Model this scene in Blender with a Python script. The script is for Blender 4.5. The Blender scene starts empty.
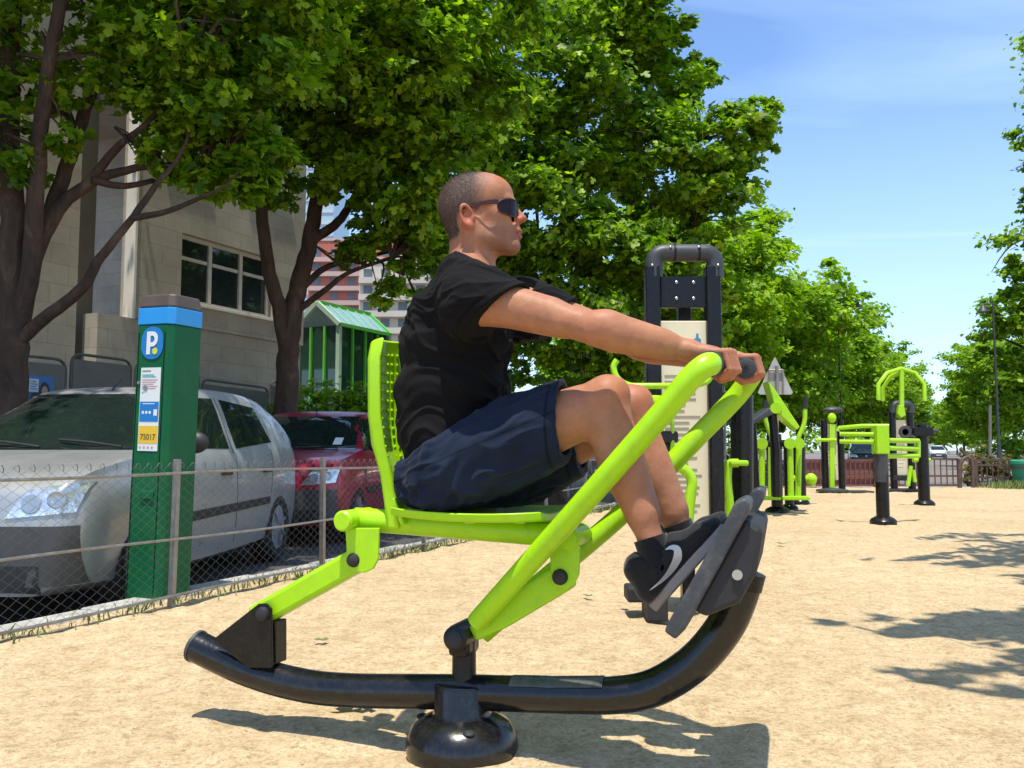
import bpy, bmesh, math, random
import numpy as np
from mathutils import Vector, Matrix, Euler
from mathutils.bvhtree import BVHTree
import openvdb

random.seed(7)
rng = np.random.default_rng(7)
scene = bpy.context.scene
COL = scene.collection
R = math.radians

# ------------------------------------------------------------------ camera frame
FPX, EYE = 870.0, 0.82                       # focal length in pixels, eye height in metres
PITCH = math.atan(66.0 / FPX)
cam = bpy.data.cameras.new('camera')
cam_ob = bpy.data.objects.new('camera', cam)
COL.objects.link(cam_ob)
cam.sensor_width = 36.0
cam.lens = FPX / 1024.0 * 36.0
cam.clip_start, cam.clip_end = 0.05, 3000
cam_ob.location = (0, 0, EYE)
cam_ob.rotation_euler = (math.pi / 2 + PITCH, 0, 0)
scene.camera = cam_ob


def ray(px, py):
    a, b = (px - 512) / FPX, (384 - py) / FPX
    c, s = math.cos(PITCH), math.sin(PITCH)
    return Vector((a, c - b * s, s + b * c))


def P(px, py, Y):
    """world point seen at a pixel of the photograph, Y metres away"""
    d = ray(px, py)
    return Vector((0, 0, EYE)) + d * (Y / d.y)


def G(px, py, z=0.0):
    d = ray(px, py)
    return Vector((0, 0, EYE)) + d * ((z - EYE) / d.z)


# ------------------------------------------------------------------ object helpers
def tag(o, label=None, cat=None, group=None, kind=None):
    if label: o['label'] = label
    if cat: o['category'] = cat
    if group: o['group'] = group
    if kind: o['kind'] = kind
    return o


def empty(name, loc=(0, 0, 0), rz=0.0, label=None, cat=None, group=None, parent=None):
    o = bpy.data.objects.new(name, None)
    COL.objects.link(o)
    o.location = loc
    o.rotation_euler = (0, 0, rz)
    o.empty_display_size = 0.1
    if parent: o.parent = parent
    return tag(o, label, cat, group)


def link_mesh(name, me, mat=None, parent=None, smooth=False, sharp=None, bevel=0.0):
    o = bpy.data.objects.new(name, me)
    COL.objects.link(o)
    if mat is not None:
        me.materials.clear()
        for m in (mat if isinstance(mat, (list, tuple)) else [mat]): me.materials.append(m)
    if smooth or sharp is not None:
        me.polygons.foreach_set('use_smooth', [True] * len(me.polygons))
        if sharp is not None: me.set_sharp_from_angle(angle=R(sharp))
    if parent is not None: o.parent = parent
    if bevel:
        b = o.modifiers.new('bevel', 'BEVEL')
        b.width = bevel; b.segments = 2; b.limit_method = 'ANGLE'; b.angle_limit = R(40)
    return o


def mesh_np(name, verts, faces):
    """verts (n,3), faces (m,k) with constant k"""
    verts = np.asarray(verts, np.float32); faces = np.asarray(faces, np.int32)
    me = bpy.data.meshes.new(name)
    m, k = faces.shape
    me.vertices.add(len(verts)); me.vertices.foreach_set('co', verts.ravel())
    me.loops.add(m * k); me.loops.foreach_set('vertex_index', faces.ravel())
    me.polygons.add(m); me.polygons.foreach_set('loop_start', np.arange(0, m * k, k, dtype=np.int32))
    me.update(calc_edges=True); me.validate()
    return me


class MB:
    """collects simple shapes and links them as ONE mesh object"""
    def __init__(self): self.v, self.f = [], []

    def add(self, vs, fs):
        n = len(self.v)
        self.v += [tuple(x) for x in vs]
        self.f += [tuple(n + i for i in f) for f in fs]
        return self

    def box(self, c, s, rot=None):
        hx, hy, hz = s[0] / 2, s[1] / 2, s[2] / 2
        M = rot if rot is not None else Matrix.Identity(3)
        c = Vector(c)
        vs = [c + M @ Vector((x, y, z)) for z in (-hz, hz) for y in (-hy, hy) for x in (-hx, hx)]
        return self.add(vs, [(0, 2, 3, 1), (4, 5, 7, 6), (0, 1, 5, 4), (2, 6, 7, 3), (0, 4, 6, 2), (1, 3, 7, 5)])

    def bar(self, a, b, w, t, up=(0, 0, 1)):
        """rectangular bar from a to b, w across (in the plane with up), t thick"""
        a, b = Vector(a), Vector(b)
        d = (b - a); L = d.length; d.normalize()
        x = d.cross(Vector(up))
        if x.length < 1e-5: x = d.cross(Vector((1, 0, 0)))
        x.normalize(); y = x.cross(d)
        M = Matrix((d, x, y)).transposed()
        return self.box((a + b) / 2, (L, t, w), M)

    def tube(self, pts, r, seg=12, caps=True, closed=False):
        pts = [Vector(p) for p in pts]
        n = len(pts)
        rs = r if isinstance(r, (list, tuple)) else [r] * n
        base = len(self.v)
        prev = None
        for i, p in enumerate(pts):
            if closed: t = pts[(i + 1) % n] - pts[i - 1]
            else: t = pts[min(i + 1, n - 1)] - pts[max(i - 1, 0)]
            t.normalize()
            if prev is None:
                ref = Vector((0, 0, 1)) if abs(t.z) < 0.9 else Vector((1, 0, 0))
                x = t.cross(ref).normalized()
            else:
                x = (prev - t * prev.dot(t)).normalized()
            prev = x
            y = t.cross(x)
            for k in range(seg):
                a = 2 * math.pi * k / seg
                self.v.append(tuple(p + (x * math.cos(a) + y * math.sin(a)) * rs[i]))
        m = n if closed else n - 1
        for i in range(m):
            j = (i + 1) % n
            for k in range(seg):
                l = (k + 1) % seg
                self.f.append((base + i * seg + k, base + i * seg + l, base + j * seg + l, base + j * seg + k))
        if caps and not closed:
            self.f.append(tuple(base + k for k in reversed(range(seg))))
            self.f.append(tuple(base + (n - 1) * seg + k for k in range(seg)))
        return self

    def lathe(self, prof, c=(0, 0, 0), axis=(0, 0, 1), seg=32):
        """prof: list of (radius, height) along axis from point c; closed with caps"""
        ax = Vector(axis).normalized()
        ref = Vector((0, 0, 1)) if abs(ax.z) < 0.9 else Vector((1, 0, 0))
        x = ax.cross(ref).normalized(); y = ax.cross(x)
        c = Vector(c); base = len(self.v)
        for (r, h) in prof:
            for k in range(seg):
                a = 2 * math.pi * k / seg
                self.v.append(tuple(c + ax * h + (x * math.cos(a) + y * math.sin(a)) * max(r, 1e-4)))
        for i in range(len(prof) - 1):
            for k in range(seg):
                l = (k + 1) % seg
                self.f.append((base + i * seg + k, base + i * seg + l, base + (i + 1) * seg + l, base + (i + 1) * seg + k))
        self.f.append(tuple(base + k for k in reversed(range(seg))))
        n = len(prof) - 1
        self.f.append(tuple(base + n * seg + k for k in range(seg)))
        return self

    def prism(self, poly, off):
        """planar polygon (world points) pushed by vector off into a solid"""
        poly = [Vector(p) for p in poly]; off = Vector(off); n = len(poly)
        vs = poly + [p + off for p in poly]
        fs = [tuple(reversed(range(n))), tuple(range(n, 2 * n))]
        fs += [(i, (i + 1) % n, n + (i + 1) % n, n + i) for i in range(n)]
        return self.add(vs, fs)

    def sphere(self, c, r, seg=16, ring=10):
        r = r if isinstance(r, (list, tuple)) else (r, r, r)
        base = len(self.v)
        for i in range(1, ring):
            th = math.pi * i / ring
            for k in range(seg):
                a = 2 * math.pi * k / seg
                self.v.append((c[0] + r[0] * math.sin(th) * math.cos(a), c[1] + r[1] * math.sin(th) * math.sin(a), c[2] + r[2] * math.cos(th)))
        t = len(self.v); self.v.append((c[0], c[1], c[2] + r[2])); self.v.append((c[0], c[1], c[2] - r[2]))
        for i in range(ring - 2):
            for k in range(seg):
                l = (k + 1) % seg
                self.f.append((base + i * seg + k, base + (i + 1) * seg + k, base + (i + 1) * seg + l, base + i * seg + l))
        for k in range(seg):
            l = (k + 1) % seg
            self.f.append((t, base + k, base + l))
            self.f.append((t + 1, base + (ring - 2) * seg + l, base + (ring - 2) * seg + k))
        return self

    def build(self, name, mat, parent=None, smooth=False, sharp=35, bevel=0.0, fix=True):
        me = bpy.data.meshes.new(name)
        me.from_pydata(self.v, [], self.f)
        if fix:
            bm = bmesh.new(); bm.from_mesh(me)
            bmesh.ops.recalc_face_normals(bm, faces=bm.faces)
            bm.to_mesh(me); bm.free()
        me.update()
        return link_mesh(name, me, mat, parent, smooth, sharp if smooth else None, bevel)


def curve_pts(pts, n=6):
    """Catmull-Rom through the points"""
    pts = [Vector(p) for p in pts]
    out = []
    for i in range(len(pts) - 1):
        p0 = pts[max(i - 1, 0)]; p1 = pts[i]; p2 = pts[i + 1]; p3 = pts[min(i + 2, len(pts) - 1)]
        for k in range(n):
            t = k / n
            out.append(0.5 * ((2 * p1) + (p2 - p0) * t + (2 * p0 - 5 * p1 + 4 * p2 - p3) * t * t + (3 * p1 - p0 - 3 * p2 + p3) * t ** 3))
    out.append(pts[-1])
    return out


def fillet(pts, r, n=6):
    """polyline with rounded corners"""
    pts = [Vector(p) for p in pts]
    out = [pts[0]]
    for i in range(1, len(pts) - 1):
        a, b, c = pts[i - 1], pts[i], pts[i + 1]
        d = min(r, (a - b).length * 0.48, (c - b).length * 0.48)
        s = b + (a - b).normalized() * d; e = b + (c - b).normalized() * d
        for k in range(n + 1):
            t = k / n
            out.append(s * (1 - t) ** 2 + b * 2 * t * (1 - t) + e * t * t)
    out.append(pts[-1])
    return out


def text_mesh(s, size, mat, parent, M, name='lettering', depth=0.0008):
    cu = bpy.data.curves.new('lettering', 'FONT')
    cu.body = s; cu.size = size; cu.align_x = 'CENTER'; cu.align_y = 'CENTER'; cu.extrude = depth
    cu.offset = size * 0.012
    t = bpy.data.objects.new('lettering', cu)
    COL.objects.link(t)
    dg = bpy.context.evaluated_depsgraph_get()
    me = bpy.data.meshes.new_from_object(t.evaluated_get(dg))
    bpy.data.objects.remove(t)
    o = link_mesh(name, me, mat, parent)
    me.transform(M)
    return o


def eval_mesh(o):
    dg = bpy.context.evaluated_depsgraph_get(); dg.update()
    return bpy.data.meshes.new_from_object(o.evaluated_get(dg))


# ------------------------------------------------------------------ materials
def nmat(name):
    m = bpy.data.materials.new(name); m.use_nodes = True
    nt = m.node_tree
    return m, nt, nt.nodes['Principled BSDF'], nt.nodes['Material Output']


def N(nt, typ, **kw):
    n = nt.nodes.new(typ)
    for k, v in kw.items():
        if k in n.inputs: n.inputs[k].default_value = v
        else: setattr(n, k, v)
    return n


def ramp(nt, fac, stops):
    r = nt.nodes.new('ShaderNodeValToRGB')
    e = r.color_ramp.elements
    while len(e) < len(stops): e.new(0.5)
    for i, (p, c) in enumerate(stops):
        e[i].position = p
        e[i].color = (*c, 1) if len(c) == 3 else c
    if fac is not None: nt.links.new(fac, r.inputs['Fac'])
    return r


def c3(c): return (c[0], c[1], c[2], 1)


def pmat(name, col, rough=0.5, metal=0.0, var=0.12, vscale=6.0, bump=0.0, bscale=80.0, coat=0.0, spec=0.5,
         dirt=None, dirt_amt=0.0, dirt_scale=3.0, rvar=0.1, sheen=0.0, coords='Object'):
    """painted / plain surface with tone, gloss and relief that vary over it"""
    m, nt, bs, out = nmat(name)
    L = nt.links.new
    tc = N(nt, 'ShaderNodeTexCoord')
    n1 = N(nt, 'ShaderNodeTexNoise', Scale=vscale, Detail=5.0, Roughness=0.6)
    L(tc.outputs[coords], n1.inputs['Vector'])
    lo = tuple(max(0, c * (1 - var)) for c in col); hi = tuple(min(1, c * (1 + var)) for c in col)
    r = ramp(nt, n1.outputs['Fac'], [(0.3, lo), (0.7, hi)])
    colo = r.outputs['Color']
    if dirt:
        n2 = N(nt, 'ShaderNodeTexNoise', Scale=dirt_scale, Detail=8.0, Roughness=0.7)
        L(tc.outputs[coords], n2.inputs['Vector'])
        r2 = ramp(nt, n2.outputs['Fac'], [(0.48, (0, 0, 0)), (0.72, (dirt_amt,) * 3)])
        mx = N(nt, 'ShaderNodeMix', data_type='RGBA')
        L(r2.outputs['Color'], mx.inputs['Factor']); L(colo, mx.inputs['A']); mx.inputs['B'].default_value = c3(dirt)
        colo = mx.outputs['Result']
    L(colo, bs.inputs['Base Color'])
    rr = N(nt, 'ShaderNodeMapRange')
    L(n1.outputs['Fac'], rr.inputs['Value'])
    rr.inputs['From Min'].default_value = 0.3; rr.inputs['From Max'].default_value = 0.7
    rr.inputs['To Min'].default_value = max(0.02, rough - rvar); rr.inputs['To Max'].default_value = min(1, rough + rvar)
    L(rr.outputs['Result'], bs.inputs['Roughness'])
    bs.inputs['Metallic'].default_value = metal
    bs.inputs['Specular IOR Level'].default_value = spec
    if coat:
        bs.inputs['Coat Weight'].default_value = coat; bs.inputs['Coat Roughness'].default_value = 0.05
    if sheen:
        bs.inputs['Sheen Weight'].default_value = sheen
    if bump:
        n3 = N(nt, 'ShaderNodeTexNoise', Scale=bscale, Detail=3.0)
        L(tc.outputs[coords], n3.inputs['Vector'])
        b = N(nt, 'ShaderNodeBump', Strength=bump, Distance=0.01)
        L(n3.outputs['Fac'], b.inputs['Height']); L(b.outputs['Normal'], bs.inputs['Normal'])
    return m


LIME = (0.36, 0.68, 0.004)
M_lime = pmat('lime paint', LIME, 0.33, var=0.05, vscale=5, bump=0.03, bscale=160, spec=0.45, dirt=(0.27, 0.46, 0.03), dirt_amt=0.5, dirt_scale=24)
M_black = pmat('black paint', (0.007, 0.007, 0.008), 0.28, var=0.3, vscale=10, bump=0.05, bscale=120, spec=0.3, dirt=(0.10, 0.085, 0.06), dirt_amt=0.12, dirt_scale=60, rvar=0.12)
M_gloss = pmat('glossy black paint', (0.007, 0.007, 0.008), 0.20, var=0.3, vscale=10, bump=0.06, bscale=90, spec=0.5, dirt=(0.10, 0.085, 0.06), dirt_amt=0.16, dirt_scale=60, rvar=0.08)
M_rubber = pmat('black rubber', (0.018, 0.018, 0.02), 0.65, var=0.3, vscale=30, bump=0.15, bscale=300)
M_plastic = pmat('grey black plastic', (0.045, 0.048, 0.052), 0.5, var=0.15, vscale=12, bump=0.08, bscale=400)
M_pedal = pmat('worn dark grey plastic', (0.040, 0.045, 0.052), 0.5, var=0.2, vscale=14, bump=0.08, bscale=300, dirt=(0.3, 0.27, 0.22), dirt_amt=0.3, dirt_scale=12)
M_steel = pmat('galvanised steel', (0.30, 0.28, 0.25), 0.5, 0.7, var=0.2, vscale=20, dirt=(0.22, 0.14, 0.08), dirt_amt=0.5, dirt_scale=9)
M_wire = pmat('dull fence wire', (0.20, 0.19, 0.17), 0.55, 0.5, var=0.25, vscale=12)
M_bolt = pmat('bolt steel', (0.5, 0.5, 0.5), 0.35, 0.9, var=0.1)
M_white = pmat('white paint', (0.78, 0.77, 0.74), 0.45, var=0.06)

# ------------------------------------------------------------------ world and sun
SUN_DIR = Vector((-0.06, -0.25, 1.0)).normalized()           # towards the sun
sun_el = math.asin(SUN_DIR.z)
sun_rot = math.atan2(SUN_DIR.x, SUN_DIR.y)
w = bpy.data.worlds.new('World'); scene.world = w; w.use_nodes = True
nt = w.node_tree; L = nt.links.new
bg = nt.nodes['Background']
sky = N(nt, 'ShaderNodeTexSky', sky_type='NISHITA')
sky.sun_disc = False; sky.sun_elevation = sun_el; sky.sun_rotation = sun_rot
sky.altitude = 0; sky.air_density = 1.0; sky.dust_density = 0.35; sky.ozone_density = 2.6
# thin high cloud in the sky itself, laid out by direction
tc = N(nt, 'ShaderNodeTexCoord')
sep = N(nt, 'ShaderNodeSeparateXYZ'); L(tc.outputs['Generated'], sep.inputs['Vector'])
zz = N(nt, 'ShaderNodeMath', operation='MAXIMUM'); L(sep.outputs['Z'], zz.inputs[0]); zz.inputs[1].default_value = 0.04
dx = N(nt, 'ShaderNodeMath', operation='DIVIDE'); L(sep.outputs['X'], dx.inputs[0]); L(zz.outputs[0], dx.inputs[1])
dy = N(nt, 'ShaderNodeMath', operation='DIVIDE'); L(sep.outputs['Y'], dy.inputs[0]); L(zz.outputs[0], dy.inputs[1])
cmb = N(nt, 'ShaderNodeCombineXYZ'); L(dx.outputs[0], cmb.inputs['X']); L(dy.outputs[0], cmb.inputs['Y'])
mp = N(nt, 'ShaderNodeMapping'); L(cmb.outputs[0], mp.inputs['Vector'])
mp.inputs['Rotation'].default_value = (0, 0, R(-18)); mp.inputs['Scale'].default_value = (0.35, 1.3, 1)
mp.inputs['Location'].default_value = (2.1, 0.7, 0)
cn = N(nt, 'ShaderNodeTexNoise', Scale=0.8, Detail=8.0, Roughness=0.55, Distortion=0.6); L(mp.outputs[0], cn.inputs['Vector'])
cr = ramp(nt, cn.outputs['Fac'], [(0.42, (0.02, 0.02, 0.02)), (0.82, (0.55,) * 3)])
hz = N(nt, 'ShaderNodeMapRange'); L(sep.outputs['Z'], hz.inputs['Value'])      # thin cloud thickens towards the horizon
hz.inputs['From Min'].default_value = 0.06; hz.inputs['From Max'].default_value = 0.42
hz.inputs['To Min'].default_value = 0.45; hz.inputs['To Max'].default_value = 0.0
ad = N(nt, 'ShaderNodeMath', operation='MAXIMUM'); L(cr.outputs['Color'], ad.inputs[0]); L(hz.outputs['Result'], ad.inputs[1])
mx = N(nt, 'ShaderNodeMix', data_type='RGBA'); L(ad.outputs[0], mx.inputs['Factor'])
tint = N(nt, 'ShaderNodeMix', data_type='RGBA', blend_type='MULTIPLY'); tint.inputs['Factor'].default_value = 1.0
L(sky.outputs[0], tint.inputs['A']); tint.inputs['B'].default_value = (1.03, 1.17, 1.34, 1)
L(tint.outputs['Result'], mx.inputs['A']); mx.inputs['B'].default_value = (5.2, 6.9, 9.3, 1)
L(mx.outputs['Result'], bg.inputs['Color'])
bg.inputs['Strength'].default_value = 0.14

sun = bpy.data.lights.new('sun', 'SUN'); sun.energy = 4.4; sun.angle = R(0.53); sun.color = (1.0, 0.94, 0.82)
sun_ob = bpy.data.objects.new('sun', sun); COL.objects.link(sun_ob)
sun_ob.rotation_euler = SUN_DIR.to_track_quat('Z', 'Y').to_euler()
sun_ob.location = (-5, -12, 30)

vs = scene.view_settings
vs.view_transform = 'Standard'; vs.look = 'None'; vs.exposure = 0.42; vs.gamma = 1.0; vs.use_curve_mapping = False
scene.display_settings.display_device = 'sRGB'
scene.cycles.max_bounces = 8; scene.cycles.transparent_max_bounces = 12
scene.cycles.use_denoising = True
# ================================================================== setting: ground, street, pavements
D_ = Vector((0.4338, 0.901, 0)); N_ = Vector((-0.901, 0.4338, 0))      # street direction, and its left normal


def st(u, l, z=0.0): return D_ * u + N_ * l + Vector((0, 0, z))


def u_at(px, Lat):
    r = (px - 512) / FPX
    return Lat * (0.901 + 0.4338 * r) / (0.4338 - 0.901 * r)


FA = Vector((-1.84, 4.66, 0)); FD = Vector((0.42, 1.0, 0)).normalized(); FN = Vector((-FD.y, FD.x, 0))   # chain link fence line


def sheet(name, poly, mat, z=0.0, kind='structure'):
    me = bpy.data.meshes.new(name)
    me.from_pydata([(p[0], p[1], z) for p in poly], [], [tuple(range(len(poly)))])
    o = link_mesh(name, me, mat)
    if o.data.polygons[0].normal.z < 0: me.flip_normals()
    return tag(o, kind=kind)


def sand_material():
    m, nt, bs, out = nmat('pale sand')
    L = nt.links.new
    geo = N(nt, 'ShaderNodeNewGeometry')
    big = N(nt, 'ShaderNodeTexNoise', Scale=0.55, Detail=6.0, Roughness=0.65); L(geo.outputs['Position'], big.inputs['Vector'])
    mid = N(nt, 'ShaderNodeTexNoise', Scale=9.0, Detail=8.0, Roughness=0.75); L(geo.outputs['Position'], mid.inputs['Vector'])
    fine = N(nt, 'ShaderNodeTexNoise', Scale=95.0, Detail=5.0, Roughness=0.8); L(geo.outputs['Position'], fine.inputs['Vector'])
    r1 = ramp(nt, mid.outputs['Fac'], [(0.28, (0.40, 0.295, 0.17)), (0.46, (0.55, 0.418, 0.25)), (0.72, (0.68, 0.535, 0.345))])
    r2 = ramp(nt, big.outputs['Fac'], [(0.3, (0.86, 0.84, 0.81)), (0.62, (1.03, 1.03, 1.03))])
    r3 = ramp(nt, fine.outputs['Fac'], [(0.3, (0.36, 0.32, 0.26)), (0.48, (0.90, 0.89, 0.88)), (0.70, (1.22, 1.22, 1.2))])
    m1 = N(nt, 'ShaderNodeMix', data_type='RGBA', blend_type='MULTIPLY'); m1.inputs['Factor'].default_value = 1
    L(r1.outputs[0], m1.inputs['A']); L(r2.outputs[0], m1.inputs['B'])
    m2 = N(nt, 'ShaderNodeMix', data_type='RGBA', blend_type='MULTIPLY'); m2.inputs['Factor'].default_value = 0.8
    L(m1.outputs['Result'], m2.inputs['A']); L(r3.outputs[0], m2.inputs['B'])
    # scattered dark grit
    crs = N(nt, 'ShaderNodeTexNoise', Scale=38.0, Detail=4.0, Roughness=0.7); L(geo.outputs['Position'], crs.inputs['Vector'])
    r5 = ramp(nt, crs.outputs['Fac'], [(0.33, (0.58, 0.54, 0.48)), (0.5, (0.98, 0.98, 0.97)), (0.7, (1.12, 1.12, 1.1))])
    vo = N(nt, 'ShaderNodeTexVoronoi', Scale=60.0); L(geo.outputs['Position'], vo.inputs['Vector'])
    r4 = ramp(nt, vo.outputs['Distance'], [(0.10, (0.42, 0.36, 0.28)), (0.2, (1, 1, 1))])
    m3 = N(nt, 'ShaderNodeMix', data_type='RGBA', blend_type='MULTIPLY'); m3.inputs['Factor'].default_value = 0.4
    L(m2.outputs['Result'], m3.inputs['A']); L(r4.outputs[0], m3.inputs['B'])
    m4 = N(nt, 'ShaderNodeMix', data_type='RGBA', blend_type='MULTIPLY'); m4.inputs['Factor'].default_value = 0.7
    L(m3.outputs['Result'], m4.inputs['A']); L(r5.outputs[0], m4.inputs['B'])
    L(m4.outputs['Result'], bs.inputs['Base Color'])
    bs.inputs['Roughness'].default_value = 0.95; bs.inputs['Specular IOR Level'].default_value = 0.1
    b1 = N(nt, 'ShaderNodeBump', Strength=0.42, Distance=0.02); L(mid.outputs['Fac'], b1.inputs['Height'])
    b2 = N(nt, 'ShaderNodeBump', Strength=0.6, Distance=0.004); L(fine.outputs['Fac'], b2.inputs['Height']); L(b1.outputs[0], b2.inputs['Normal'])
    L(b2.outputs[0], bs.inputs['Normal'])
    return m


def asphalt_material(name, col):
    m, nt, bs, out = nmat(name)
    L = nt.links.new
    geo = N(nt, 'ShaderNodeNewGeometry')
    a = N(nt, 'ShaderNodeTexNoise', Scale=0.7, Detail=7.0, Roughness=0.65); L(geo.outputs['Position'], a.inputs['Vector'])
    b = N(nt, 'ShaderNodeTexNoise', Scale=120.0, Detail=3.0); L(geo.outputs['Position'], b.inputs['Vector'])
    r1 = ramp(nt, a.outputs['Fac'], [(0.3, tuple(c * 0.72 for c in col)), (0.7, tuple(c * 1.25 for c in col))])
    r2 = ramp(nt, b.outputs['Fac'], [(0.3, (0.6,) * 3), (0.7, (1.15,) * 3)])
    mm = N(nt, 'ShaderNodeMix', data_type='RGBA', blend_type='MULTIPLY'); mm.inputs['Factor'].default_value = 0.8
    L(r1.outputs[0], mm.inputs['A']); L(r2.outputs[0], mm.inputs['B']); L(mm.outputs['Result'], bs.inputs['Base Color'])
    bs.inputs['Roughness'].default_value = 0.85
    bp = N(nt, 'ShaderNodeBump', Strength=0.4, Distance=0.005); L(b.outputs['Fac'], bp.inputs['Height']); L(bp.outputs[0], bs.inputs['Normal'])
    return m


M_sand = sand_material()
M_asph = asphalt_material('street asphalt', (0.075, 0.072, 0.068))
M_far = asphalt_material('dusty far roadway', (0.21, 0.175, 0.155))
M_pave = asphalt_material('pavement asphalt', (0.17, 0.16, 0.145))
M_kerb = pmat('kerb stone', (0.40, 0.385, 0.35), 0.85, var=0.25, vscale=4, bump=0.3, bscale=60, dirt=(0.14, 0.12, 0.09), dirt_amt=0.7, dirt_scale=5)

ZS = -0.17                                                    # street level under the park
sheet('ground', [(-900, -700), (900, -700), (900, 1600), (-900, 1600)], M_far, ZS - 0.012)
sheet('street', [st(-60, 3.2), st(-60, 7.6), st(260, 7.6), st(260, 3.2)], M_asph, ZS - 0.006)
sheet('cross_road', [(-8, 20.6), (80, 20.6), (80, 27), (-4, 27)], asphalt_material('boulevard asphalt', (0.15, 0.135, 0.125)), ZS - 0.002)

# the sandy park: a slab with slightly uneven top
e0, e1 = FA + FN * 0.16 - FD * 14, FA + FN * 0.16 + FD * 16.6
far_y = 19.75
nx, ny = 220, 260
yy = np.concatenate([np.linspace(-8, 1.6, 20), np.linspace(1.6, 8, 170)[1:], np.linspace(8, far_y, 72)[1:]])
t = np.linspace(0, 1, nx) ** 1.0
V = []
for y in yy:
    xl = e0.x + (y - e0.y) * (FD.x / FD.y)
    xs = np.concatenate([np.linspace(xl, xl + 6.5, 190), np.linspace(xl + 6.5, 45, 31)[1:]])
    V.append(np.stack([xs, np.full_like(xs, y), np.zeros_like(xs)], 1))
V = np.stack(V)                                               # rows, cols, 3


def vnoise(p, seed=0):
    """smooth value noise in [-1,1], p (...,3)"""
    p = np.asarray(p, np.float64); i = np.floor(p).astype(np.int64); f = p - i
    f = f * f * (3 - 2 * f)
    def h(x, y, z):
        n = (x * 374761393 + y * 668265263 + z * 2147483647 + seed * 974634777) & 0xFFFFFFFF
        n = ((n ^ (n >> 13)) * 1274126177) & 0xFFFFFFFF
        return ((n ^ (n >> 16)) & 0xFFFF) / 32767.5 - 1
    out = 0
    for dx in (0, 1):
        for dy in (0, 1):
            for dz in (0, 1):
                wgt = (f[..., 0] if dx else 1 - f[..., 0]) * (f[..., 1] if dy else 1 - f[..., 1]) * (f[..., 2] if dz else 1 - f[..., 2])
                out = out + wgt * h(i[..., 0] + dx, i[..., 1] + dy, i[..., 2] + dz)
    return out


V[..., 2] = 0.007 * vnoise(V * 2.3) + 0.010 * vnoise(V * 6.5, 3) + 0.007 * vnoise(V * 15, 5) - 0.009
rws, cls = V.shape[:2]
idx = np.arange(rws * cls).reshape(rws, cls)
Fq = np.stack([idx[:-1, :-1], idx[:-1, 1:], idx[1:, 1:], idx[1:, :-1]], -1).reshape(-1, 4)
o = link_mesh('sand_ground', mesh_np('sand_ground', V.reshape(-1, 3), Fq), M_sand, smooth=True); tag(o, kind='structure')
# kerb on the street side and at the far end
k = MB()
s0, s1 = FA + FN * 0.16 - FD * 14, FA + FN * 0.16 + FD * 16.2
n = 46
for i in range(n):
    a = s0 + (s1 - s0) * (i / n) + FD * 0.004; b = s0 + (s1 - s0) * ((i + 1) / n) - FD * 0.004
    k.prism([a + Vector((0, 0, ZS - .02)), b + Vector((0, 0, ZS - .02)), b + FN * 0.2 + Vector((0, 0, ZS - .02)), a + FN * 0.2 + Vector((0, 0, ZS - .02))], (0, 0, -ZS + 0.02 + 0.006 * math.sin(i * 2.1)))
o = k.build('street_kerb', M_kerb, bevel=0.012); tag(o, kind='structure')
k = MB(); k.box((22, far_y + 0.09, (ZS - 0.02) / 2), (52, 0.16, 0.17)); o = k.build('far_kerb', M_kerb, bevel=0.01); tag(o, kind='structure')
# pavement by the buildings
k = MB()
k.prism([st(-30, 7.6, ZS - .02), st(240, 7.6, ZS - .02), st(240, 13.0, ZS - .02), st(-30, 13.0, ZS - .02)], (0, 0, 0.14))
o = k.build('pavement', M_pave, bevel=0.02); tag(o, kind='structure')
ZP = ZS + 0.12

# ------------------------------------------------------------------ chain link fence
fence = empty('chain_link_fence', FA, 0, 'low rusty chain link fence with looped top between the sand and the parked cars', 'fence')


def fp(t_, z, off=0.0):                                       # point on the fence, local to its empty
    return FD * t_ + FN * off + Vector((0, 0, z))


posts = [-3.42, -1.68, 0.06, 1.43, 2.86, 4.3, 5.75, 7.2, 8.65, 10.1, 11.55, 13.0, 14.4, 15.8]
ZT = 0.70
for i, tt in enumerate(posts):
    b = MB()
    lean = 0.015 * math.sin(i * 3.7)
    b.bar(fp(tt, -0.05), fp(tt + lean, ZT + 0.07), 0.034, 0.028, FN)
    b.build('post', M_steel, fence, bevel=0.003)
for (z, rr) in ((ZT - 0.005, 0.0085), (0.345, 0.0075), (0.045, 0.0075)):
    b = MB(); pts = []
    for q in range(120):
        tt = posts[0] + (posts[-1] - posts[0]) * q / 119
        pts.append(fp(tt, z + 0.006 * math.sin(tt * 2.3 + z * 9), -0.024))
    b.tube(pts, rr, 6); b.build('rail', M_steel, fence, smooth=True)
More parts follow.
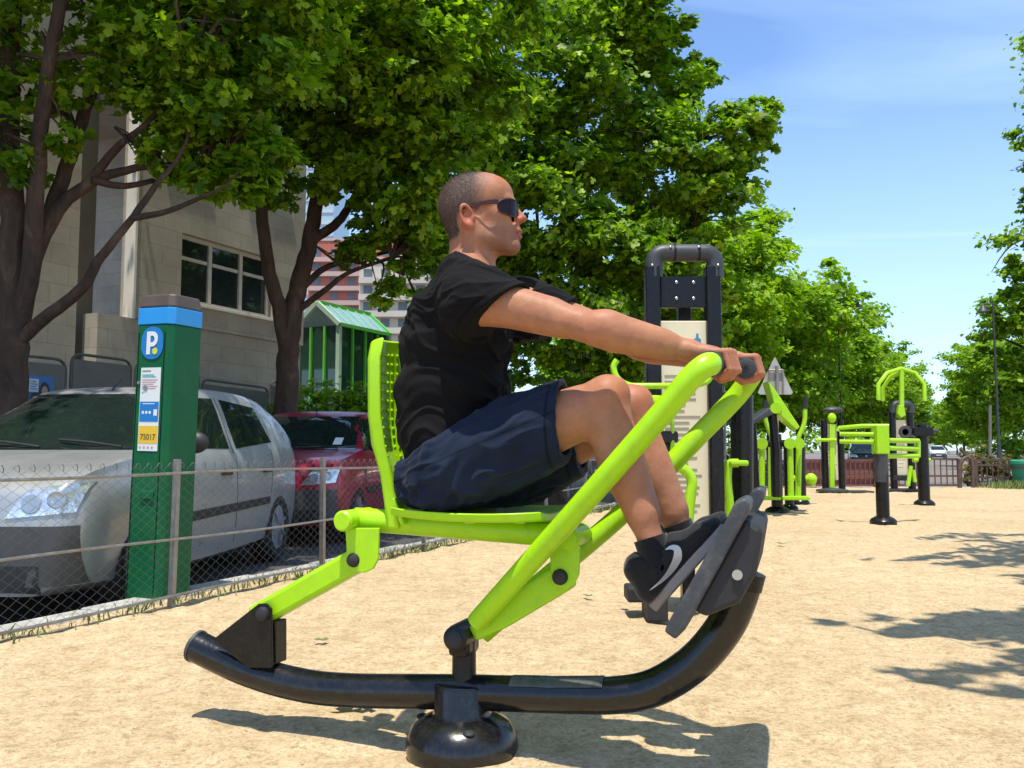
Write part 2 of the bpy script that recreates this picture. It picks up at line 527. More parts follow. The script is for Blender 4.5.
# the wire mesh: zigzag wires
PW, PH = 0.038, 0.050
verts, faces = [], []
t0, t1 = posts[0], posts[-1]
nw = int((t1 - t0) / PW)
rows = int(0.745 / (PH / 2))
for i in range(nw):
    tb = t0 + i * PW
    far = tb > 7
    pts = []
    for j in range(rows + 1):
        zt = 0.012 + j * PH / 2
        bulge = 0.010 * math.sin(tb * 3.1) * math.sin(zt * 5) + 0.006 * math.sin(tb * 7.7 + zt * 3)
        pts.append(fp(tb + (PW / 2 if (j + i) % 2 else -PW / 2) * 1.04 + 0.004 * math.sin(tb * 11 + zt * 6), zt, bulge + (0.0022 if (j + i) % 2 else -0.0022)))
    # hooked end above the rail
    top = pts[-1]
    for (a, hgt) in ((0.010, 0.014), (0.022, 0.017), (0.030, 0.002), (0.028, -0.016)):
        pts.append(top + FD * a + Vector((0, 0, hgt)))
    w_ = 0.0013 if not far else 0.0017
    prev = None
    for p in pts:
        n0 = len(verts)
        verts += [p + FN * w_, p + FD * w_ * .87 - FN * w_ * .5, p - FD * w_ * .87 - FN * w_ * .5]
        if prev is not None:
            for q in range(3):
                r_ = (q + 1) % 3
                faces.append((prev + q, prev + r_, n0 + r_, n0 + q))
        prev = n0
me = mesh_np('wire_mesh', [tuple(v) for v in verts], faces)
link_mesh('wire_mesh', me, M_wire, fence, smooth=True)

# weeds and grass along the fence foot: nobody could count them
M_grass = pmat('weed green', (0.17, 0.22, 0.05), 0.6, var=0.4, vscale=9)
gv, gf = [], []
for i in range(5200):
    tt = random.uniform(-3.4, 15)
    dens = 0.5 + 0.5 * vnoise(np.array([tt * 1.1, 3.3, 0.5]), 2)
    if random.random() > dens * 1.2 - .1: continue
    off = random.gauss(0.02, 0.055)
    if off > 0.15 or off < -0.12: continue
    hgt = random.uniform(0.02, 0.06) * (0.6 + dens)
    p = FA + FD * tt + FN * off
    a = random.uniform(0, 6.28); w_ = random.uniform(0.002, 0.006)
    dx, dy = math.cos(a) * w_, math.sin(a) * w_
    lx, ly = random.gauss(0, 0.4) * hgt, random.gauss(0, 0.4) * hgt
    n0 = len(gv)
    gv += [(p.x - dx, p.y - dy, -0.005), (p.x + dx, p.y + dy, -0.005), (p.x + lx * .5 + dx, p.y + ly * .5 + dy, hgt * .6), (p.x + lx, p.y + ly, hgt)]
    gf += [(n0, n0 + 1, n0 + 2, n0 + 3)]
o = link_mesh('grass_weeds', mesh_np('grass_weeds', gv, gf), M_grass)
tag(o, 'sparse green weeds and grass along the foot of the chain link fence', 'weeds', kind='stuff')
# loose grit on the sand near the machine
gv, gf = [], []
for i in range(16000):
    y = 1.9 + 3.6 * random.random() ** 1.4; x = random.uniform(-0.66, 0.66) * y
    if (Vector((x, y, 0)) - FA).dot(FN) > 0.0: continue
    s = random.uniform(0.0012, 0.0034) * (1.6 if random.random() < 0.04 else 1)
    n0 = len(gv); zc = float(0.007 * vnoise(np.array([x, y, 0]) * 2.3) + 0.010 * vnoise(np.array([x, y, 0]) * 6.5, 3) + 0.007 * vnoise(np.array([x, y, 0]) * 15, 5) - 0.009)
    q = [Vector((random.gauss(0, .25), random.gauss(0, .25), 0)) for _ in range(6)]
    for d, j in zip(((1, 0, 0), (-1, 0, 0), (0, 1, 0), (0, -1, 0), (0, 0, .8), (0, 0, -.6)), q):
        gv.append((x + (d[0] + j.x) * s, y + (d[1] + j.y) * s, zc + d[2] * s))
    for f in ((0, 2, 4), (2, 1, 4), (1, 3, 4), (3, 0, 4)): gf.append(tuple(n0 + a for a in f))
M_grit = pmat('sand grit', (0.42, 0.31, 0.19), 0.9, var=0.5, vscale=60)
o = link_mesh('sand_grit', mesh_np('sand_grit', gv, gf), M_grit)
tag(o, 'loose coarse grit strewn over the sandy ground', 'grit', kind='stuff')
# ================================================================== buildings, hoardings, pavilion
def rel(o, root):
    o.data.transform(Matrix.LocRotScale(root.location, root.rotation_euler, None).inverted()); return o


def wpart(mb, name, mat, root, parent=None, **kw):
    o = mb.build(name, mat, parent or root, **kw); return rel(o, root)


def sbox(mb, u0, u1, l0, l1, z0, z1):                           # box laid along the street frame
    mb.prism([st(u0, l0, z0), st(u1, l0, z0), st(u1, l1, z0), st(u0, l1, z0)], (0, 0, z1 - z0)); return mb


def block_material(name, col, bw, bh, mortar=0.012, dark=0.55, var=0.22, bump=0.4):
    m, nt, bs, out = nmat(name)
    L = nt.links.new
    tc = N(nt, 'ShaderNodeTexCoord'); sp = N(nt, 'ShaderNodeSeparateXYZ'); L(tc.outputs['Object'], sp.inputs[0])
    ad = N(nt, 'ShaderNodeMath', operation='ADD'); L(sp.outputs['X'], ad.inputs[0]); L(sp.outputs['Y'], ad.inputs[1])
    cb = N(nt, 'ShaderNodeCombineXYZ'); L(ad.outputs[0], cb.inputs['X']); L(sp.outputs['Z'], cb.inputs['Y'])
    br = N(nt, 'ShaderNodeTexBrick', Scale=1.0); L(cb.outputs[0], br.inputs['Vector'])
    br.inputs['Brick Width'].default_value = bw; br.inputs['Row Height'].default_value = bh
    br.inputs['Mortar Size'].default_value = mortar; br.inputs['Mortar Smooth'].default_value = 0.2; br.inputs['Bias'].default_value = 0.0
    br.inputs['Color1'].default_value = c3(tuple(c * (1 - var) for c in col)); br.inputs['Color2'].default_value = c3(tuple(c * (1 + var * .6) for c in col))
    br.inputs['Mortar'].default_value = c3(tuple(c * dark for c in col))
    ns = N(nt, 'ShaderNodeTexNoise', Scale=0.8, Detail=8.0, Roughness=0.7); L(tc.outputs['Object'], ns.inputs['Vector'])
    r = ramp(nt, ns.outputs['Fac'], [(0.3, (0.62, 0.60, 0.57)), (0.7, (1.1, 1.08, 1.05))])
    mx = N(nt, 'ShaderNodeMix', data_type='RGBA', blend_type='MULTIPLY'); mx.inputs['Factor'].default_value = 0.9
    L(br.outputs['Color'], mx.inputs['A']); L(r.outputs[0], mx.inputs['B']); L(mx.outputs['Result'], bs.inputs['Base Color'])
    bs.inputs['Roughness'].default_value = 0.9
    bp = N(nt, 'ShaderNodeBump', Strength=bump, Distance=0.015, invert=True); L(br.outputs['Fac'], bp.inputs['Height']); L(bp.outputs[0], bs.inputs['Normal'])
    return m


def glass_mat(name, col=(0.02, 0.028, 0.03), rough=0.04):
    return pmat(name, col, rough, var=0.25, vscale=1.2, spec=0.8, rvar=0.02)


M_conc = block_material('weathered concrete block', (0.46, 0.405, 0.32), 0.62, 0.31, 0.008, 0.78, 0.07, 0.2)
M_trim = pmat('cream render', (0.74, 0.68, 0.58), 0.8, var=0.08, vscale=2)
M_glass = glass_mat('dark window glass')
M_frame = pmat('cream window frame', (0.62, 0.58, 0.48), 0.5, var=0.08)
ROT = math.atan2(D_.y, D_.x)

LB = 11.7
bld = empty('concrete_building', st(14.3, LB, ZP), ROT, 'grey concrete block building with cream framed windows behind the street trees', 'building')


def wall_open(mb, u0, u1, z0, z1, l0, l1, openings):
    us = sorted({u0, u1, *[o[0] for o in openings], *[o[1] for o in openings]})
    zs = sorted({z0, z1, *[o[2] for o in openings], *[o[3] for o in openings]})
    for a, b in zip(us, us[1:]):
        for c, d in zip(zs, zs[1:]):
            um, zm = (a + b) / 2, (c + d) / 2
            if any(o[0] < um < o[1] and o[2] < zm < o[3] for o in openings): continue
            sbox(mb, a, b, l0, l1, c, d)


wins_r = [(11.0, 13.36, 3.42, 4.62), (12.55, 13.75, 5.95, 7.25), (10.55, 11.5, 5.95, 7.25)]
wl = MB(); wall_open(wl, 10.05, 14.3, 2.98, 8.3, LB, LB + 0.35, wins_r)
sbox(wl, 13.95, 14.297, LB + .352, LB + 8, 2.98, 8.297)
wpart(wl, 'wall', M_conc, bld)
wl = MB(); sbox(wl, 9.4, 14.29, LB + 0.06, LB + 0.40, ZP - .02, 2.977); wpart(wl, 'wall', M_conc, bld)
wl = MB(); sbox(wl, 10.04, 14.34, LB - 0.06, LB + 0.42, 8.303, 8.5); wpart(wl, 'coping', M_trim, bld)
wl = MB(); sbox(wl, 9.99, 10.047, LB - .02, LB + 0.22, 2.96, 8.3); wpart(wl, 'sunlit_end_strip', M_trim, bld, bevel=0.01)  # sunlight on the end face put into a paler strip
wins_l = [(4.0, 5.6, 3.3, 4.7), (6.7, 7.95, 5.0, 6.3), (6.7, 7.95, 8.0, 9.3), (4.0, 5.6, 7.0, 8.4)]
wl = MB(); wall_open(wl, -6, 9.2, ZP - .02, 15, LB + .3, LB + .65, wins_l); wpart(wl, 'wall', M_conc, bld)
wl = MB(); sbox(wl, 9.203, 10.04, LB + 1.0, LB + 1.2, ZP - .02, 15); sbox(wl, 10.043, 14, LB + 7.7, LB + 7.9, 8.6, 15)
wpart(wl, 'recess_wall', pmat('shaded grey brown render', (0.25, 0.215, 0.17), 0.85, var=0.15, vscale=1.5), bld)  # shade of the recess put into a darker wall colour
wl = MB(); sbox(wl, 10.05, 13.94, LB + .36, LB + 7.6, 8.15, 8.28); sbox(wl, -6, 9.9, LB + 1.3, LB + 8, 14.8, 14.95); wpart(wl, 'roof', M_conc, bld)


def window(u0, u1, z0, z1, l, cols, transom):
    f = MB(); t_ = 0.07
    sbox(f, u0, u0 + t_, l + .12, l + .20, z0, z1); sbox(f, u1 - t_, u1, l + .12, l + .20, z0, z1)
    sbox(f, u0 + t_, u1 - t_, l + .12, l + .20, z0, z0 + t_); sbox(f, u0 + t_, u1 - t_, l + .12, l + .20, z1 - t_, z1)
    for c in range(1, cols):
        u = u0 + (u1 - u0) * c / cols; sbox(f, u - .04, u + .04, l + .115, l + .205, z0 + t_, z1 - t_)
    if transom:
        zt = z0 + (z1 - z0) * 0.66
        for c in range(cols):
            sbox(f, u0 + (u1 - u0) * c / cols + .07, u0 + (u1 - u0) * (c + 1) / cols - .07, l + .125, l + .195, zt - .03, zt + .03)
    fr = wpart(f, 'window', M_frame, bld)
    g = MB(); sbox(g, u0 + .03, u1 - .03, l + .155, l + .165, z0 + .03, z1 - .03); wpart(g, 'pane', M_glass, bld, fr)
    s = MB(); sbox(s, u0 - .05, u1 + .05, l - .05, l + .118, z0 - .06, z0 - .002); wpart(s, 'sill', M_trim, bld, fr, bevel=0.005)


for i, wv in enumerate(wins_r): window(*wv, LB, 3 if i == 0 else 2, i == 0)
for wv in wins_l: window(*wv, LB + .3, 2, False)

# ------------------------------------------------------------------ hoarding panels along the building foot
M_hoard = pmat('dull grey green sheet', (0.16, 0.15, 0.12), 0.6, 0.1, var=0.2, vscale=1.4, dirt=(0.08, 0.07, 0.05), dirt_amt=0.5)
M_hp = pmat('dull tube', (0.10, 0.095, 0.085), 0.6, 0.2, var=0.2)
hp = [P(2, 450, 10.2), P(66, 450, 11.0), P(131, 450, 12.0), P(199, 450, 13.3), P(268, 450, 15.3), P(303, 450, 16.6)]
hlab = ['site hoarding panel with rounded corners behind two blue posters', 'plain grey site hoarding panel beside the blue posters',
        'grey site hoarding panel mostly hidden by the green ticket machine', 'grey site hoarding panel just right of the green ticket machine',
        'narrow grey hoarding panel beside the forked tree trunk']
hh = [1.07, 1.07, 1.07, 1.10, 1.08]
for i in range(5):
    a, b = hp[i].copy(), hp[i + 1].copy(); a.z = b.z = ZP
    top = 0.82 + (450 - (357 if i < 2 else (366 if i == 2 else 384))) * ((a.y + b.y) / 2) / FPX
    root = empty('hoarding_panel', a, 0, hlab[i], 'hoarding', 'site hoarding panels along the building')
    d = (b - a); ln = d.length; d.normalize(); nn = Vector((d.y, -d.x, 0))
    H_ = top - ZP; r_ = 0.16
    m = MB(); z0 = 0.02
    pts = [d * .03 + Vector((0, 0, z0)), d * .03 + Vector((0, 0, H_)), d * (ln - .05) + Vector((0, 0, H_)), d * (ln - .05) + Vector((0, 0, z0))]
    m.tube(fillet(pts, r_, 6), 0.02, 8); m.build('tube_frame', M_hp, root, smooth=True)
    m = MB(); m.prism([d * .05 + Vector((0, 0, .12)), d * (ln - .07) + Vector((0, 0, .12)), d * (ln - .07) + Vector((0, 0, H_ - .07)), d * .05 + Vector((0, 0, H_ - .07))], nn * 0.012)
    m.build('sheet', M_hoard, root)
    m = MB(); m.box(d * .05 + Vector((0, 0, .04)), (0.5, 0.22, 0.1), Matrix.Rotation(math.atan2(d.y, d.x), 3, 'Z')); m.build('foot', M_kerb, root, bevel=.01)
    if i == 0: hoard0 = (a, d, nn, ln, H_)

# two posters on the first panel
M_pb = pmat('poster blue', (0.035, 0.16, 0.42), 0.5, var=0.2, vscale=3)
M_pl = pmat('poster pale', (0.50, 0.56, 0.55), 0.5, var=0.1)
M_ph = pmat('poster dark hair', (0.015, 0.013, 0.02), 0.5)
M_ps = pmat('poster skin', (0.42, 0.25, 0.17), 0.5, var=0.05)
a, d, nn, ln, H_ = hoard0
for (px, py0, lab) in ((25, 385, 'lower left blue poster with a pale text box and dark haired portrait'), (53, 374, 'upper right blue poster with a pale text box and dark haired portrait')):
    c = P(px, py0, a.y + 0.35); s_ = (c - a).dot(d)
    root = empty('poster', a + d * (s_ - 0.19) + nn * 0.016 + Vector((0, 0, c.z - a.z - 0.62)), 0, lab, 'poster', 'blue posters on the hoarding')
    W_, Hh = (0.36, 0.60)
    V3 = lambda x, z, o=0.0: d * x + Vector((0, 0, z)) + nn * o
    m = MB(); m.prism([V3(0, 0), V3(W_, 0), V3(W_, Hh), V3(0, Hh)], nn * 0.003); m.build('backing', M_pb, root)
    m = MB(); m.prism([V3(.02, .40, .004), V3(.15, .40, .004), V3(.15, .56, .004), V3(.02, .56, .004)], nn * 0.001); m.build('text_box', M_pl, root)
    m = MB()
    for q in range(4): m.prism([V3(.035, .43 + .03 * q, .0055), V3(.135 - .02 * (q % 2), .43 + .03 * q, .0055), V3(.135 - .02 * (q % 2), .442 + .03 * q, .0055), V3(.035, .442 + .03 * q, .0055)], nn * .0005)
    m.build('text_lines', M_pb, root)
    hair = [V3(.235 + .075 * math.cos(t_) + 0.0, .40 + .13 * math.sin(t_) - (.05 if math.sin(t_) < 0 else 0), .004) for t_ in np.linspace(0, 2 * math.pi, 20, endpoint=False)]
    m = MB(); m.prism(hair, nn * .001); m.prism([V3(.10, .0, .004), V3(.345, .0, .004), V3(.33, .16, .004), V3(.27, .23, .004), V3(.19, .23, .004), V3(.13, .16, .004)], nn * .0012)
    m.build('portrait_hair', M_ph, root)
    face = [V3(.235 + .042 * math.cos(t_), .41 + .07 * math.sin(t_), .0062) for t_ in np.linspace(0, 2 * math.pi, 18, endpoint=False)]
    m = MB(); m.prism(face, nn * .001); m.prism([V3(.215, .28, .0062), V3(.255, .28, .0062), V3(.25, .345, .0062), V3(.22, .345, .0062)], nn * .001); m.build('portrait_face', M_ps, root)

# ------------------------------------------------------------------ green glazed pavilion
M_pg = pmat('bright green frame', (0.13, 0.52, 0.05), 0.4, var=0.08)
M_pgd = pmat('grey green frame', (0.42, 0.55, 0.40), 0.45, var=0.08)
M_pglass = glass_mat('green tinted dark glass', (0.02, 0.06, 0.035), 0.06)
M_proof = pmat('pale blue green roof glass', (0.22, 0.42, 0.40), 0.15, var=0.15, vscale=2, spec=0.7)
pv = empty('glazed_pavilion', st(16.3, 12.3, ZP), ROT, 'small glass pavilion with a bright green frame and pale glazed roof', 'pavilion')
u0, u1, l0, l1, ze, zr = 16.3, 18.35, 12.3, 13.5, 3.72, 4.27
lm = (l0 + l1) / 2
for (u, l) in ((u0, l0), (u1, l0), (u0, l1), (u1, l1)): wpart(MB().bar(st(u, l, ZP), st(u, l, ze), .1, .1, D_), 'corner_post', M_pgd, pv)
for q in range(1, 4): u = u0 + (u1 - u0) * q / 4; wpart(MB().bar(st(u, l0 - .01, ZP), st(u, l0 - .01, ze - .02), .05, .06, D_), 'mullion', M_pg, pv)
for q in (1, 2): l = l0 + (l1 - l0) * q / 3; wpart(MB().bar(st(u0 - .01, l, ZP), st(u0 - .01, l, ze - .02), .05, .06, N_), 'mullion', M_pg, pv)
m = MB(); m.bar(st(u0, lm, zr), st(u1, lm, zr), .12, .12); m.bar(st(u0 - .05, l0 - .06, ze), st(u1, l0 - .06, ze), .08, .08); m.bar(st(u1, l0 - .06, ze), st(u1, lm, zr), .1, .1)
wpart(m, 'roof_edge', M_pg, pv)
m = MB(); m.bar(st(u0 - .05, l0 - .06, ze), st(u0 - .05, lm, zr), .1, .1); m.bar(st(u0 - .05, l1 + .06, ze), st(u0 - .05, lm, zr), .1, .1)
wpart(m, 'gable_frame', M_pgd, pv)
for q in range(1, 6): u = u0 + (u1 - u0) * q / 6; wpart(MB().bar(st(u, l0 - .04, ze + .03), st(u, lm, zr + .03), .035, .035), 'rafter', M_pgd, pv)
m = MB(); m.prism([st(u0, l0 - .05, ze), st(u1, l0 - .05, ze), st(u1, lm, zr), st(u0, lm, zr)], (0, 0, .02)); m.prism([st(u0, l1 + .05, ze), st(u1, l1 + .05, ze), st(u1, lm + .01, zr), st(u0, lm + .01, zr)], (0, 0, .02))
wpart(m, 'roof_glass', M_proof, pv)
m = MB(); sbox(m, u0 + .03, u1, l0 + .03, l0 + .045, ZP + .1, ze); sbox(m, u0 + .03, u0 + .045, l0 + .05, l1, ZP + .1, ze)
wpart(m, 'wall_glass', M_pglass, pv)
m = MB(); sbox(m, u0 - .05, u1 + .5, l0 - .5, l0 - .2, ZP, ZP + .9); wpart(m, 'low_wall', M_trim, pv, bevel=.01)

# ------------------------------------------------------------------ far apartment buildings
M_cream = pmat('cream facade', (0.52, 0.46, 0.37), 0.85, var=0.06, vscale=.2)
M_redb = pmat('brick red facade', (0.42, 0.13, 0.085), 0.85, var=0.1, vscale=.2)
M_shade = pmat('dim window', (0.10, 0.11, 0.12), 0.2, var=0.4, vscale=.6)


def tower(name, lab, Y, px0, px1, ytop, depth, mats, band, gap, win=True):
    a, b = P(px0, 450, Y), P(px1, 450, Y); zt = P(px0, ytop, Y).z
    wd = b.x - a.x
    root = empty(name, (a.x, Y, ZS), 0, lab, 'building')
    m = MB(); m.box((wd / 2, depth / 2, zt / 2), (wd, depth, zt)); m.build('wall', mats[0], root)
    nfl = int(zt / 2.85)
    nw = min(8, max(2, int(wd / 2.6))); b0 = w0 = None
    for f in range(nfl):
        z = 1.0 + f * 2.85
        if b0 is None: bo = b0 = MB().box((wd / 2, -gap / 2, 0), (wd * .98, gap, band)).build('balcony', mats[1], root)
        else: bo = b0.copy(); COL.objects.link(bo)
        bo.location = (0, 0, z)
        for q in range(nw if win and z > 12 else 0):
            if w0 is None: wo = w0 = MB().box((0, -.02, 0), (1.5, .06, 1.35)).build('window', M_shade, root)
            else: wo = w0.copy(); COL.objects.link(wo)
            wo.location = (wd * (q + .5) / nw, 0, z + 1.5)
    m = MB(); m.box((wd / 2, depth / 2, zt + .25), (wd + .3, depth + .3, .5)); m.box((wd * .6, depth / 2, zt + 1.3), (4, 3, 2.2)); m.build('roof', mats[1], root)


tower('red_apartment_tower', 'tall red and white apartment tower far behind the pavilion', 168, 305, 446, 240, 14, (M_redb, pmat('pink render', (.52, .36, .30), .8, var=.05)), 0.9, .9)
tower('cream_apartment_tower', 'cream apartment tower with stacked balconies seen through the leaves', 146, 357, 428, 262, 12, (M_cream, M_cream), 1.0, 1.4)
tower('pale_glass_tower', 'pale bluish tower showing beside the edge of the concrete building', 205, 286, 330, 168, 20, (pmat('pale blue glass', (0.42, 0.52, 0.55), .3, var=.05), pmat('pale blue band', (0.5, 0.58, 0.6), .5)), .6, .2, False)
# long low facades closing the far ends of the view behind the trees
tower('boulevard_building', 'pale stone building far down the boulevard below the trees', 190, 905, 934, 425, 15, (M_cream, M_cream), .5, .3)
# ================================================================== trees
def leaf_material(name, lo, mid, hi, trans=0.42):
    m, nt, bs, out = nmat(name)
    L = nt.links.new
    geo = N(nt, 'ShaderNodeNewGeometry')
    r = ramp(nt, geo.outputs['Random Per Island'], [(0.0, lo), (0.5, mid), (1.0, hi)])
    ns = N(nt, 'ShaderNodeTexNoise', Scale=0.9, Detail=2.0); L(geo.outputs['Position'], ns.inputs['Vector'])
    r2 = ramp(nt, ns.outputs['Fac'], [(0.35, (0.82, 0.86, 0.9)), (0.65, (1.15, 1.08, 0.85))])
    mx = N(nt, 'ShaderNodeMix', data_type='RGBA', blend_type='MULTIPLY'); mx.inputs['Factor'].default_value = 1
    L(r.outputs[0], mx.inputs['A']); L(r2.outputs[0], mx.inputs['B'])
    L(mx.outputs['Result'], bs.inputs['Base Color']); bs.inputs['Roughness'].default_value = 0.45
    bs.inputs['Specular IOR Level'].default_value = 0.28
    tr = N(nt, 'ShaderNodeBsdfTranslucent')
    br = N(nt, 'ShaderNodeMix', data_type='RGBA', blend_type='MULTIPLY'); br.inputs['Factor'].default_value = 1
    L(mx.outputs['Result'], br.inputs['A']); br.inputs['B'].default_value = (1.5, 1.7, 0.5, 1)
    L(br.outputs['Result'], tr.inputs['Color'])
    ms = N(nt, 'ShaderNodeMixShader'); ms.inputs['Fac'].default_value = trans
    L(bs.outputs[0], ms.inputs[1]); L(tr.outputs[0], ms.inputs[2]); L(ms.outputs[0], out.inputs['Surface'])
    return m


M_leaf = leaf_material('plane tree leaves', (0.055, 0.12, 0.005), (0.15, 0.28, 0.008), (0.33, 0.47, 0.025))
M_leaf2 = leaf_material('sunlit plane tree leaves', (0.12, 0.23, 0.006), (0.21, 0.36, 0.012), (0.33, 0.47, 0.025))  # brighter copy: sunlight on the foliage put into the leaf colour


def bark_material(name='plane tree bark', a=(0.036, 0.020, 0.012), b=(0.080, 0.044, 0.026), c=(0.15, 0.095, 0.060)):
    m, nt, bs, out = nmat(name)
    L = nt.links.new
    tc = N(nt, 'ShaderNodeTexCoord')
    v = N(nt, 'ShaderNodeTexNoise', Scale=5.0, Detail=8.0, Roughness=0.7, Distortion=0.8)
    mp = N(nt, 'ShaderNodeMapping'); mp.inputs['Scale'].default_value = (1, 1, 0.35); L(tc.outputs['Object'], mp.inputs[0]); L(mp.outputs[0], v.inputs['Vector'])
    r = ramp(nt, v.outputs['Fac'], [(0.35, a), (0.55, b), (0.72, c)])
    L(r.outputs[0], bs.inputs['Base Color']); bs.inputs['Roughness'].default_value = 0.9
    bp = N(nt, 'ShaderNodeBump', Strength=0.7, Distance=0.03); L(v.outputs['Fac'], bp.inputs['Height']); L(bp.outputs[0], bs.inputs['Normal'])
    return m


M_bark = bark_material()
# lobed leaf: two halves folded along the midrib, leaf of length 1
_half = np.array([(0, 0.06), (0.34, -0.02), (0.56, 0.44), (0.20, 0.40), (0.32, 0.80), (0, 1.06)], float)
LEAF_V = np.concatenate([np.stack([_half[:, 0], _half[:, 1], 0.16 * _half[:, 0]], 1), np.stack([-_half[1:5, 0], _half[1:5, 1], 0.16 * _half[1:5, 0]], 1)])
LEAF_F = np.array([(0, 1, 2, 3, 4, 5), (5, 9, 8, 7, 6, 0)])
LEAF_V[:, 1] -= 0.4
# simple folded leaf for far crowns: two quads
_far_v = np.array([(0, -.5, 0), (.42, -.1, .08), (.2, .42, .05), (0, .5, 0), (-.42, -.1, .08), (-.2, .42, .05)], float)
_far_f = np.array([(0, 1, 2, 3), (3, 5, 4, 0)])


def crown_mesh(name, blobs, size, rg, far=False, clumps=26, spread=0.2):
    """blobs: (centre, (rx,ry,rz), number of leaves)"""
    C, O = [], []
    for (c, r, n) in blobs:
        c = np.array(c, float); r = np.array(r if hasattr(r, '__len__') else (r, r, r), float)
        nc = max(4, int(clumps * rg.uniform(.8, 1.2)))
        d = rg.normal(size=(nc, 3)); d /= np.linalg.norm(d, axis=1)[:, None]
        rad = rg.uniform(0.5, 1.15, nc) ** 0.7
        cc = d * rad[:, None]
        pick = rg.integers(0, nc, n)
        wgt = rg.uniform(.5, 1.5, nc)
        p = cc[pick] + rg.normal(size=(n, 3)) * (spread * wgt[pick])[:, None] * np.array([1, 1, .6])
        C.append(c + p * r); q = p / (np.linalg.norm(p, axis=1)[:, None] + 1e-6); O.append(q)
    C = np.concatenate(C); O = np.concatenate(O); n = len(C)
    nrm = O * 0.45 + np.array([0, 0, 0.75]) + rg.normal(size=(n, 3)) * 0.45
    nrm /= np.linalg.norm(nrm, axis=1)[:, None]
    t = rg.normal(size=(n, 3)) + O * 0.8 + np.array([0, 0, -0.7])
    t -= nrm * (t * nrm).sum(1)[:, None]; t /= np.linalg.norm(t, axis=1)[:, None] + 1e-9
    b = np.cross(t, nrm)
    s = size * rg.uniform(0.5, 1.3, n)
    TV, TF = (_far_v, _far_f) if far else (LEAF_V, LEAF_F)
    V = C[:, None, :] + s[:, None, None] * (TV[None, :, 0, None] * b[:, None] + TV[None, :, 1, None] * t[:, None] + TV[None, :, 2, None] * nrm[:, None])
    k = len(TV)
    F = (np.arange(n) * k)[:, None, None] + TF[None]
    return mesh_np(name, V.reshape(-1, 3), F.reshape(-1, TF.shape[1]))


def limbs(mb, paths, seg=10):
    """paths: (points, r0, r1)"""
    for (pts, r0, r1) in paths:
        c = curve_pts(pts, 6); n = len(c)
        c = [p + Vector((random.gauss(0, 1), random.gauss(0, 1), 0)) * r0 * 0.05 for p in c]
        mb.tube(c, [r0 + (r1 - r0) * i / (n - 1) for i in range(n)], seg)


def twigs(mb, src, blobs, r=0.03, n=3, rg=random):
    """thin branches from a limb point into a blob"""
    for (c, rr, _) in blobs:
        c = Vector(c); s = min(src, key=lambda q: (Vector(q) - c).length)
        s = Vector(s); rad = rr[0] if hasattr(rr, '__len__') else rr
        for q in range(n):
            e = c + Vector((rg.uniform(-1, 1), rg.uniform(-1, 1), rg.uniform(-.6, 1))) * rad * .8
            m = (s + e) / 2 + Vector((rg.gauss(0, .15), rg.gauss(0, .15), .2))
            mb.tube(curve_pts([s, m, e], 4), [r * (1 - .85 * i / 8) for i in range(9)], 5)


def px_blob(px, py, Y, r, n, flat=1.0): return (tuple(P(px, py, Y)), (r, r, r * flat), n)


def make_tree(name, lab, base, paths, blobs, size, seed, far=False, group='plane trees lining the street', mat=None, clumps=26, nt=3, spread=.2, dens=1.0):
    rg = np.random.default_rng(seed); random.seed(seed)
    base = Vector(base)
    root = empty(name, base, 0, lab, 'tree', group)
    mb = MB(); limbs(mb, paths)
    src = [p for (pts, a, b) in paths for p in curve_pts(pts, 3)[4:]] or [paths[0][0][-1]]
    twigs(mb, src, blobs, 0.028 if not far else 0.05, nt)
    wpart(mb, 'trunk', M_bark, root, smooth=True, sharp=60)
    blobs = [(c, r, int(n * dens)) for c, r, n in blobs]
    me = crown_mesh('crown', blobs, size, rg, far, clumps, spread)
    o = link_mesh('crown', me, mat or M_leaf, root); rel(o, root)
    return root


# ---- the tree at the left edge
Y = 8.7
A0 = P(10, 450, Y); A0.z = ZP
def A(px, py, dy=0.0): return P(px, py, Y + dy)
pathsA = [([(A0.x, A0.y, ZP - .05), A(10, 380), A(14, 300), A(12, 220), A(8, 100, .2), A(15, -60, .5)], 0.175, 0.09),
          ([A(18, 330), A(30, 270, -.1), A(36, 180, -.2), A(45, 90, -.3), A(60, 0, -.4), A(70, -90, -.4)], 0.10, 0.05),
          ([A(20, 300), A(42, 235, .1), A(62, 180, .2), A(85, 110, .3), A(105, 40, .4), A(112, -50, .4)], 0.10, 0.04),
          ([A(30, 262), A(58, 210, .1), A(92, 182, .2), A(120, 172, .2), A(160, 165, .3), A(200, 170, .4), A(222, 160, .4)], 0.085, 0.008),
          ([A(85, 188, .2), A(115, 150, .1), A(150, 120, 0), A(190, 70, -.2)], 0.055, 0.014),
          ([A(92, 180, .1), A(125, 186, .3), A(165, 178, .5), A(205, 172, .6), A(228, 178, .6)], 0.042, 0.008),
          ([A(14, 345), A(45, 318, -.1), A(82, 288, -.2), A(100, 258, -.2), A(128, 224, -.2), A(160, 180, -.1), A(178, 158, 0), A(192, 128, 0)], 0.075, 0.010),
          ([A(132, 218, -.2), A(165, 212, -.2), A(200, 198, -.2), A(225, 186, -.2), A(240, 170, -.2)], 0.036, 0.006)]
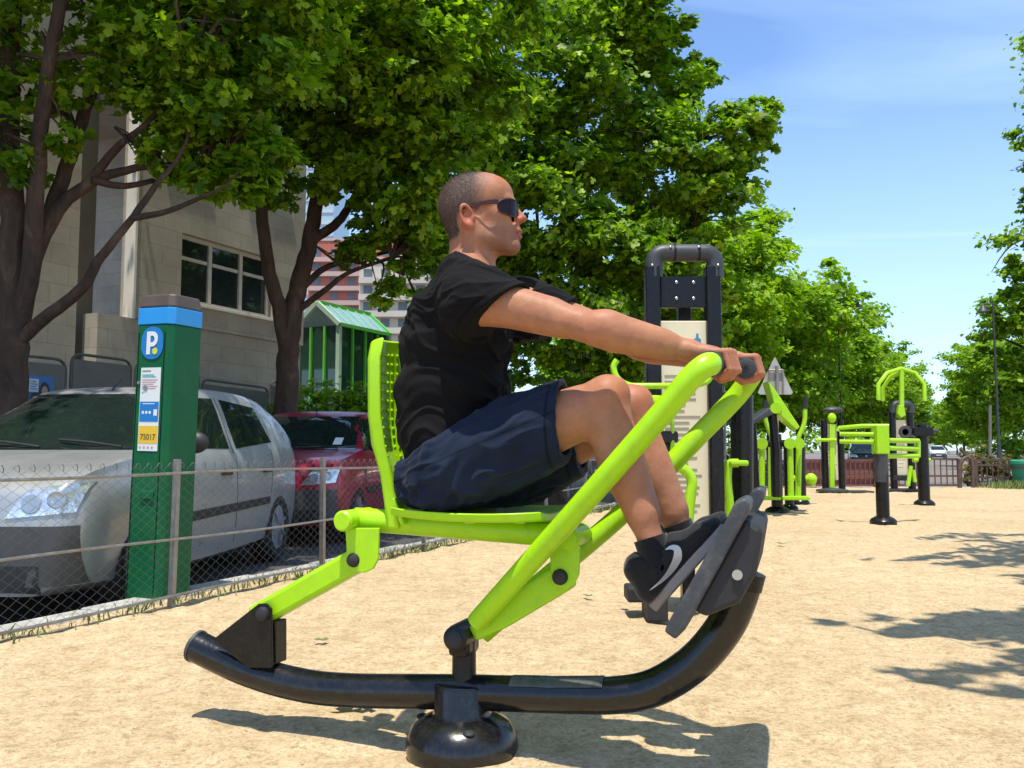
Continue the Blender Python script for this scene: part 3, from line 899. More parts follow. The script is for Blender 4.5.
blobsA = [px_blob(-75, 0, 8.4, 1.0, 1000), px_blob(15, -90, 8.4, 1.0, 1200), px_blob(14, 82, 8.9, .30, 200), px_blob(12, 150, 8.5, .30, 200), px_blob(-45, 130, 8.2, .5, 300),
          px_blob(66, 78, 8.6, .30, 130), px_blob(92, 62, 8.4, .24, 110), px_blob(60, 12, 8.6, .28, 60), px_blob(120, -25, 8.8, .6, 650), px_blob(135, 22, 9.1, .45, 450),
          px_blob(150, 60, 9.0, .55, 900), px_blob(185, 20, 8.6, .8, 1500), px_blob(190, 80, 9.0, .6, 1300), px_blob(172, 105, 8.8, .45, 620), px_blob(225, 60, 9.0, .75, 1600),
          px_blob(240, 120, 9.2, .6, 1200), px_blob(215, 135, 9.0, .48, 800), px_blob(205, 175, 9.1, .30, 280), px_blob(160, 148, 8.9, .30, 220), px_blob(235, 185, 9.2, .34, 360), px_blob(180, -70, 9, 1.1, 1700), px_blob(270, 5, 9.3, .8, 1500),
          px_blob(290, -80, 9.3, 1.2, 1700), px_blob(255, 160, 9.4, .42, 500), px_blob(42, 118, 8.9, .22, 90), px_blob(70, 140, 8.6, .2, 70)]
for (x, y, z, r, n) in ((-6.4, 8.2, 7.6, 1.7, 2300), (-5.0, 7.2, 7.4, 1.6, 2100), (-3.6, 7.0, 7.3, 1.5, 2000), (-4.2, 8.8, 8.2, 1.8, 2300), (-2.9, 8.4, 7.9, 1.4, 1800), (-5.8, 6.2, 6.6, 1.2, 1200), (-2.7, 6.6, 6.9, 1.0, 900), (-4.4, 6.0, 6.8, 1.1, 1000), (-5.4, 9.4, 9.2, 1.7, 1700)): blobsA.append(((x, y, z), (r, r, r * .6), n))  # unseen upper crown, added to shade the leaves, car and facade below
make_tree('plane_tree', 'leaning plane tree with several dark limbs at the left edge of the photo', A0, pathsA, blobsA, 0.118, 11, clumps=14, spread=.17, dens=1.25)

# ---- the forked tree right of the ticket machine
Y = 13.0
B0 = P(286, 450, Y); B0.z = ZP
pathsB = [([(B0.x, B0.y, ZP - .05), A(286, 400), A(288, 350), A(295, 300), A(308, 250), A(318, 190), A(326, 120), A(335, 20)], 0.19, 0.07),
          ([A(288, 355), A(278, 305, -.1), A(268, 265, -.2), A(261, 200, -.2), A(257, 130, -.2), A(250, 40, -.3)], 0.125, 0.06),
          ([A(312, 240), A(338, 222, .1), A(356, 195, .2), A(376, 165, .2), A(400, 110, .2)], 0.08, 0.035),
          ([A(300, 290), A(325, 268, .1), A(355, 260, .2), A(395, 250, .2)], 0.06, 0.025),
          ([A(296, 312), A(325, 290, -.1), A(350, 272, -.1), A(392, 258, -.1)], 0.055, 0.02),
          ([A(262, 195, -.2), A(285, 165, -.3), A(310, 140, -.3)], 0.05, 0.02)]
blobsB = []
rb = random.Random(5)
for (px, py, yy_, r, n) in [(250, 20, 12.6, 1.0, 1600), (300, 60, 12.6, .9, 1700), (345, 30, 12.3, 1.1, 2000), (395, 20, 12.2, 1.1, 2000), (440, 50, 12.6, 1.0, 1900), (300, -60, 12.5, 1.5, 1900), (390, -80, 12.4, 1.6, 2000), (470, -30, 12.6, 1.3, 1900),
                            (262, 95, 12.9, .75, 1200), (285, 130, 12.7, .7, 1100), (330, 110, 12.3, .9, 1700), (380, 90, 12.0, .95, 1800), (430, 110, 12.4, .95, 1700), (465, 90, 12.9, .9, 1500), (355, 150, 12.2, .75, 1200),
                            (400, 160, 12.2, .85, 1400), (300, 165, 13.0, .5, 500), (250, 170, 13.0, .5, 600), (272, 195, 13.0, .35, 260), (440, 170, 13.0, .85, 1300), (405, 205, 12.6, .6, 700), (375, 215, 12.7, .42, 330), (425, 225, 13.1, .55, 560),
                            (395, 245, 12.9, .45, 360), (365, 252, 12.9, .32, 170), (400, 282, 13.0, .30, 170), (420, 262, 13.2, .35, 220), (345, 255, 12.9, .2, 70), (385, 300, 13.0, .2, 70), (328, 60, 11.4, .7, 700), (410, 55, 11.3, .7, 800), (365, 10, 11.2, .8, 900), (205, 95, 13, .8, 900)]:
    blobsB.append(px_blob(px, py, yy_, r, n, .85))
for (x, y, z, r, n) in ((-4.6, 12.2, 10.0, 2.0, 2300), (-3.4, 10.6, 8.6, 1.5, 1500), (-4.8, 10.8, 8.4, 1.4, 1300)): blobsB.append(((x, y, z), (r, r, r * .6), n))  # high blobs out of view, added to shade this crown's left part
make_tree('plane_tree', 'plane tree with a forked trunk between the ticket machine and the green pavilion', B0, pathsB, blobsB, 0.125, 12, clumps=16, spread=.16, dens=1.35)

# ---- the big tree behind the man
Y = 19.0
C0 = P(470, 450, Y); C0.z = ZP
pathsC = [([(C0.x, C0.y, ZP - .05), A(470, 400), A(474, 330), A(482, 260), A(495, 180), A(505, 60)], 0.27, 0.1),
          ([A(474, 330), A(520, 270, -.5), A(580, 210, -.8), A(640, 170, -1), A(700, 140, -1)], .14, .04),
          ([A(478, 290), A(440, 230, -.6), A(420, 150, -1), A(415, 60, -1)], .12, .04),
          ([A(484, 250), A(540, 180, -1), A(580, 90, -1.4), A(610, 20, -1.4)], .12, .04),
          ([A(474, 340), A(540, 310, -.9), A(620, 280, -1.2), A(690, 230, -1.2)], .09, .03),
          ([A(472, 360), A(425, 310, -.6), A(405, 270, -.6)], .05, .02)]
blobsC = []
for (px, py, yy_, r, n) in [(480, 30, 17.6, 1.7, 2400), (560, 0, 17.6, 1.9, 2600), (620, 25, 18.0, 1.2, 1600), (600, -70, 18, 1.9, 2000), (500, -80, 17.5, 2, 2000), (520, 90, 17.0, 1.4, 2200), (590, 80, 17.2, 1.4, 2300), (640, 75, 17.8, 1.1, 1500), (680, 52, 18.0, .62, 620), (700, 75, 18.1, .38, 300),
                            (660, 112, 17.6, .85, 1100), (540, 150, 16.8, 1.3, 2100), (600, 150, 16.9, 1.3, 2200), (650, 165, 17.2, 1.1, 1700), (700, 160, 17.4, .8, 1000), (735, 130, 17.7, .72, 850), (758, 118, 17.8, .42, 380), (762, 145, 17.8, .34, 260), (720, 190, 17.5, .7, 750),
                            (480, 150, 17.6, 1.3, 1800), (560, 210, 16.8, 1.2, 1800), (620, 220, 16.8, 1.2, 1900), (680, 225, 17.2, .95, 1200), (720, 222, 17.6, .55, 420), (440, 190, 18.0, 1.1, 1300), (500, 220, 17.4, 1.2, 1500), (540, 275, 17.2, 1.0, 1200), (600, 280, 16.8, 1.1, 1500), (655, 285, 17.0, .9, 1000), (700, 275, 17.5, .8, 700),
                            (570, 330, 17.4, .8, 800), (620, 335, 17.2, .8, 850), (540, 345, 17.9, .6, 420), (660, 335, 17.6, .7, 600), (600, 380, 17.8, .6, 460), (640, 385, 17.8, .6, 460), (560, 378, 18.2, .5, 260), (525, 320, 17.8, .7, 420), (515, 375, 18.6, .4, 130), (425, 280, 18.6, .5, 260), (445, 240, 18.2, .8, 700), (690, 330, 18, .7, 520), (700, 390, 18.4, .6, 350), (590, 425, 18.2, .5, 220), (650, 430, 18.4, .6, 300)]:
    blobsC.append(px_blob(px, py, yy_, r * 1.06, n, .9))
make_tree('plane_tree', 'tallest leafy plane tree filling the sky behind the seated man', C0, pathsC, blobsC, 0.15, 13, clumps=14, spread=.155, dens=1.5)


# ---- further trees: generic crowns, shared between copies
def generic(name, lab, base, height, rad, seed, leaf=0.24, nb=34, per=900, group='plane trees lining the street', mat=None, trunk=2.4):
    rg = np.random.default_rng(seed); random.seed(seed)
    base = Vector(base)
    paths = [([base + Vector((0, 0, -.1)), base + Vector((.05, 0, trunk * .6)), base + Vector((-.05, .1, trunk * 1.1)), base + Vector((.1, 0, height * .5)), base + Vector((0, 0, height * .8))], .24, .06)]
    blobs = []
    hc = (height + trunk * .75) / 2; hz = (height - trunk * .75) / 2
    for i in range(nb):
        d = rg.normal(size=3); d /= np.linalg.norm(d)
        rr = rg.uniform(.45, .86)
        z = d[2] * rr * hz; taper = 1.0 - 0.25 * max(0, d[2])
        c = base + Vector((d[0] * rr * rad * taper, d[1] * rr * rad * taper, hc + z))
        r = rad * rg.uniform(.24, .40)
        blobs.append((tuple(c), (r, r, r * .82), per))
        if i % 3 == 0:
            paths.append(([base + Vector((0, 0, trunk + rg.uniform(0, height * .3))), (base + Vector((0, 0, trunk + 1)) + c) / 2, c], .09, .03))
    return make_tree(name, lab, base, paths, blobs, leaf, seed, True, group, mat, 12, 1, .16, 1.25)


def dup(root, loc, rz, sc, lab=None):
    r = root.copy(); COL.objects.link(r); r.location = loc; r.rotation_euler = (0, 0, rz); r.scale = (sc, sc, sc)
    if lab: r['label'] = lab
    for ch in list(root.children):
        c = ch.copy(); COL.objects.link(c); c.parent = r
        for g in list(ch.children):
            gg = g.copy(); COL.objects.link(gg); gg.parent = c
    return r


def gp(px, Y, z=ZS): p = P(px, 450, Y); p.z = z; return p


g1 = generic('plane_tree', 'sunlit plane tree rising right behind the black exercise frame', gp(735, 34), 10.4, 4.6, 21, .20, 40, 1000, mat=M_leaf2)
g2 = generic('plane_tree', 'second sunlit plane tree beyond the black frame, left of the tall lamp post', gp(800, 44), 10.6, 4.8, 22, .21, 40, 1000, mat=M_leaf2)
far_specs = [(g1, 838, 58, 1.0, 1.3, 'plane tree behind the left lamp post and arched pull bars'), (g2, 868, 74, 1.05, 2.6, 'plane tree right of the arched pull bars'),
             (g1, 898, 98, 1.02, 4.0, 'fainter plane tree beyond the arched pull bars'), (g2, 922, 138, 1.0, .6, 'far plane tree above the white car'), (g1, 944, 200, .95, 5.1, 'farthest plane tree at the end of the boulevard gap'),
             (g2, 690, 27, .88, 3.3, 'plane tree hidden between the big tree and the black frame'),
             (g1, 655, 46, 1.0, .9, 'plane tree behind the big tree, low beyond the chain link fence'), (g2, 600, 60, 1.0, 2.1, 'plane tree far behind the seated man'),
             (g1, 770, 52, .9, 2.4, 'shaded plane tree behind the triangular road sign'), (g2, 1016, 52, .82, 1.9, 'right row plane tree beside the right lamp post'), (g1, 988, 84, .86, 3.9, 'smaller right row plane tree past the right lamp post'),
             (g2, 964, 128, .86, 5.4, 'far right row plane tree left of the right lamp post'), (g1, 957, 190, .8, .2, 'farthest right row plane tree over the road'), (g1, 1046, 44, .9, 4.4, 'second right row plane tree, partly behind the near cut off tree')]
for (src, px, Y_, sc, rz, lab) in far_specs: dup(src, gp(px, Y_), rz, sc, lab)
Y = 27.0
E0 = P(1150, 450, Y); E0.z = ZS
blobsE = []
for (px, py, yy_, r, n) in [(1050, 85, 26.5, 1.0, 900), (1045, 140, 26.5, .95, 900), (1062, 180, 26.2, 1.2, 1200), (1040, 205, 26.4, .7, 520), (1030, 240, 26.2, 1.1, 1200), (1050, 285, 26, 1.4, 1700), (1018, 285, 26.4, .8, 700), (1030, 330, 26.2, 1.3, 1500), (1000, 335, 26.6, .7, 520), (1045, 380, 26.2, 1.4, 1600),
                            (1015, 385, 26.6, .9, 800), (1090, 60, 26.8, 1.8, 2000), (1110, 140, 26, 2.0, 2300), (1110, 230, 25.6, 2.0, 2300), (1110, 320, 25.6, 2.0, 2200), (1170, 90, 27, 2.2, 2000), (1190, 200, 26.6, 2.4, 2200), (1190, 310, 27, 2.2, 2000), (1140, 0, 27.4, 2.0, 1700), (1220, 40, 28, 2.2, 1600), (1250, 180, 28, 2.2, 1600), (1030, 420, 27.2, .9, 500)]:
    blobsE.append(px_blob(px, py, yy_, r, n, .85))
pathsE = [([(E0.x, E0.y, ZS - .05), A(1150, 380), A(1146, 260), A(1140, 120)], .24, .08), ([A(1150, 350), A(1110, 280, -.4), A(1050, 230, -.6)], .10, .02), ([A(1148, 320), A(1100, 200, -.3), A(1060, 130, -.4)], .10, .02), ([A(1150, 370), A(1100, 350, -.5), A(1030, 350, -.6)], .08, .02)]
make_tree('plane_tree', 'near plane tree cut off by the right edge of the photo', E0, pathsE, blobsE, .17, 23, True, clumps=12, nt=1, spread=.16, dens=1.2)
# a tree right of the photographer, outside the frame, that throws the dappled shade on the sand
rg = np.random.default_rng(31)
base = Vector((5.6, 1.2, 0))
bl = [((2.0, 3.0, 5.0), (.55, .3, .25), 190), ((1.65, 2.0, 5.0), (.42, .25, .2), 140), ((3.4, 5.3, 5.2), (.6, .3, .25), 150), ((2.5, 2.9, 5.0), (.6, .45, .3), 330), ((2.2, 2.05, 5.0), (.45, .4, .3), 260), ((2.8, 2.3, 5.1), (.6, .5, .4), 230), ((3.0, 3.0, 5.2), (.8, .6, .4), 300), ((3.9, 4.6, 5.2), (.8, .7, .4), 300), ((3.7, 5.6, 5.4), (.7, .4, .4), 200), ((4.6, 6.6, 5.6), (.9, .6, .5), 300), ((4.8, 2.4, 5.4), (1.3, 1.2, .8), 900), ((5.6, 1.2, 6.2), (1.8, 1.8, 1.2), 1600), ((4.7, 4.6, 5.5), (1.1, 1.1, .7), 620), ((5.3, 0.0, 5.6), (1.4, 1.4, .9), 900)]
make_tree('plane_tree', 'plane tree standing outside the photo on the right', base, [([base, base + Vector((.05, 0, 2)), base + Vector((-.1, .2, 4)), base + Vector((-.2, .3, 6))], .2, .08), ([base + Vector((-.05, .1, 3)), Vector((4.0, 1.9, 4.6)), Vector((2.3, 2.2, 5.0))], .08, .03), ([base + Vector((-.05, .1, 3.2)), Vector((5.0, 3.2, 4.8)), Vector((4.6, 4.4, 5.4))], .08, .03)], bl, .16, 31, clumps=14)

# ------------------------------------------------------------------ bushes
def bush(name, lab, blobs, size, seed, mat, cat='bush', clumps=18):
    rg = np.random.default_rng(seed)
    c = Vector(blobs[0][0]); root = empty(name, (c.x, c.y, ZS), 0, lab, cat)
    m = MB()
    for (b, r, n) in blobs:
        for q in range(4): m.tube(curve_pts([(b[0], b[1], ZS), (b[0] + rg.normal() * .1, b[1] + rg.normal() * .1, b[2] * .6), (b[0] + rg.normal() * r[0] * .5, b[1] + rg.normal() * .2, b[2] + r[2] * .4)], 3), [.02, .018, .015, .012, .01, .008, .006], 5)
    wpart(m, 'stem', M_bark, root)
    o = link_mesh('foliage', crown_mesh('foliage', blobs, size, rg, False, clumps), mat, root); rel(o, root)


bush('hedge_bush', 'leafy green bush between the red car and the green pavilion', [px_blob(300 + i * 17, 412 - 4 * (i % 2), 14.6 + .1 * i, .42, 520, .9) for i in range(6)], .09, 41, M_leaf2)
M_dry = leaf_material('dry brown green leaves', (0.10, 0.085, 0.04), (0.15, 0.14, 0.05), (0.24, 0.19, 0.10))
bush('dry_bush', 'dry brownish bush behind the railing near the green bin', [px_blob(980, 462, 21.5, .34, 400), px_blob(995, 464, 21.5, .32, 350), px_blob(1008, 468, 21.6, .3, 300), px_blob(970, 474, 21.4, .25, 200)], .09, 42, M_dry)

# a far wood closing the view along the horizon: nobody could count its trees
rg = np.random.default_rng(55)
bl = []
for i in range(90):
    x = -150 + 420 * i / 89 + rg.normal() * 2; y = 250 + rg.uniform(-15, 30)
    bl.append(((x, y, ZS + rg.uniform(3, 5)), (4.5, 4, rg.uniform(4, 6)), 230))
o = link_mesh('far_wood', crown_mesh('far_wood', bl, 1.1, rg, True, 14, .22), M_leaf)
tag(o, 'far belt of trees closing the view along the horizon', 'trees', kind='stuff')
bush('clipped_hedge', 'long dark green hedge beyond the parked cars and chain link fence', [((P(560 + 17 * i, 450, 33).x, 33 + 0.4 * i, ZS + .75), (1.1, .7, .95), 420) for i in range(13)], .14, 61, M_leaf, 'hedge', 12)
bush('clipped_hedge', 'dark hedge under the right row of trees behind the dry bush', [((P(985 + 16 * i, 450, 48).x, 48 + .3 * i, ZS + .8), (1.3, .8, 1.1), 380) for i in range(7)], .16, 62, M_leaf, 'hedge', 12)
# ================================================================== cars
def paint_mat(name, col, metal=0.35, rough=0.3):
    m = pmat(name, col, rough, metal, var=0.05, vscale=3, coat=0.4, dirt=tuple(c * .6 + .08 for c in col), dirt_amt=0.25, dirt_scale=2.5, rvar=.06)
    return m


M_silver = paint_mat('silver car paint', (0.42, 0.42, 0.41), 0.4, .30)
M_red = paint_mat('dark red car paint', (0.37, 0.008, 0.04), 0.15)
M_grey = paint_mat('grey beige car paint', (0.36, 0.34, 0.29), 0.35)
M_wcar = paint_mat('white car paint', (0.8, 0.8, 0.8), 0.0)
M_dcar = paint_mat('dark car paint', (0.02, 0.022, 0.028), 0.2)
M_cglass = glass_mat('car window glass', (0.012, 0.02, 0.018), 0.03)
M_trimb = pmat('black car plastic', (0.022, 0.022, 0.023), 0.55, var=0.2)
M_bump = pmat('grey bumper plastic', (0.06, 0.06, 0.058), 0.5, var=0.15)
M_tyre = pmat('tyre rubber', (0.018, 0.018, 0.018), 0.8, var=0.2)
M_rim = pmat('grey wheel cover', (0.36, 0.36, 0.37), 0.4, 0.5, var=0.1)
M_lampglass = pmat('headlight glass', (0.80, 0.79, 0.74), 0.10, 0.75, var=0.3, vscale=22, bump=.5, bscale=26, coat=1.0)
M_amber = pmat('amber lens', (0.6, 0.24, 0.03), 0.25, coat=.6)
M_redl = pmat('red lens', (0.4, 0.01, 0.01), 0.25, coat=.6)
M_plate = pmat('number plate', (0.7, 0.7, 0.66), 0.4)


def car(name, lab, loc, rz, paint, prof, Wd=0.83, detail=True, group='parked cars along the street', bumper=None):
    """prof: list of (x, z_belt, z_top, half-width factor), front (+x) to rear"""
    root = empty(name, loc, rz, lab, 'car', group)
    prof = np.array(prof, float)
    xs0 = prof[:, 0]
    # smooth resampling along the length
    n = 90
    s = np.linspace(0, 1, len(xs0)); ss = np.linspace(0, 1, n)

    def cr(y):
        out = np.empty(n)
        for i, q in enumerate(ss):
            k = min(int(q * (len(s) - 1)), len(s) - 2); t = q * (len(s) - 1) - k
            p0, p1, p2, p3 = y[max(k - 1, 0)], y[k], y[k + 1], y[min(k + 2, len(s) - 1)]
            out[i] = .5 * (2 * p1 + (p2 - p0) * t + (2 * p0 - 5 * p1 + 4 * p2 - p3) * t * t + (3 * p1 - p0 - 3 * p2 + p3) * t ** 3)
        return out
    X, ZB, ZT, WF = (cr(prof[:, i]) for i in range(4))
    ring = []
    for i in range(n):
        w_ = Wd * WF[i]; zb, zt = ZB[i], max(ZT[i], ZB[i] + .012)
        h = zt - zb; gh = min(1.0, max(0.0, (h - .08) / .3))           # greenhouse or bonnet
        wr = w_ * (0.93 * (1 - gh) + 0.735 * gh)
        zl = .17 + .05 * (abs(X[i]) / 2.0) ** 2
        pts = [(0, zl), (w_ * .82, zl), (w_ * .95, zl + .05), (w_ * .985, zl + .2), (w_ * 1.0, .52 * zb + .14), (w_ * .992, zb - .12), (w_ * .965, zb - .02), (w_ * .945, zb + .006)]
        a, b = w_ * .94, wr
        pts += [(a + (b - a) * .33, zb + .012 + (h - .012) * .30), (a + (b - a) * .68, zb + .012 + (h - .012) * .62), (b, zb + h * .86), (b * .93, zb + h * .955), (b * .75, zb + h * .99), (b * .4, zt + .006 * gh), (0, zt + .01 * gh)]
        ring.append(pts)
    ring = np.array(ring); m = ring.shape[1]
    full = np.concatenate([ring, ring[:, -2:0:-1] * np.array([-1, 1])], 1); k = full.shape[1]
    V = np.concatenate([np.repeat(X[:, None], k, 1)[..., None], full], 2).reshape(-1, 3)
    F = []
    for i in range(n - 1):
        for j in range(k):
            l = (j + 1) % k; F.append((i * k + j, i * k + l, (i + 1) * k + l, (i + 1) * k + j))
    me = bpy.data.meshes.new('body'); me.from_pydata([tuple(v) for v in V], [], F + [tuple(range(k)), tuple((n - 1) * k + j for j in reversed(range(k)))])
    bm = bmesh.new(); bm.from_mesh(me); bmesh.ops.recalc_face_normals(bm, faces=bm.faces); bm.to_mesh(me); bm.free()
    body = link_mesh('body', me, [paint, M_trimb], root)
    wheels = [(1.22, .30), (-1.30, .30)]
    if detail:
        cut = MB()
        for (wx, wr_) in wheels:
            for sd in (1, -1): cut.lathe([(wr_ + .065, 0), (wr_ + .065, .3)], (wx, sd * (Wd + .06), wr_ + .0), (0, -sd, 0), 40)
        co = cut.build('cutter', M_trimb)
        bo = body.modifiers.new('b', 'BOOLEAN'); bo.operation = 'DIFFERENCE'; bo.solver = 'EXACT'; bo.object = co
        me2 = eval_mesh(body); body.modifiers.clear(); body.data = me2; bpy.data.objects.remove(co)
        me2.materials.clear(); me2.materials.append(paint)
    body.data.polygons.foreach_set('use_smooth', [True] * len(body.data.polygons)); body.data.set_sharp_from_angle(angle=R(38))
    bvh = BVHTree.FromPolygons([tuple(v) for v in V], F + [tuple(range(k))])

    def patch(nm, quad, d, mat, nx=10, ny=6, off=.004, th=.006, par=None, both=False):
        """quad: four points (outside the body) projected along d onto it"""
        d = Vector(d).normalized()
        for sd in ((1, -1) if both else (1,)):
            q = [Vector((p[0], p[1] * sd, p[2])) for p in quad]; dd = Vector((d.x, d.y * sd, d.z))
            vs, ok = [], True
            for j in range(ny + 1):
                for i in range(nx + 1):
                    s_, t_ = i / nx, j / ny
                    p = q[0] * (1 - s_) * (1 - t_) + q[1] * s_ * (1 - t_) + q[2] * s_ * t_ + q[3] * (1 - s_) * t_
                    h = bvh.ray_cast(p, dd)
                    if h[0] is None: vs.append(None); continue
                    nn = h[1] if h[1].dot(dd) < 0 else -h[1]
                    vs.append((h[0], nn))
            good = [v for v in vs if v]
            if not good: continue
            pos = [tuple(v[0] + v[1] * off) if v else None for v in vs]; bot = [tuple(v[0] - v[1] * th) if v else None for v in vs]
            mbv, mbf = [], []; mapping = {}
            def gi(kk, layer):
                if (kk, layer) not in mapping:
                    mapping[(kk, layer)] = len(mbv); mbv.append(pos[kk] if layer == 0 else bot[kk])
                return mapping[(kk, layer)]
            edges = {}
            for j in range(ny):
                for i in range(nx):
                    c = (j * (nx + 1) + i, j * (nx + 1) + i + 1, (j + 1) * (nx + 1) + i + 1, (j + 1) * (nx + 1) + i)
                    if any(vs[a] is None for a in c): continue
                    mbf.append(tuple(gi(a, 0) for a in c))
                    for e in zip(c, c[1:] + c[:1]): edges[e] = edges.get(e, 0) + 1
            for (a, b) in list(edges):
                if (b, a) not in edges: mbf.append((gi(a, 0), gi(b, 0), gi(b, 1), gi(a, 1)))
            mm = MB().add(mbv, mbf)
            o = mm.build(nm, mat, par or root, smooth=True, sharp=40)
        return o
    info = dict(root=root, patch=patch, body=body, Wd=Wd, bvh=bvh)
    # wheels
    for (wx, wr_) in wheels:
        for sd in (1, -1):
            y0 = sd * (Wd - .19)
            t = MB().lathe([(wr_ * .62, 0), (wr_ * .9, -.005), (wr_ * .985, .02), (wr_, .05), (wr_, .13), (wr_ * .985, .16), (wr_ * .9, .185), (wr_ * .66, .18), (wr_ * .62, .15)], (wx, y0, wr_), (0, sd, 0), 36).build('wheel', M_tyre, root, smooth=True)
            c = MB().lathe([(wr_ * .63, .1), (wr_ * .64, .168), (wr_ * .56, .172), (wr_ * .4, .16), (wr_ * .2, .175), (.02, .18)], (wx, y0, wr_), (0, sd, 0), 36)
            for q in range(7):
                a = q * 2 * math.pi / 7
                c.bar((wx + math.cos(a) * wr_ * .15, y0 + sd * .176, wr_ + math.sin(a) * wr_ * .15), (wx + math.cos(a) * wr_ * .58, y0 + sd * .174, wr_ + math.sin(a) * wr_ * .58), .035, .012, (0, sd, 0))
            c.build('rim', M_rim, t, smooth=True)
    if detail:
        u = MB(); u.box((0, 0, .3), (2.2, Wd * 1.5, .2)); u.build('underbody', M_trimb, root)
    return info


# (x, belt height, top height, width factor)
HATCH = [(1.98, .44, .50, .70), (1.965, .64, .68, .80), (1.91, .735, .79, .875), (1.74, .81, .875, .945), (1.35, .88, .945, .985), (1.02, .93, .985, .99), (0.86, .945, 1.03, 1.0), (0.52, .955, 1.24, 1.0), (0.16, .962, 1.42, 1.0),
         (-.15, .968, 1.475, 1.0), (-.7, .98, 1.49, 1.0), (-1.25, 1.0, 1.46, .995), (-1.62, 1.02, 1.38, .975), (-1.82, 1.02, 1.22, .955), (-1.93, .98, 1.03, .93), (-1.97, .8, .86, .91), (-1.99, .55, .60, .88), (-1.97, .40, .44, .84)]


def dress(i, lab_plate=True, grille=True, trim=True, plate_dark=False):
    p, Wd, root = i['patch'], i['Wd'], i['root']
    # windscreen, side glass, rear glass
    p('windscreen', [(2.4, -.70, .99), (2.4, .70, .99), (2.4, .565, 1.40), (2.4, -.565, 1.40)], (-1, 0, -.0), M_cglass, 24, 14, .003, .004)
    p('rear_window', [(-2.4, .6, 1.08), (-2.4, -.6, 1.08), (-2.4, -.5, 1.36), (-2.4, .5, 1.36)], (1, 0, 0), M_cglass, 12, 6, .003, .004)
    p('window', [(.82, 1.2, 1.0), (-.18, 1.2, 1.0), (-.18, 1.2, 1.39), (.30, 1.2, 1.37)], (0, -1, 0), M_cglass, 14, 8, .003, .004, both=True)
    p('window', [(-.32, 1.2, 1.0), (-1.22, 1.2, 1.06), (-1.06, 1.2, 1.36), (-.32, 1.2, 1.39)], (0, -1, 0), M_cglass, 14, 8, .003, .004, both=True)
    # shut lines
    for (a, b) in (((.95, .30), (.90, .95)), ((-.24, .28), (-.24, 1.40)), ((-1.05, .62), (-1.12, 1.0))):
        p('door_gap', [(a[0] - .005, 1.2, a[1]), (a[0] + .005, 1.2, a[1]), (b[0] + .005, 1.2, b[1]), (b[0] - .005, 1.2, b[1])], (0, -1, 0), M_trimb, 1, 18, .0015, .003, both=True)
    for x in (.0, -.92): p('door_handle', [(x - .09, 1.2, .80), (x + .09, 1.2, .80), (x + .09, 1.2, .835), (x - .09, 1.2, .835)], (0, -1, 0), M_trimb, 6, 2, .022, .004, both=True)
    if trim: p('side_moulding', [(.88, 1.2, .50), (-1.0, 1.2, .53), (-1.0, 1.2, .59), (.88, 1.2, .565)], (0, -1, 0), M_trimb, 24, 3, .014, .004, both=True)
    # front
    p('headlight', [(2.4, .40, .625), (2.4, .73, .655), (2.4, .75, .815), (2.4, .50, .775)], (-1, 0, 0), M_lampglass, 24, 14, .008, .006, both=True)
    for sd in (1, -1):                                         # round reflectors behind the lamp glass
        for (yy_, zz_, rr) in ((.535, .70, .052), (.66, .725, .048)):
            h_ = i['bvh'].ray_cast(Vector((2.4, sd * yy_, zz_)), Vector((-1, 0, 0)))
            if h_[0] is None: continue
            n_ = (Vector((1, 0, 0)) + h_[1] * (1 if h_[1].x > 0 else -1)).normalized()
            o_ = MB().lathe([(rr, -.01), (rr, .016), (rr * .86, .018), (rr * .5, .012), (rr * .2, .014)], h_[0], n_, 20).build('lamp_reflector', M_bolt, root, smooth=True)
    if grille:
        p('grille', [(2.4, -.34, .64), (2.4, .34, .64), (2.4, .34, .72), (2.4, -.34, .72)], (-1, 0, 0), M_trimb, 10, 4, .005, .01)
        p('emblem', [(2.4, -.05, .635), (2.4, .05, .635), (2.4, .05, .73), (2.4, -.05, .73)], (-1, 0, 0), M_rim, 4, 4, .014, .004)
    p('bumper', [(2.4, -.745, .27), (2.4, .745, .27), (2.4, .745, .585), (2.4, -.745, .585)], (-1, 0, 0), M_bump, 72, 16, .014, .012)
    p('air_intake', [(2.4, -.6, .24), (2.4, .6, .24), (2.4, .6, .38), (2.4, -.6, .38)], (-1, 0, 0), M_trimb, 12, 4, .016, .01)
    pl = p('number_plate', [(2.4, -.26, .385), (2.4, .26, .385), (2.4, .26, .485), (2.4, -.26, .485)], (-1, 0, 0), M_plate, 4, 2, .03, .004)
    for sd in (1, -1):
        m = MB(); m.sphere((.80, sd * (Wd * .98 + .10), 1.04), (.06, .10, .075)); m.bar((.80, sd * Wd * .93, 1.0), (.80, sd * (Wd + .05), 1.02), .04, .03)
        m.build('mirror', M_trimb, root, smooth=True)
    # wipers, aerial
    for (ya, yb) in ((.50, .02), (-.05, -.55)):
        a = i['bvh'].ray_cast(Vector((2.4, ya, 1.0)), Vector((-1, 0, 0)))[0]; b = i['bvh'].ray_cast(Vector((2.4, yb, 1.045)), Vector((-1, 0, 0)))[0]
        if a is not None and b is not None:
            MB().tube([a + Vector((.03, 0, .012)), (a + b) / 2 + Vector((.035, 0, .02)), b + Vector((.02, 0, .015))], .009, 6).build('wiper', M_trimb, root)
    p('tail_light', [(-2.4, .72, .78), (-2.4, .52, .78), (-2.4, .55, 1.0), (-2.4, .72, 1.0)], (1, 0, 0), M_redl, 6, 6, .006, .006, both=True)
    q = i['bvh'].ray_cast(Vector((.15, 0, 3)), Vector((0, 0, -1)))[0]
    MB().tube([q, q + Vector((-.03, 0, .03)), q + Vector((-.12, 0, .09))], .008, 6).build('aerial', M_trimb, root)


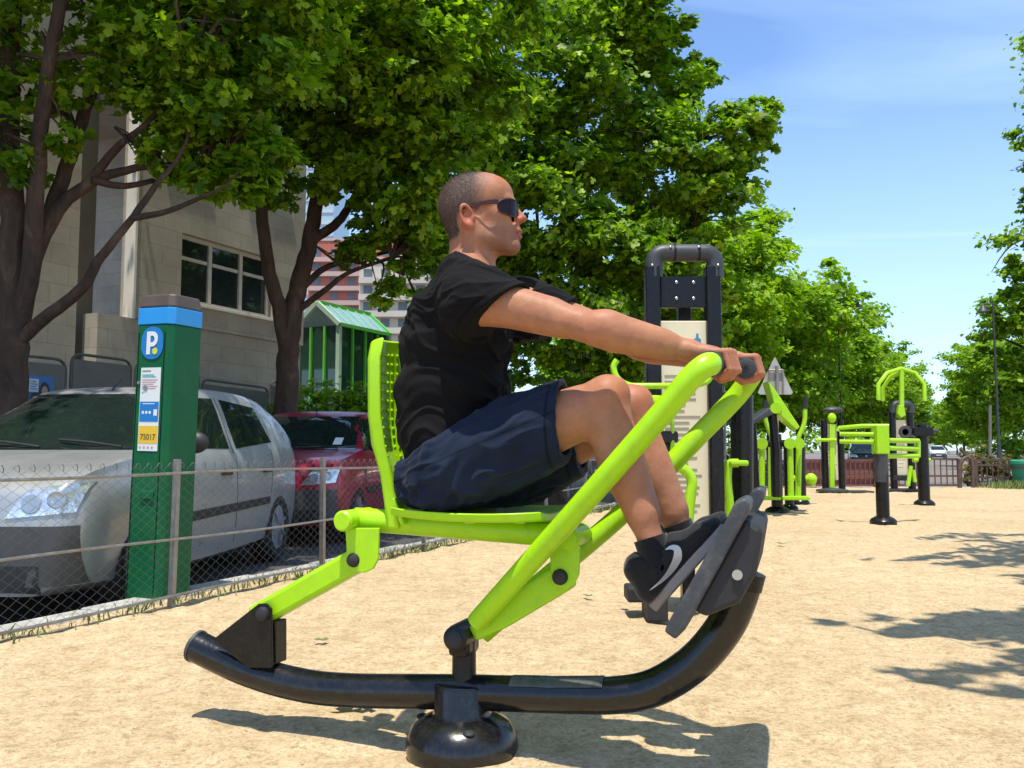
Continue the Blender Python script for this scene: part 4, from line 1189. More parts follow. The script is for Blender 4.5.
# front of each car faces the camera: local +x points to -Y
car_1 = car('parked_car', 'silver hatchback parked nearest, behind the ticket machine', (-2.985, 6.65, ZS), R(-90 - 3.0), M_silver, HATCH); dress(car_1)
# stickers and reflections on the windscreen seen as things: two tax stickers
car_1['patch']('windscreen_sticker', [(2.4, .52, 1.06), (2.4, .60, 1.06), (2.4, .60, 1.14), (2.4, .52, 1.14)], (-1, 0, 0), M_white, 3, 3, .006, .004)
car_2 = car('parked_car', 'dark red car parked behind the silver hatchback', (-2.42, 10.95, ZS), R(-90 - 4.0), M_red, HATCH); dress(car_2)
car_2['patch']('windscreen_sticker', [(2.4, .40, 1.05), (2.4, .50, 1.05), (2.4, .50, 1.13), (2.4, .40, 1.13)], (-1, 0, 0), M_white, 3, 3, .006, .004)
car_3 = car('parked_car', 'grey beige car seen low under the seated man, past the fence', (0.55, 17.6, ZS), R(-90 - 14.0), M_grey, HATCH); dress(car_3)
car_4 = car('parked_car', 'dark parked car behind the red railing and the leg press', (18.6, 46.0, ZS), R(-90 - 20), M_dcar, HATCH, group='far cars on the boulevard'); dress(car_4)
car_5 = car('white_car', 'small white car far down the boulevard', (46.3, 95, ZS), R(-90 - 22), M_wcar, HATCH, group='far cars on the boulevard'); dress(car_5)
car_6 = car('parked_car', 'dark blue car parked far behind the man between trunks', (3.2, 24.4, ZS), R(-90 - 24), pmat('dark blue car paint', (.03, .045, .09), .3, .2, coat=.7), HATCH); dress(car_6)
# ================================================================== parking ticket machine
M_mgreen = pmat('dark green enamel', (0.002, 0.105, 0.036), 0.45, var=0.12, vscale=3, spec=.25, dirt=(0.03, 0.13, 0.04), dirt_amt=.5, dirt_scale=6)
M_mblue = pmat('sky blue band', (0.02, 0.30, 0.72), 0.4, var=0.05)
M_mcap = pmat('brown grey cap', (0.085, 0.062, 0.052), 0.6, var=0.15)
M_sblue = pmat('parking sign blue', (0.012, 0.19, 0.52), 0.4, var=0.03)
M_swhite = pmat('sticker white', (0.74, 0.76, 0.73), 0.45, var=0.03)
M_syel = pmat('sticker yellow', (0.80, 0.50, 0.03), 0.45, var=0.03)
M_sdark = pmat('sticker dark print', (0.12, 0.09, 0.03), 0.5)
M_spink = pmat('sticker pink print', (0.66, 0.30, 0.32), 0.5)
M_scyan = pmat('sticker cyan print', (0.12, 0.50, 0.48), 0.5)
M_dot = pmat('yellow green dot', (0.62, 0.72, 0.04), 0.4)
al = R(24)
mtr = empty('parking_ticket_machine', (-2.02, 5.03, ZS), -al, 'tall dark green parking ticket machine with a blue band and P sign', 'ticket machine')
mtr.rotation_euler = (0, R(1.3), -al)
W2, Dp = 0.141, 0.128                                          # half width, half depth; local -y is the front
zt = 1.66 - ZS
m = MB()
ch = .03
poly = [(-W2 + ch, -Dp, 0), (W2 - ch, -Dp, 0), (W2, -Dp + ch, 0), (W2, Dp - ch, 0), (W2 - ch, Dp, 0), (-W2 + ch, Dp, 0), (-W2, Dp - ch, 0), (-W2, -Dp + ch, 0)]
def mp_(poly, s): return [(x * s, y * s, z) for x, y, z in poly]
m.prism(mp_(poly, 1.0), (0, 0, zt - .13)); m.build('cabinet', M_mgreen, mtr, bevel=.008)
m = MB(); m.prism([(x * 1.02, y * 1.02, zt - .128) for x, y, z in poly], (0, 0, .095)); m.build('blue_band', M_mblue, mtr, bevel=.004)
m = MB(); base = [(x * 1.0, y * 1.0, zt - .031) for x, y, z in poly]; top = [(x * .90, y * .90, zt + .045) for x, y, z in poly]
m.add(base + top, [tuple(reversed(range(8))), tuple(range(8, 16))] + [(i, (i + 1) % 8, 8 + (i + 1) % 8, 8 + i) for i in range(8)]); m.build('cap', M_mcap, mtr, bevel=.01)
m = MB(); m.box((0, 0, .02), (.36, .36, .06)); m.build('base_plinth', M_kerb, mtr, bevel=.01)
# door edge, lock, coin return on the front
m = MB(); m.box((-W2 + .04, -Dp - .0012, zt * .5), (.005, .003, zt - .35)); m.box((W2 - .045, -Dp - .0012, zt * .5), (.005, .003, zt - .35)); m.build('door_gap', M_black, mtr)
m = MB(); m.lathe([(.016, 0), (.016, .006)], (-.03, -Dp - .001, zt - .49), (0, -1, 0), 16); m.lathe([(.010, 0), (.010, .005)], (-.085, -Dp - .001, zt - .46), (0, -1, 0), 16); m.build('lock', M_bolt, mtr, smooth=True)
m = MB(); m.box((.02, -Dp - .005, .74), (.10, .012, .05)); m.build('ticket_slot', M_mgreen, mtr, bevel=.006)
m = MB(); m.box((.03, -Dp - .004, .755), (.075, .012, .006)); m.build('slot_lip', M_bolt, mtr)
yf = -Dp - .002
# P sign: rounded blue plate
def rrect(cx, cz, w, h, r, y, n=6):
    out = []
    for (sx, sz, a0) in ((1, 1, 0), (-1, 1, 90), (-1, -1, 180), (1, -1, 270)):
        for q in range(n + 1):
            a = R(a0 + 90 * q / n); out.append((cx + sx * (w / 2 - r) + r * math.cos(a), y, cz + sz * (h / 2 - r) + r * math.sin(a)))
    return out
zs = zt - .235
sg = MB().prism(rrect(.005, zs, .165, .185, .075, yf), (0, -.003, 0)).build('parking_sign', M_sblue, mtr)
m = MB(); y2 = yf - .004
m.prism([(-.034, y2, zs - .065), (-.006, y2, zs - .065), (-.006, y2, zs + .065), (-.034, y2, zs + .065)], (0, -.002, 0))
ro, ri, cx, cz = .043, .019, .006, zs + .022
arc = [(cx + ro * math.cos(R(a)), y2, cz + ro * math.sin(R(a))) for a in range(-90, 91, 12)] + [(cx + ri * math.cos(R(a)), y2, cz + ri * math.sin(R(a))) for a in range(90, -91, -12)]
m.prism([(-.0062, y2, cz - ro)] + arc[:16] + [(-.0062, y2, cz + ro)] + [(-.0062, y2, cz + ri)] + arc[16:] + [(-.0062, y2, cz - ri)], (0, -.002, 0))
m.build('letter_p', M_white, sg)
MB().lathe([(.019, 0), (.019, .002)], (.030, y2, zs - .047), (0, -1, 0), 20).build('dot', M_dot, sg)
# instruction sticker
sx0, sx1 = -.07, .08; z1, z0 = zt - .375, zt - .845
st_ = MB().prism([(sx0, yf, z0), (sx1, yf, z0), (sx1, yf, z1), (sx0, yf, z1)], (0, -.0015, 0)).build('instruction_sticker', M_swhite, mtr)
def strip(nm, mat, rects, y=-.0022):
    m = MB()
    for (a, b, c, d) in rects: m.prism([(a, yf + y, c), (b, yf + y, c), (b, yf + y, d), (a, yf + y, d)], (0, -.0006, 0))
    m.build(nm, mat, st_)
H_ = z1 - z0
Z = lambda f: z0 + H_ * f
strip('grey_print', M_sdark, [(sx0 + .01, sx0 + .075, Z(.955), Z(.965))])
strip('cyan_print', M_scyan, [(sx0 + .012, sx1 - .05, Z(.905), Z(.918)), (sx0 + .012, sx1 - .035, Z(.885), Z(.895)), (sx0 + .014, sx0 + .026, Z(.69), Z(.71))])
strip('pink_print', M_spink, [(sx0 + .012, sx1 - .02 - .015 * (q % 3), Z(.85 - .026 * q), Z(.858 - .026 * q)) for q in range(5)])
strip('blue_field', M_sblue, [(sx0 + .004, sx1 - .004, Z(.35), Z(.59))])
strip('yellow_field', M_syel, [(sx0 + .004, sx1 - .004, Z(.09), Z(.30))])
m = MB()
for q in range(3): m.lathe([(.009, 0), (.009, .0006)], (sx0 + .03 + .026 * q, yf - .003, Z(.46)), (0, -1, 0), 14)
m.box((sx1 - .026, yf - .0033, Z(.46)), (.026, .0006, .035)); m.box((.0, yf - .0033, Z(.565)), (.09, .0006, .005)); m.build('white_marks', M_swhite, st_)
for q in range(4): pass
strip('lower_marks', M_spink, [(sx0 + .012 + .03 * q, sx0 + .026 + .03 * q, Z(.03), Z(.055)) for q in range(4)])
text_mesh('75017', .046, M_sdark, st_, Matrix.Translation((.005, yf - .0032, Z(.165))) @ Matrix.Rotation(math.pi / 2, 4, 'X'), 'lettering')
# ================================================================== outdoor rowing machine
RO = G(462, 748); RTH = R(-18)
RM = Matrix.LocRotScale(RO, Euler((0, 0, RTH)), None); RMI = RM.inverted()
_eye = RMI @ Vector((0, 0, EYE))


def M(px, py, v=0.0):
    """point of the machine's own frame (u forward, v away, w up) seen at a pixel, in the plane v"""
    d = RMI.to_3x3() @ ray(px, py)
    return _eye + d * ((v - _eye.y) / d.y)


rower = empty('rowing_machine', RO, RTH, 'lime green and black outdoor rowing machine the man is seated on', 'exercise machine')
V3 = Vector
# ground foot
mb = MB().lathe([(.150, -.02), (.156, .01), (.152, .04), (.130, .072), (.098, .088), (.082, .094), (.078, .10), (.078, .172), (.074, .178)], (0, 0, 0), seg=48)
foot = mb.build('base_flange', M_gloss, rower, smooth=True)
for a in (-60, 60, 180):
    b = MB(); b.sphere((.118 * math.cos(R(a)), .118 * math.sin(R(a)), .075), (.018, .018, .008), 12, 8); b.build('bolt_cap', M_rubber, foot, smooth=True)
# bent ground tube
gt = [M(196, 646), M(243, 668), M(292, 683), M(345, 690), M(460, 692), M(560, 695), M(615, 695), M(655, 687), M(695, 662), M(724, 628), M(738, 598), M(744, 575)]
rt = .0475
mb = MB().tube(curve_pts(gt, 8), rt, 28); tube = mb.build('ground_tube', M_gloss, rower, smooth=True, sharp=40)
d0 = (gt[0] - gt[1]).normalized()
MB().lathe([(rt + .002, -.006), (rt + .002, .004), (rt - .008, .010)], gt[0], d0, 28).build('end_cap', M_plastic, tube, smooth=True)
st0, st1 = M(512, 683.0), M(606, 683.0)
# reflection on the tube, painted as a grey strip wrapped over it
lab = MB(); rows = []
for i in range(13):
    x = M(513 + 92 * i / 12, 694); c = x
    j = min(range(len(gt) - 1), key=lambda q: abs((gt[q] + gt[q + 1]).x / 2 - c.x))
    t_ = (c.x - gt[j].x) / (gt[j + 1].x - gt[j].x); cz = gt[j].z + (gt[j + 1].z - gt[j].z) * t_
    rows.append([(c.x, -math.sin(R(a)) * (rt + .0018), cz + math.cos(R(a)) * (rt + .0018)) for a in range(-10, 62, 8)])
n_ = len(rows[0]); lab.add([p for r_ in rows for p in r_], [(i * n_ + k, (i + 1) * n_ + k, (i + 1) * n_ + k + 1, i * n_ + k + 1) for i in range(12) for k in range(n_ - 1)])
lab.build('painted_reflection', pmat('painted grey reflection', (.07, .07, .065), .3, var=.4, vscale=30), tube, smooth=True)
# rear bracket: two black plates with a tube
for v in (-.052, .042):
    pl = [M(212, 640, v), M(258, 604, v), M(266, 603.5, v), M(271, 609, v), M(272, 668, v), M(248, 668, v)]
    mb = MB().prism(pl, (0, .010, 0)); mb.build('bracket_plate', M_black, rower, bevel=.003)
mb = MB(); mb.bar(M(277, 620, 0), M(277, 662, 0), .06, .03, (0, 1, 0)); mb.build('bracket_web', M_black, rower, bevel=.003)
pv1 = M(263, 614, -.055); pv2 = M(354, 560, -.05)
# rear link
a_, b_ = M(262, 614, 0), M(356, 561, 0)
dl = (b_ - a_).normalized(); mb = MB(); mb.bar(a_ - dl * .02, b_ + dl * .02, .070, .066, (0, 0, 1)); mb.build('link_arm', M_lime, rower, bevel=.012)
for (p, nm) in ((pv1, 0), (pv2, 1)):
    mb = MB().lathe([(.021, -.006), (.021, .004), (.018, .012), (.008, .017)], p, (0, -1, 0), 24); mb.build('bolt_cap', M_rubber, rower, smooth=True)
# seat frame: two rails, cross tubes, clevises
sA, sB = M(356, 519, 0), M(575, 536, 0)
ds = (sB - sA).normalized()
mb = MB().tube([sA, sB], .034, 24); mb.build('seat_tube', M_lime, rower, smooth=True)
for (p, r_) in ((sA, .030), (M(575, 536, 0), .030)):
    MB().lathe([(r_ * .8, -.085), (r_, -.078), (r_, .078), (r_ * .8, .085)], p, (0, 1, 0), 24).build('cross_tube', M_lime, rower, smooth=True)
for v in (-.055, .045):
    for (x0, x1, y0, y1, r0) in ((345, 379, 528, 573, 0), (549, 580, 545, 589, 0)):
        cx = (x0 + x1) / 2
        pl = [M(x0, y0, v), M(x1, y0, v), M(x1 - 1, y1 - 14, v), M(x1 - 6, y1 - 4, v), M(cx + 2, y1, v), M(x0 + 7, y1 - 2, v), M(x0 + 2, y1 - 10, v)]
        mb = MB().prism(pl, (0, .010, 0)); mb.build('hinge_plate', M_lime, rower, bevel=.003)
pf = M(560, 577, -.058)
mb = MB().lathe([(.021, -.006), (.021, .004), (.018, .012), (.008, .017)], pf, (0, -1, 0), 24); mb.build('bolt_cap', M_rubber, rower, smooth=True)
# seat
pan0, pan1 = M(412, 512, 0), M(556, 517, 0)
mb = MB()
us = np.linspace(0, 1, 12); vv = np.linspace(-1, 1, 13)
top, bot = [], []
for s_ in us:
    for q in vv:
        c = pan0 * (1 - s_) + pan1 * s_
        wv = .185 * (1 - .22 * abs(2 * s_ - 1) ** 4)
        z = .012 * q * q - .008 * math.sin(s_ * math.pi) + .012
        top.append((c.x, q * wv, c.z + z)); bot.append((c.x, q * wv * .97, c.z + z - .022))
nv = len(vv); nu = len(us); nn_ = nu * nv
fs = [(i * nv + j, (i + 1) * nv + j, (i + 1) * nv + j + 1, i * nv + j + 1) for i in range(nu - 1) for j in range(nv - 1)]
fs2 = [tuple(nn_ + a for a in reversed(f)) for f in fs]
edge = [i * nv for i in range(nu)] + [(nu - 1) * nv + j for j in range(1, nv)] + [i * nv + nv - 1 for i in range(nu - 2, -1, -1)] + [j for j in range(nv - 2, 0, -1)]
fs3 = [(edge[i], edge[(i + 1) % len(edge)], nn_ + edge[(i + 1) % len(edge)], nn_ + edge[i]) for i in range(len(edge))]
mb.add(top + bot, fs + fs2 + fs3); mb.build('seat', M_lime, rower, smooth=True, sharp=50, bevel=.004)
for q in (470, 520): MB().bar(M(q, 520, -.11), M(q, 520, .11), .03, .02, (1, 0, 0)).build('seat_bracket', M_lime, rower, bevel=.004)
# backrest: an upright shell, dimpled on the side the back leans on
prof = [(398, 528), (396, 505), (392, 475), (387, 445), (384, 415), (384, 385), (384, 360), (386, 339)]
mb = MB(); F_, B_ = [], []
hw = [.045, .05, .052, .062, .068, .07, .07, .058]
for i, (px, py) in enumerate(prof):
    c = M(px, py, 0)
    for q in np.linspace(-1, 1, 13):
        bow = .030 * (1 - q * q) * (1 if i > 2 else .3)
        F_.append((c.x + .026 - bow, q * hw[i], c.z)); B_.append((c.x - .012 - bow * 1.0, q * (hw[i] + .002), c.z - (0 if i < 7 else .01)))
nv = 13; nu = len(prof); nn_ = nv * nu
fs = [(i * nv + j, i * nv + j + 1, (i + 1) * nv + j + 1, (i + 1) * nv + j) for i in range(nu - 1) for j in range(nv - 1)]
fs2 = [tuple(nn_ + a for a in reversed(f)) for f in fs]
edge = [j for j in range(nv)] + [i * nv + nv - 1 for i in range(1, nu)] + [(nu - 1) * nv + j for j in range(nv - 2, -1, -1)] + [i * nv for i in range(nu - 2, 0, -1)]
fs3 = [(edge[i], edge[(i + 1) % len(edge)], nn_ + edge[(i + 1) % len(edge)], nn_ + edge[i]) for i in range(len(edge))]
mb.add(F_ + B_, fs + fs2 + fs3); br = mb.build('backrest', M_lime, rower, smooth=True, sharp=60, bevel=.008)
mb = MB()
for i in range(14):
    for j in range(9):
        t_ = i / 13; py = 355 + 120 * t_; k_ = np.interp(py, [p[1] for p in prof[::-1]], [p[0] for p in prof[::-1]])
        c = M(float(k_), py, 0); q = -0.88 + 1.76 * j / 8
        mb.sphere((c.x + .0245 - .030 * (1 - q * q), q * np.interp(py, [340, 360, 440, 475], [.052, .06, .056, .045]), c.z), (.0035, .0065, .0065), 8, 6)
mb.build('grip_studs', M_lime, br, smooth=True)
for v in (-.045, .045): MB().bar(M(405, 524, v), M(396, 498, v), .04, .012, (0, 1, 0)).build('backrest_bracket', M_lime, rower, bevel=.003)
# pivot post and front link
pp = M(464, 690, 0); pt = M(464, 634, 0)
MB().lathe([(.040, -.02), (.034, .0), (.033, (pt - pp).length)], (pp.x, 0, pp.z), (0, 0, 1), 24).build('pivot_post', M_black, rower, smooth=True)
MB().lathe([(.022, -.075), (.034, -.068), (.036, -.05), (.036, .05), (.034, .068), (.022, .075)], (pt.x, 0, pt.z), (0, 1, 0), 24).build('pivot_sleeve', M_black, rower, smooth=True)
MB().box((pt.x, 0, pt.z - .02), (.062, .10, .07)).build('pivot_block', M_black, rower, bevel=.015)
MB().lathe([(.026, 0), (.026, .006), (.02, .014), (.008, .018)], (pt.x, -.076, pt.z), (0, -1, 0), 24).build('bolt_cap', M_rubber, rower, smooth=True)
la, lb_ = M(476, 632, 0), M(562, 578, 0)
dl = (lb_ - la).normalized(); up_ = V3((0, 1, 0)).cross(dl); up_ = up_ if up_.z > 0 else -up_
mb = MB(); w0, w1, hv = .022, .038, .036
q_ = []
for (p, w_) in ((la - dl * .0, w0), (la + dl * .10, w1 * .9), (lb_ + dl * .02, w1)):
    q_ += [p + up_ * w_ + V3((0, -hv, 0)), p + up_ * w_ + V3((0, hv, 0)), p - up_ * w_ + V3((0, hv, 0)), p - up_ * w_ + V3((0, -hv, 0))]
fs = [(0, 1, 2, 3), (11, 10, 9, 8)] + [(4 * k_ + i, 4 * k_ + (i + 1) % 4, 4 * k_ + 4 + (i + 1) % 4, 4 * k_ + 4 + i) for k_ in (0, 1) for i in range(4)]
mb.add(q_, fs); mb.build('link_arm', M_lime, rower, bevel=.010)
# handles
GR_N = M(731, 366, -.105); GR_F = M(748, 369, .105)          # middles of the two grips
hn = [M(477, 622, -.055), M(500, 596, -.085), M(600, 484, -.205), M(668, 406, -.245), M(690, 379, -.255), M(705, 366, -.248), M(712, 364, -.21)]
mb = MB().tube(curve_pts(hn, 8), .0285, 24); h1 = mb.build('handle', M_lime, rower, smooth=True, sharp=45)
hf = [M(482, 634, .04), M(530, 592, .07), M(625, 511, .13), M(700, 434, .18), M(735, 398, .20), M(750, 378, .195), M(753, 371, .165)]
mb = MB().tube(curve_pts(hf, 8), .0285, 24); h2 = mb.build('handle', M_lime, rower, smooth=True, sharp=45)
gn0, gn1 = hn[-1], M(729, 366, -.09)
gf0, gf1 = hf[-1], M(745.5, 368, .035)
M_grip = pmat('grey black grip rubber', (0.035, 0.037, 0.042), 0.6, var=.2, vscale=40, bump=.2, bscale=300)
for (a, b, h) in ((gn0, gn1, h1), (gf0, gf1, h2)):
    d = (b - a); L_ = d.length
    g = MB().lathe([(.0305, -.012), (.0315, -.005), (.0275, .004), (.021, .012), (.020, L_ - .016), (.0265, L_ - .012), (.0265, L_ - .002), (.022, L_), (.006, L_), (.005, L_ - .004)], a, d, 28).build('grip', M_grip, h, smooth=True)
    MB().lathe([(.0095, 0), (.0095, .002), (.004, .0022), (.0038, .0005)], b, d, 16).build('grip_cap', M_rubber, h, smooth=True)
# footplates
def plate(nm, pl, v0, v1):
    mb = MB().prism([V3((p.x, v0, p.z)) for p in pl], (0, v1 - v0, 0)); return mb.build(nm, M_pedal, rower, bevel=.006)
vn = -.245
fpn = [M(664, 632, vn), M(667, 624, vn), M(700, 566, vn), M(728, 516, vn), M(735, 502, vn), M(744, 498, vn), M(750, 502, vn), M(749, 512, vn), M(720, 566, vn), M(685, 630, vn), M(675, 640, vn)]
plate('footplate', fpn, vn, -.065)
#off = M(765, 505, .07).x - M(748, 503, vn).x
fpf = [V3((p.x + .022, 0, p.z + .012)) for p in fpn]
plate('footplate', fpf, .065, .245)
e = gt[-1]
mb = MB(); cpl = V3((fpn[2].x + .085, 0, fpn[2].z + .0))
ax = (V3((fpn[3].x, 0, fpn[3].z)) - V3((fpn[2].x, 0, fpn[2].z))).normalized(); nrm_ = V3((ax.z, 0, -ax.x)); nrm_ = nrm_ if nrm_.x > 0 else -nrm_
bs_ = V3((fpn[7].x, 0, fpn[7].z)); 
k0 = bs_ - ax * .02; k1 = bs_ - ax * .265
box_ = [k0 - nrm_ * .004, k0 + nrm_ * .045, k0 - ax * .10 + nrm_ * .080, k1 + ax * .07 + nrm_ * .080, k1 + nrm_ * .03, k1 - nrm_ * .004]
mb.prism([V3((p.x, -.225, p.z)) for p in box_], (0, .45, 0)); mb.build('footplate_housing', M_rubber, rower, bevel=.012)
mb = MB(); mb.tube([gt[-1] - (gt[-1] - gt[-2]).normalized() * .03, gt[-1] + (gt[-1] - gt[-2]).normalized() * .012], .052, 24); mb.build('tube_collar', M_black, rower, smooth=True)
mb = MB()
for v in (-.226, .226): mb.lathe([(.012, 0), (.012, .008)], k0 - ax * .12 + nrm_ * .045 + V3((0, v, 0)), (0, 1 if v > 0 else -1, 0), 12)
mb.build('bolt_head', M_bolt, rower, smooth=True)
# ================================================================== the seated man
class Field:
    """signed distance field on a regular grid, meshed at the end"""
    def __init__(s, lo, hi, h):
        s.lo = np.array(lo, float); s.h = h
        s.n = np.ceil((np.array(hi) - s.lo) / h).astype(int) + 1
        s.D = np.full(s.n, 0.06, np.float32)

    def win(s, lo, hi, pad):
        a = np.clip(np.floor((np.array(lo) - pad - s.lo) / s.h).astype(int), 0, s.n)
        b = np.clip(np.ceil((np.array(hi) + pad - s.lo) / s.h).astype(int) + 1, 0, s.n)
        sl = tuple(slice(i, j) for i, j in zip(a, b))
        x, y, z = (s.lo[k] + s.h * np.arange(a[k], b[k]) for k in range(3))
        return sl, x[:, None, None].astype(np.float32), y[None, :, None].astype(np.float32), z[None, None, :].astype(np.float32)

    def put(s, fn, lo, hi, k=0.0, op='u'):
        sl, x, y, z = s.win(lo, hi, max(k, 0) + 4 * s.h)
        if 0 in s.D[sl].shape: return
        d = np.broadcast_to(fn(x, y, z), s.D[sl].shape); a = s.D[sl]
        if op == 'u':
            if k > 0: hh = np.maximum(k - np.abs(a - d), 0) / k; s.D[sl] = np.minimum(a, d) - hh * hh * k * .25
            else: s.D[sl] = np.minimum(a, d)
        elif op == 's':
            d = -d
            if k > 0: hh = np.maximum(k - np.abs(a - d), 0) / k; s.D[sl] = np.maximum(a, d) + hh * hh * k * .25
            else: s.D[sl] = np.maximum(a, d)

    def cone(s, a, b, ra, rb, k=0.0, op='u', sq=None):
        a = np.array(a, float); b = np.array(b, float); ab = b - a; L2 = float(ab @ ab) + 1e-12; r = max(ra, rb)
        def fn(x, y, z):
            px, py, pz = x - a[0], y - a[1], z - a[2]
            t = np.clip((px * ab[0] + py * ab[1] + pz * ab[2]) / L2, 0, 1)
            dx, dy, dz = px - t * ab[0], py - t * ab[1], pz - t * ab[2]
            return np.sqrt(dx * dx + dy * dy + dz * dz) - (ra + (rb - ra) * t)
        s.put(fn, np.minimum(a, b) - r, np.maximum(a, b) + r, k, op)

    def ell(s, c, r, k=0.0, op='u', rot=None):
        c = np.array(c, float); r = np.array(r, float); Rm = np.array(rot if rot is not None else np.eye(3), float)   # columns: own axes
        def fn(x, y, z):
            p = [x - c[0], y - c[1], z - c[2]]
            q = [p[0] * Rm[0, i] + p[1] * Rm[1, i] + p[2] * Rm[2, i] for i in range(3)]
            k0 = np.sqrt(sum((q[i] / r[i]) ** 2 for i in range(3))); k1 = np.sqrt(sum((q[i] / r[i] ** 2) ** 2 for i in range(3)))
            return k0 * (k0 - 1) / np.maximum(k1, 1e-6)
        m = r.max() if rot is not None else r
        s.put(fn, c - m, c + m, k, op)

    def clip(s, p, n):
        """keep the side the normal points away from: d = max(d, n.(x-p))"""
        p = np.array(p, float); n = np.array(n, float); n /= np.linalg.norm(n)
        x, y, z = (s.lo[k] + s.h * np.arange(s.n[k]) for k in range(3))
        pl = ((x[:, None, None] - p[0]) * n[0] + (y[None, :, None] - p[1]) * n[1] + (z[None, None, :] - p[2]) * n[2]).astype(np.float32)
        s.D = np.maximum(s.D, pl)

    def mesh(s, smooth=4, lam=.5):
        D = np.clip(s.D, -.03, .03).astype(np.float32)
        g = openvdb.FloatGrid(); g.background = 0.03
        g.copyFromArray(D)
        p, q = g.convertToQuads(isovalue=0.0)
        p = p.astype(np.float64); q = q.astype(np.int64)
        # largest piece only
        e = np.concatenate([q[:, [0, 1]], q[:, [1, 2]], q[:, [2, 3]], q[:, [3, 0]]])
        lab_ = np.arange(len(p))
        while True:
            new = lab_.copy(); np.minimum.at(new, e[:, 0], lab_[e[:, 1]]); np.minimum.at(new, e[:, 1], lab_[e[:, 0]]); new = new[new]
            if (new == lab_).all(): break
            lab_ = new
        ids, cnt = np.unique(lab_, return_counts=True)
        keep = np.isin(lab_, ids[cnt > 0.03 * cnt.max()])
        remap = np.cumsum(keep) - 1; q = remap[q[keep[q[:, 0]]]]; p = p[keep]
        e = np.concatenate([q[:, [0, 1]], q[:, [1, 2]], q[:, [2, 3]], q[:, [3, 0]]])
        for i in range(smooth):
            acc = np.zeros_like(p); c = np.zeros(len(p)); np.add.at(acc, e[:, 0], p[e[:, 1]]); np.add.at(acc, e[:, 1], p[e[:, 0]])
            np.add.at(c, e[:, 0], 1); np.add.at(c, e[:, 1], 1)
            l_ = lam if i % 2 == 0 else -lam * 1.03                 # Taubin: no shrinking
            p = p + l_ * (acc / c[:, None] - p)
        p = s.lo + p * s.h
        a, b, c, d = (p[q[:, i]] for i in range(4))
        vol = np.einsum('ij,ij->i', a, np.cross(b, c)).sum() + np.einsum('ij,ij->i', a, np.cross(c, d)).sum()
        if vol < 0: q = q[:, ::-1]
        return p, q


def vnormals(p, q):
    n = np.cross(p[q[:, 2]] - p[q[:, 0]], p[q[:, 3]] - p[q[:, 1]]); out = np.zeros_like(p)
    for i in range(4): np.add.at(out, q[:, i], n)
    return out / (np.linalg.norm(out, axis=1)[:, None] + 1e-12)


def sm(e0, e1, x): t = np.clip((x - e0) / (e1 - e0), 0, 1); return t * t * (3 - 2 * t)


MV = lambda px, py, v: np.array(M(px, py, v))
# ---- joints, found once in the machine's own frame
J = dict(hipN=MV(443, 470, -.095), hipF=MV(468, 488, .095), kneN=MV(605, 400, -.085), kneF=MV(630, 408, .105), ankN=MV(653, 546, -.10), ankF=MV(680, 531, .11),
         shoN=MV(482, 299, -.185), shoF=MV(528, 305, .185), elbN=MV(598, 329, -.225), elbF=MV(640, 345, .20), wriN=MV(689, 350, -.155), wriF=MV(716, 358, .115),
         neck=MV(470, 262, 0), head=MV(477, 211, 0))
for a, b in (('hipN', 'kneN'), ('kneN', 'ankN'), ('shoN', 'elbN'), ('elbN', 'wriN'), ('hipF', 'kneF'), ('kneF', 'ankF'), ('shoF', 'elbF'), ('elbF', 'wriF'), ('shoN', 'hipN'), ('neck', 'head')):
    print('LIMB', a, b, round(float(np.linalg.norm(J[a] - J[b])), 3))
h = 0.0032
lo, hi = (-.36, -.36, .24), (.92, .36, 1.66)
B = Field(lo, hi, h)
# spine and trunk
pel = (J['hipN'] + J['hipF']) / 2
spine = [(pel + np.array([.0, 0, .02]), (.110, .142, .10)), (MV(452, 430, 0), (.108, .138, .10)), (MV(454, 385, 0), (.108, .138, .10)), (MV(460, 340, 0), (.105, .145, .10)), (MV(470, 305, 0), (.085, .155, .07))]
for c, r in spine: B.ell(c, r, .05)
nb = J['neck']
B.cone(MV(474, 288, -.14), MV(474, 288, .14), .052, .052, .05)
B.cone(MV(464, 272, -.09), MV(464, 272, .09), .05, .05, .05)           # trapezius
# arms
for s_, sg in (('N', -1), ('F', 1)):
    S, E_, W_ = J['sho' + s_], J['elb' + s_], J['wri' + s_]
    d = (E_ - S) / np.linalg.norm(E_ - S); dn = (W_ - E_) / np.linalg.norm(W_ - E_)
    upv = np.array([0, 0, 1.0]) - d * d[2]; upv /= np.linalg.norm(upv)
    B.cone(MV(468, 296, 0), S - np.array([.015, 0, .012]), .066, .048, .04)
    B.ell(S + d * .02 - np.array([.006, 0, .006]), (.060, .054, .058), .03)
    B.cone(S, E_, .050, .038, .03)
    B.cone(S + d * .08 + upv * .010, S + d * .2 + upv * .012, .038, .031, .03)       # biceps
    B.cone(S + d * .07 - upv * .014, S + d * .23 - upv * .008, .039, .031, .03)      # triceps
    B.ell(E_, (.037, .036, .037), .02)
    B.cone(E_, W_, .034, .0255, .025)
    up2 = np.array([0, 0, 1.0]) - dn * dn[2]; up2 /= np.linalg.norm(up2)
    B.cone(E_ + dn * .03 + up2 * .013 + np.array([0, sg * .006, 0]), E_ + dn * .15 + up2 * .004, .036, .027, .03)   # forearm belly
    B.cone(E_ + dn * .05 - up2 * .010, E_ + dn * .17 - up2 * .003, .035, .026, .03)
    B.ell(W_, (.030, .027, .022), .015)
